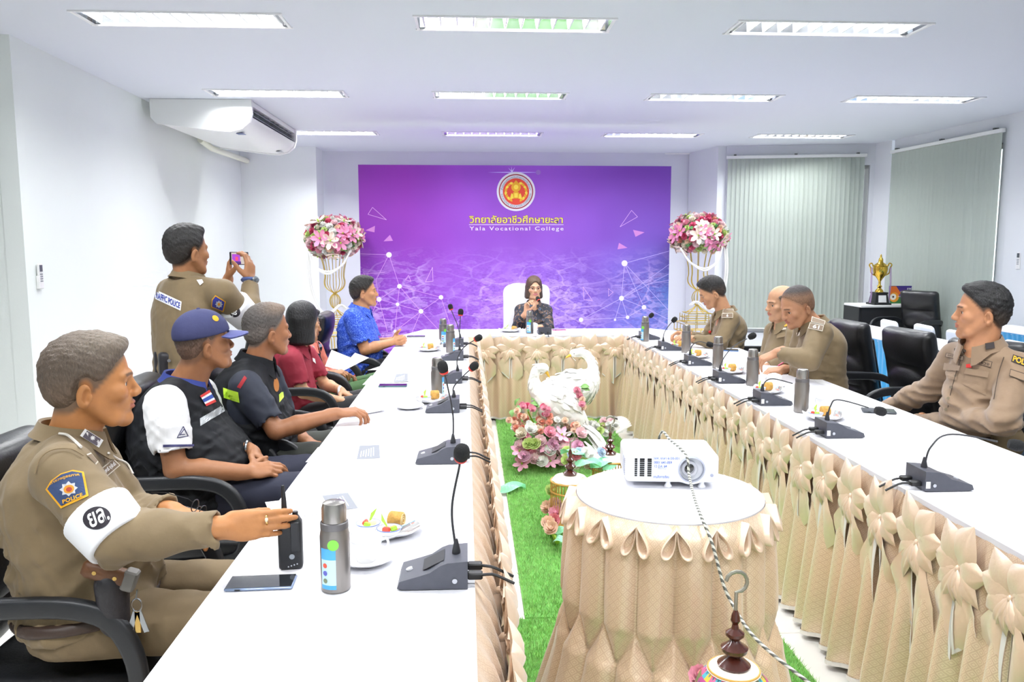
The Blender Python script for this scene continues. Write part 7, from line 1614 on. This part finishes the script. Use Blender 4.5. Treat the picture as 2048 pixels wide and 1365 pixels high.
# ------------------------------------------------------------------ person 5: half-hidden person reading papers
a = Y_(5.62)
o5 = person('half-hidden person in a dark vest and green trousers reading papers', dict(P=a(612, 800), N=a(607, 685), SR=ay(612, 706, 5.45), SL=ay(628, 700, 5.78), ER=ay(628, 755, 5.42), WR=ay(658, 748, 5.50), EL=ay(655, 752, 5.80), WL=ay(676, 753, 5.66), HR=(np.array([.95, .25, .05]), np.array([0, .3, -1]), GRIP), HL=(np.array([.9, -.2, .1]), np.array([0, -.2, -1]), GRIP), head=a(612, 648), hf=np.array([.93, .30, -.15]), hs=.98, skin='#a97753', hv=.006, av=.0045, cv=.010, shirt=M('salmon_shirt', '#e0806f', .75), vest=m_navyv, pants=M('green_trousers', '#46683f', .8, var=.1, vscale=12, bump=.2, bscale=20), KR=(-.58, 5.5, .60), KL=(-.58, 5.75, .60), AR=(-.58, 5.5, .09), AL=(-.58, 5.75, .09), hair=dict(kind='short', col='#1c1a1a'), seed=3))
r5 = o5['root']; bv5 = bvh_of(o5['vest'], o5['shirt']); lay('reflective_band', bv5, *unit_grid(6, 3), [(620, 702), (644, 694), (642, 688), (620, 695)], m_refl2, r5, .004); lay('shoulder_badge', bv5, *unit_grid(3, 3), [(626, 684), (634, 682), (632, 677), (626, 678)], m_yel, r5, .004, flat=True)
t = thing('held_papers', 'open white papers held by the half-hidden person', 'paper', ay(690, 735, 5.6))
for C4 in ([(650, 733), (688, 742), (702, 716), (663, 700)], [(687, 742), (738, 716), (710, 706), (690, 728)]):
    Q4 = [ay(px, py, 5.55+(.1 if i > 1 else 0)) for i, (px, py) in enumerate(C4)]; V = np.array([[bil(Q4, u, v_) for v_ in np.linspace(0, 1, 4)] for u in np.linspace(0, 1, 5)]); MB().grid(V).build('sheet', m_paper, t, 0)
Q4 = [ay(px, py, 5.545+(.1 if i > 1 else 0)) for i, (px, py) in enumerate([(658, 731), (684, 738), (696, 718), (668, 706)])]
for i in range(4): p_, q_ = Q4[i], Q4[(i+1) % 4]; MB().tube([p_, q_], .0012, 4).build('printed_rule', m_print, t)
chair('black office armchair under the half-hidden reader', -1.08, 5.62, R_, GL)
# ------------------------------------------------------------------ person 6: man in the blue patterned shirt
m_bshirt = M('blue_batik', '#2c59c9', .7); N, L, b = nodes_of(m_bshirt); tc4 = N.new('ShaderNodeTexCoord'); vo4 = N.new('ShaderNodeTexVoronoi'); vo4.inputs['Scale'].default_value = 42; n4 = N.new('ShaderNodeTexNoise'); n4.inputs['Scale'].default_value = 30; L.new(tc4.outputs['Object'], n4.inputs['Vector']); a4 = N.new('ShaderNodeVectorMath'); a4.operation = 'MULTIPLY_ADD'; a4.inputs[1].default_value = (.05, .05, .05); L.new(n4.outputs['Color'], a4.inputs[0]); L.new(tc4.outputs['Object'], a4.inputs[2]); L.new(a4.outputs[0], vo4.inputs['Vector']); sn = N.new('ShaderNodeMath'); sn.operation = 'SINE'; ml = N.new('ShaderNodeMath'); ml.operation = 'MULTIPLY'; ml.inputs[1].default_value = 16; L.new(vo4.outputs['Distance'], ml.inputs[0]); L.new(ml.outputs[0], sn.inputs[0]); cr = N.new('ShaderNodeValToRGB'); cr.color_ramp.elements[0].color = lin('#2049c4'); cr.color_ramp.elements[1].color = lin('#6f95ee'); cr.color_ramp.elements[0].position = .55; cr.color_ramp.elements[1].position = .9; L.new(sn.outputs[0], cr.inputs[0]); L.new(cr.outputs[0], b.inputs['Base Color'])
a = Y_(6.32)
CL = [(1.0, 1.2, .6)]*4
o6 = person('young man in a bright blue patterned shirt with folded hands', dict(P=a(716, 728), N=a(717, 617), SR=ay(706, 636, 6.13), SL=ay(726, 634, 6.50), ER=ay(730, 700, 6.10), WR=ay(786, 684, 6.30), EL=ay(752, 690, 6.52), WL=ay(786, 681, 6.375), HR=(np.array([.93, .3, .18]), np.array([-.1, .9, -.3]), CL), HL=(np.array([.93, -.3, .15]), np.array([0, -.9, -.3]), CL), head=a(727, 583), hf=np.array([.97, .20, .03]), hs=1.02, skin='#c08a63', hv=.005, av=.005, cv=.010, girth=1.15, belly=.045, sleeve='short', slen=.8, shirt=m_bshirt, pants=m_black, KR=(-.50, 6.2, .60), KL=(-.50, 6.45, .60), AR=(-.55, 6.2, .09), AL=(-.55, 6.45, .09), arm=1.08, hair=dict(kind='flat', col='#15120f', side='#3a2d25', line=.012, v=.0045), hem=-.2, seed=21, neck=.058))
MB().ell(ay(711, 756, 6.1), (.022, .006, .025), n=12, k=8).build('red_tag', M('tag_red', '#d8322c', .5), o6['root'])
chair('black office armchair under the man in blue', -.92, 6.30, R_, GL)
# ------------------------------------------------------------------ person 7: standing traffic officer taking a photo
a = Y_(3.95)
TH2 = [(.9, .9, .4), (.35, .9, .6), (.4, .9, .6), (.5, .9, .6)]
o7 = person('standing traffic police officer in khaki taking a photo with a phone', dict(P=a(375, 770), N=a(370, 556), SR=ay(445, 588, 3.84), SL=ay(342, 585, 4.10), ER=ay(500, 642, 3.98), WR=ay(500, 562, 4.16), EL=ay(425, 610, 4.32), WL=ay(456, 560, 4.36), HR=(np.array([-.05, .22, .97]), np.array([-.9, .35, .05]), [(.25, .7, .5), (.3, .7, .5), (.35, .7, .5), (.4, .7, .5)], (.6, .55, .45)), HL=(np.array([.10, .15, .98]), np.array([.9, .25, 0]), [(.3, .7, .5), (.4, .8, .5), (.5, .8, .5), (.5, .8, .5)], (.6, .55, .45)),
    head=a(374, 500), hf=np.array([.58, .81, .02]), hs=1.04, skin='#a97652', hv=.0042, av=.0042, cv=.0085, girth=.98, shirt=m_khaki, pants=m_khakid, KR=(-1.44, 4.05, .50), KL=(-1.6, 4.18, .50), AR=(-1.47, 4.1, .08), AL=(-1.64, 4.22, .08), foot=(.8, .6, 0), cuff=.02, belt=M('belt_black', '#1c1c1f', .45), beltz=.03, hair=dict(kind='short', col='#1a1817', side='#231d1a', line=.012), seed=31, neck=.052, hump=.0, wide=1.0, wrinkle=.0018))
r7 = o7['root']; b7 = bvh_of(o7['shirt']); m_txtb = M('lettering_blue', '#3a49a8', .7)
bp7 = lay('back_panel', b7, *unit_grid(16, 5), [(308, 597), (362, 622), (364, 604), (308, 578)], m_polo, r7, .0025)
v, f_ = text_unit('TRAFFIC POLICE', .025); lay('back_lettering', b7, v, f_, [(309, 595), (361, 618), (362, 606), (309, 582)], m_txtb, r7, .0045)
SP7 = [(.08, .30), (.14, .75), (.35, 1.0), (1.0, .62), (.86, 0)]; Q7 = [(420, 624), (452, 624), (452, 590), (420, 590)]
pt = shield('shoulder_patch', b7, Q7, m_yel, r7, .003, 0, SP7); shield('patch_field', b7, Q7, M('patch_royal', '#3038a0', .7), pt, .0045, .16, SP7); lay('patch_star', b7, SV, SF, [(431, 615), (446, 615), (446, 600), (431, 600)], m_silver, pt, .006); lay('patch_sun', b7, *disc_grid(12, 1), [(436, 610), (441, 610), (441, 604), (436, 604)], M('patch_orange', '#e8992a', .7), pt, .0075)
f = Field(); S_, E_ = ay(445, 588, 3.84), ay(500, 642, 3.98); f.add(p_cap(S_+(E_-S_)*.38, S_+(E_-S_)*.92, .080, .072, .004), .003); ab7 = fobj('armband', f, .005, M('armband_white', '#eef0f4', .7), r7, 1); bb7 = bvh_of(ab7)
lay('armband_disc', bb7, *disc_grid(20, 3), [(459, 635), (481, 635), (481, 614), (459, 614)], mk_, ab7, .002); v, f_ = text_unit('ยล.', .02); lay('armband_lettering', bb7, v, f_, [(474, 631), (476, 618), (466, 617), (464, 630)], M('lettering_white', '#f4f4f4', .7), ab7, .004)
lay('collar_badge', bvh_of(o7['collar'], o7['shirt']), *unit_grid(3, 3), [(400, 571), (407, 565), (404, 559), (393, 560)], m_polo, r7, .003, flat=True)
wq = ay(500, 560, 4.155); ww = frame(np.array([-.05, .22, .97])); MB().tube([wq+ww[:, 0]*.036*math.cos(u)+ww[:, 1]*.034*math.sin(u) for u in np.linspace(0, 2*PI, 24, endpoint=False)], .010, 6, closed=True).build('watch_strap', M('watch_blue', '#4a5a8c', .6), r7); MB().lathe([(.0001, 0), (.019, 0), (.019, .008), (.015, .010), (.0001, .010)], 18, wq+np.array([.03, -.02, 0]), frame(np.array([.75, -.65, .1]))).build('watch_face', m_steel, r7)
ph7 = ay(478, 517, 4.30); t = thing('smartphone', 'phone raised by the standing officer, showing the purple backdrop', 'phone', ph7, 0, 'smartphones'); RP7 = np.stack([unit([.85, -.52, 0]), unit([.52, .85, 0]), Z3], 1)
MB().box(ph7, (.135, .009, .068), RP7, bev=.003).build('body', m_blackp, t); 
def p7_(x, z, k=1): return ph7+RP7@np.array([x, -.0046-.0006*k, z])
def q7(name, x0, x1, z0, z1, col, k, em=.6): MB().poly([p7_(x0, z0, k), p7_(x1, z0, k), p7_(x1, z1, k), p7_(x0, z1, k)]).build(name, M('screen_'+col[1:], col, .3, emit=em), t, 0)
q7('screen', -.05, .058, -.030, .030, '#b9b0a8', 1); q7('screen_picture', -.045, .015, -.016, .022, '#9a3fb8', 2); q7('screen_picture', -.045, .02, -.030, -.016, '#4a2f78', 2); q7('screen_picture', -.02, .0, -.012, .008, '#d0486a', 3)
rh7 = ay(322, 735, 3.9); t = thing('belt_pouch', 'black radio pouch on the standing officer\'s belt', 'pouch', rh7); f = Field(); f.add(p_box(ay(338, 735, 3.86), (.045, .035, .075), rotm('Z', .5), .02), .01).add(p_box(ay(322, 728, 3.92), (.03, .03, .065), rotm('Z', .5), .015), .01); fobj('pouch', f, .008, m_holst, t, 1); MB().cyl(ay(338, 722, 3.815), ay(338, 722, 3.80), .008, n=12).build('press_stud', m_steel, t)
# ------------------------------------------------------------------ person 8: woman at the head table
m_bat = M('batik_jacket', '#2f3440', .75); N, L, b = nodes_of(m_bat); tc5 = N.new('ShaderNodeTexCoord'); v5 = N.new('ShaderNodeTexVoronoi'); v5.inputs['Scale'].default_value = 26; L.new(tc5.outputs['Object'], v5.inputs['Vector']); n5 = N.new('ShaderNodeTexNoise'); n5.inputs['Scale'].default_value = 34; n5.inputs['Detail'].default_value = 2; L.new(tc5.outputs['Object'], n5.inputs['Vector']); cr = N.new('ShaderNodeValToRGB'); cr.color_ramp.interpolation = 'CONSTANT'; e = cr.color_ramp.elements; e[0].color = lin('#2b2f3a'); e[1].position = .56; e[1].color = lin('#8d6d55'); q = e.new(.62); q.color = lin('#2e3340'); q = e.new(.66); q.color = lin('#3f6f9c'); q = e.new(.70); q.color = lin('#2b2f3a'); L.new(n5.outputs[0], cr.inputs[0]); L.new(cr.outputs[0], b.inputs['Base Color'])
a = Y_(8.0)
o8 = person('woman with brown bobbed hair and glasses in a dark batik jacket', dict(P=a(1064, 690), N=a(1067, 608), SR=ay(1042, 622, 8.0), SL=ay(1092, 622, 8.02), ER=ay(1035, 652, 7.86), WR=ay(1052, 625, 7.76), EL=ay(1098, 656, 7.86), WL=ay(1076, 655, 7.70), HR=(np.array([.15, .1, .98]), np.array([.6, -.6, .2]), [(.5, .7, .4), (.8, .9, .5), (.9, 1.0, .5), (.9, 1.0, .5)]), HL=(np.array([-.9, -.3, 0]), np.array([0, 0, -1]), RELAX), head=a(1068, 576), hf=np.array([.10, -.99, .02]), hs=.98, skin='#d6a585', hv=.0042, av=.005, cv=.010, girth=.98, sleeve='long', cuff=.05, shirt=m_bat, pants=m_black, KR=(.55, 7.72, .55), KL=(.78, 7.72, .55), AR=(.55, 7.72, .09), AL=(.78, 7.72, .09), arm=.92, hands=.92, lips='#c0687a', jaw=.88, brow='#3a2a22', hair=dict(kind='long', col='#5b4534', side='#4a382c', len=.115, gloss=.4, rough=.0006, v=.0042, face=(0, .105, -.035), fr=(.056, .07, .10), part=True), seed=14, neck=.048, gaze=np.array([.25, -.95, .0]), wide=.95))
r8 = o8['root']; gl_at(a(1068, 576)+np.array([.10, -.99, .02])*.094+np.array([0, 0, -.006]), np.stack([[-.995, -.1, 0], [.1, -.995, .02], Z3], 1), M('glasses_dark', '#4a4550', .3), 1.0, r8)
MB().tube([ay(1053, 631, 7.77)+np.array([.027*math.cos(u), .027*math.sin(u), .004*math.sin(u)]) for u in np.linspace(0, 2*PI, 18, endpoint=False)], .008, 6, closed=True).build('watch', m_polo, r8)
t = thing('covered_armchair', 'tall white-covered armchair behind the woman at the head table', 'chair', ay(1053, 680, 8.25)*np.array([1, 1, 0])); c0 = ay(1053, 620, 8.28); f = Field(); zt = ay(1053, 567, 8.28)[2]
f.add(p_box((c0[0], 8.28, (zt+.45)/2), (.245, .06, (zt-.45)/2), rotm('X', -.06), .055), .01)
for s in (-1, 1): f.sub(p_box((c0[0]+s*.27, 8.28, zt+.02), (.07, .3, .07), rotm('Y', s*.75), .01), .05)
f.warp(lambda p, d: d+.004*np.sin(p[:, 0]*38+np.sin(p[:, 2]*9)*1.5)); fobj('back_cover', f, .014, m_cover, t, 1); f = Field(); f.add(p_box((c0[0], 8.02, .42), (.25, .25, .06), None, .04), .01); fobj('seat_cover', f, .016, m_cover, t, 1)
for x in (-.2, .2):
    for y in (7.85, 8.25): MB().cyl((c0[0]+x, y, 0), (c0[0]+x, y, .40), .02, n=10).build('leg', m_blackp, t)
# ------------------------------------------------------------------ right side officers
TYP = [(.5, .6, .4), (.6, .7, .4), (.7, .8, .4), (.8, .8, .4)]
a = Y_(6.25); m_wht = M('lettering_white', '#f4f4f4', .7)
o9 = person('officer in khaki with patch number 6 looking down at his hands', dict(P=a(1452, 722), N=a(1455, 622), SL=ay(1462, 640, 6.08), SR=ay(1440, 636, 6.42), EL=ay(1440, 688, 6.02), WL=ay(1384, 678, 6.16), ER=ay(1408, 684, 6.44), WR=ay(1372, 668, 6.36), HL=(np.array([-.95, .25, .1]), np.array([0, .4, -.9]), TYP), HR=(np.array([-.95, -.15, .08]), np.array([0, -.3, -.9]), TYP), head=a(1424, 583), hf=np.array([-.85, .24, -.46]), hu=np.array([-.5, 0, .87]), hs=1.04, skin='#c08f6c', hv=.0048, av=.005, cv=.0095, girth=1.0, shirt=m_khaki, pants=m_khakid, KL=(2.05, 6.12, .60), KR=(2.05, 6.4, .60), AL=(2.07, 6.12, .09), AR=(2.07, 6.4, .09), cuff=.02, hair=dict(kind='flat', col='#141211', side='#3d322b', line=.010, v=.0045), seed=41, hump=.03))
r9 = o9['root']; b9 = bvh_of(o9['shirt']); boxtag('sleeve_tag', b9, [(1445, 627), (1467, 626), (1467, 618), (1446, 618)], r9, m_tagb, m_pale); boxtag('number_patch', b9, [(1443, 636), (1466, 636), (1466, 626), (1444, 627)], r9, m_tagb, m_pale, ' 6 ', m_wht)
bc9 = bvh_of(o9['collar'], o9['shirt']); lay('collar_badge', bc9, *unit_grid(3, 3), [(1434, 609), (1442, 606), (1440, 599), (1433, 602)], m_wht, r9, .004, flat=True); lay('chest_wings', b9, *unit_grid(3, 2), [(1431, 628), (1439, 627), (1439, 622), (1431, 623)], M('wings_gold', '#d9a23a', .5), r9, .003, flat=True); lay('name_tag', b9, *unit_grid(4, 2), [(1427, 638), (1440, 637), (1440, 631), (1428, 632)], m_pale, r9, .003, flat=True)
cord('lanyard', b9, [(1429, 610), (1424, 630), (1422, 650), (1421, 662)], .003, M('cord_white', '#d8d4cc', .7), r9); hh = cast(b9, 1421, 664)
if hh: MB().ell(hh[0]+np.array([-.01, -.015, 0]), (.012, .012, .012), n=10, k=8).build('lanyard_bead', M('tag_red', '#d8322c', .5), r9)
chair('office chair with a violet sheen under the officer numbered 6', 2.36, 6.22, L_+.15, GR)
a = Y_(5.38)
o10 = person('older officer in khaki half hidden behind the bald officer', dict(P=a(1570, 765), N=a(1573, 645), SL=ay(1592, 672, 5.22), SR=ay(1548, 664, 5.50), EL=ay(1580, 725, 5.15), WL=ay(1530, 735, 5.2), ER=ay(1535, 715, 5.56), WR=ay(1512, 728, 5.45), HL=(np.array([-.95, .1, -.1]), np.array([0, .2, -1]), RELAX), HR=(np.array([-.9, -.3, -.1]), np.array([0, 0, -1]), RELAX), head=a(1562, 606), hf=np.array([-.97, -.10, -.12]), hs=1.03, skin='#bd9070', hv=.005, av=.006, cv=.010, girth=1.1, belly=.04, shirt=m_khaki, pants=m_khakid, KL=(2.05, 5.25, .6), KR=(2.05, 5.5, .6), AL=(2.07, 5.25, .09), AR=(2.07, 5.5, .09), cuff=.02, hair=dict(kind='bald', col='#4b433d', side='#7a6656', v=.005), seed=43))
r10 = o10['root']; b10 = bvh_of(o10['shirt']); lay('chest_wings', b10, *unit_grid(3, 2), [(1569, 654), (1579, 651), (1577, 645), (1567, 648)], M('wings_gold', '#d9a23a', .5), r10, .003, flat=True); lay('pocket_flap', b10, *unit_grid(5, 3), [(1553, 677), (1576, 672), (1576, 664), (1553, 668)], m_khp, r10, .006, flat=True); lay('name_tag', b10, *unit_grid(4, 2), [(1556, 662), (1572, 659), (1572, 655), (1556, 658)], m_pale, r10, .003, flat=True)
chair('black office armchair under the half-hidden older officer', 2.42, 5.42, L_+.05, GR)
a = Y_(4.75)
o11 = person('bald officer in khaki with patch number 61 reaching over the table', dict(P=a(1640, 775), N=a(1632, 645), SL=ay(1640, 668, 4.56), SR=ay(1612, 662, 4.90), EL=ay(1618, 722, 4.46), WL=ay(1555, 706, 4.62), ER=ay(1588, 735, 4.98), WR=ay(1566, 740, 4.82), HL=(np.array([-.80, .25, -.42]), np.array([-.3, .3, -.85]), [(.5, .5, .3), (.55, .5, .3), (.6, .5, .3), (.6, .5, .3)], (.55, .6, .35), .09, 1.08), HR=(np.array([-.95, 0, -.1]), np.array([0, .3, -.9]), GRIP), head=a(1594, 612), hf=np.array([-.92, -.16, -.38]), hu=np.array([-.35, -.1, .9]), hs=1.05, skin='#b98767', hv=.0042, av=.0048, cv=.0085, girth=1.12, belly=.04, shirt=m_khaki, pants=m_khakid, KL=(2.05, 4.6, .60), KR=(2.05, 4.9, .60), AL=(2.07, 4.6, .09), AR=(2.07, 4.9, .09), cuff=.02, hair=dict(kind='buzz', col='#2a2220', side='#8a6850', line=.004, f0=.055, f1=.10, v=.0042, rough=.0006), seed=47, wrinkle=.003, arm=1.08, slv=1.05, hump=.03))
r11 = o11['root']; b11 = bvh_of(o11['shirt']); boxtag('sleeve_tag', b11, [(1622, 644), (1649, 650), (1651, 642), (1624, 633)], r11, m_tagb, m_pale); boxtag('number_patch', b11, [(1616, 657), (1645, 663), (1648, 651), (1620, 645)], r11, m_tagb, m_pale, '61', m_wht)
bc11 = bvh_of(o11['collar'], o11['shirt']); lay('collar_badge', bc11, *unit_grid(3, 3), [(1602, 640), (1612, 637), (1612, 628), (1602, 630)], m_wht, r11, .004, flat=True); lay('chest_wings', b11, *unit_grid(3, 2), [(1597, 660), (1612, 656), (1611, 652), (1596, 655)], M('wings_gold', '#d9a23a', .5), r11, .004, flat=True); lay('name_tag', b11, *unit_grid(4, 2), [(1593, 673), (1602, 670), (1602, 664), (1593, 666)], m_pale, r11, .003, flat=True)
pA = ay(1556, 732, 4.78); tag(MB().tube([pA, ay(1578, 718, 4.82)], [.004, .0045], 8).build('pen', M('pen_pink', '#d0527a', .35)), 'pink pen held in the bald officer\'s hand', 'pen')
chair('black office armchair under the bald officer', 2.52, 4.82, L_+.12, GR)
chair('empty black office armchair turned towards the viewer', 2.68, 4.13, L_+.55, GR)
a = Y_(3.42)
m_khaki2 = M('khaki_brown_uniform', '#8a725a', .75, var=.05, vscale=25, bump=.1, bscale=45, sheen=.25)
o12 = person('young officer in khaki looking left at the right end of the table', dict(P=a(1958, 862), N=a(1968, 690), SL=ay(2036, 738, 3.30), SR=ay(1912, 716, 3.60), EL=ay(2005, 842, 3.14), WL=ax(1838, 846, 2.17), ER=ay(1862, 778, 3.72), WR=ax(1778, 815, 2.16), HL=(np.array([-.35, .2, -.9]), np.array([-.8, 0, .3]), RELAX), HR=(np.array([-.3, .1, -.95]), np.array([-.8, 0, .3]), RELAX), head=a(1965, 622), hf=np.array([-.88, .45, .0]), hs=1.06, skin='#b9835f', hv=.0036, av=.005, cv=.0075, girth=1.05, belly=.02, shirt=m_khaki2, pants=m_khakid, KL=(2.05, 3.3, .60), KR=(2.05, 3.6, .60), AL=(2.07, 3.3, .09), AR=(2.07, 3.6, .09), hair=dict(kind='flat', col='#111012', side='#33281f', line=.006, f0=-.03, f1=.045, v=.0034), seed=53, wrinkle=.0055, stubble=.12, cpoint=.06, cgap=.026, ch=.046, arm=1.05, slv=1.05, belt=M('belt_brown', '#3a2a22', .5)))
r12 = o12['root']; b12 = bvh_of(o12['shirt']); m_thr = M('thread_dark', '#4a3d33', .8)
pb = lay('police_patch', b12, *unit_grid(6, 4), [(2022, 724), (2060, 738), (2064, 722), (2026, 710)], M('patch_black', '#1c1a1e', .7), r12, .003); v, f_ = text_unit('POLICE', .03); lay('patch_lettering', b12, v, f_, [(2024, 724), (2066, 739), (2069, 726), (2027, 713)], m_yel, r12, .005)
boxtag('sleeve_tag', b12, [(2018, 752), (2050, 764), (2052, 748), (2021, 738)], r12, m_khaki2, m_thr)
bc12 = bvh_of(o12['collar'], o12['shirt']); boxtag('collar_badge', bc12, [(1972, 700), (1990, 697), (1988, 684), (1970, 687)], r12, M('rank_dark', '#3a3333', .6), m_thr, lift=.005)
boxtag('name_tag', b12, [(1890, 714), (1926, 722), (1928, 713), (1892, 706)], r12, m_khaki2, m_thr, 'สุชาติ อินทร์', m_thr); boxtag('service_tag', b12, [(1943, 726), (1982, 736), (1985, 724), (1946, 715)], r12, m_khaki2, m_thr, 'ตำรวจ', m_thr); lay('wings_badge', b12, *unit_grid(5, 2), [(1908, 702), (1932, 705), (1932, 698), (1908, 697)], m_thr, r12, .003, flat=True)
for q, fl in (([(1928, 770), (1972, 792), (1976, 748), (1934, 740)], [(1928, 748), (1975, 756), (1978, 744), (1932, 736)]), ([(1888, 754), (1914, 762), (1918, 732), (1890, 728)], [(1886, 740), (1918, 742), (1920, 732), (1888, 726)])):
    lay('pocket', b12, *unit_grid(6, 6), q, m_khaki2, r12, .004); lay('pocket_flap', b12, *unit_grid(6, 3), fl, m_khaki2, r12, .009, flat=True)
lay('pin', b12, *unit_grid(2, 2), [(1932, 736), (1943, 736), (1943, 728), (1932, 729)], M('tag_red', '#d8322c', .5), r12, .006, flat=True)
cord('sleeve_seam', b12, [(2008, 716), (2000, 745), (1994, 775), (1990, 800)], .0018, m_thr, r12); cord('placket_seam', b12, [(1926, 712), (1915, 745), (1905, 780), (1898, 815)], .0016, m_thr, r12)
for x_, y_ in ((1922, 730), (1912, 752), (1903, 775), (1897, 798), (1893, 820)): lay('button', b12, *disc_grid(10, 1), [(x_-3, y_+3), (x_+3, y_+3), (x_+3, y_-3), (x_-3, y_-3)], M('button_khaki', '#6e6048', .4), r12, .004)
chair('black office armchair under the officer at the right end', 2.62, 3.40, L_+.1, GR)
chair('black office armchair cut off by the right edge', 2.55, 2.72, L_+.2, GR)
chair('black office armchair at the desk with the trophy', 5.0, 8.9, L_+.5, 'black office chairs by the desk')
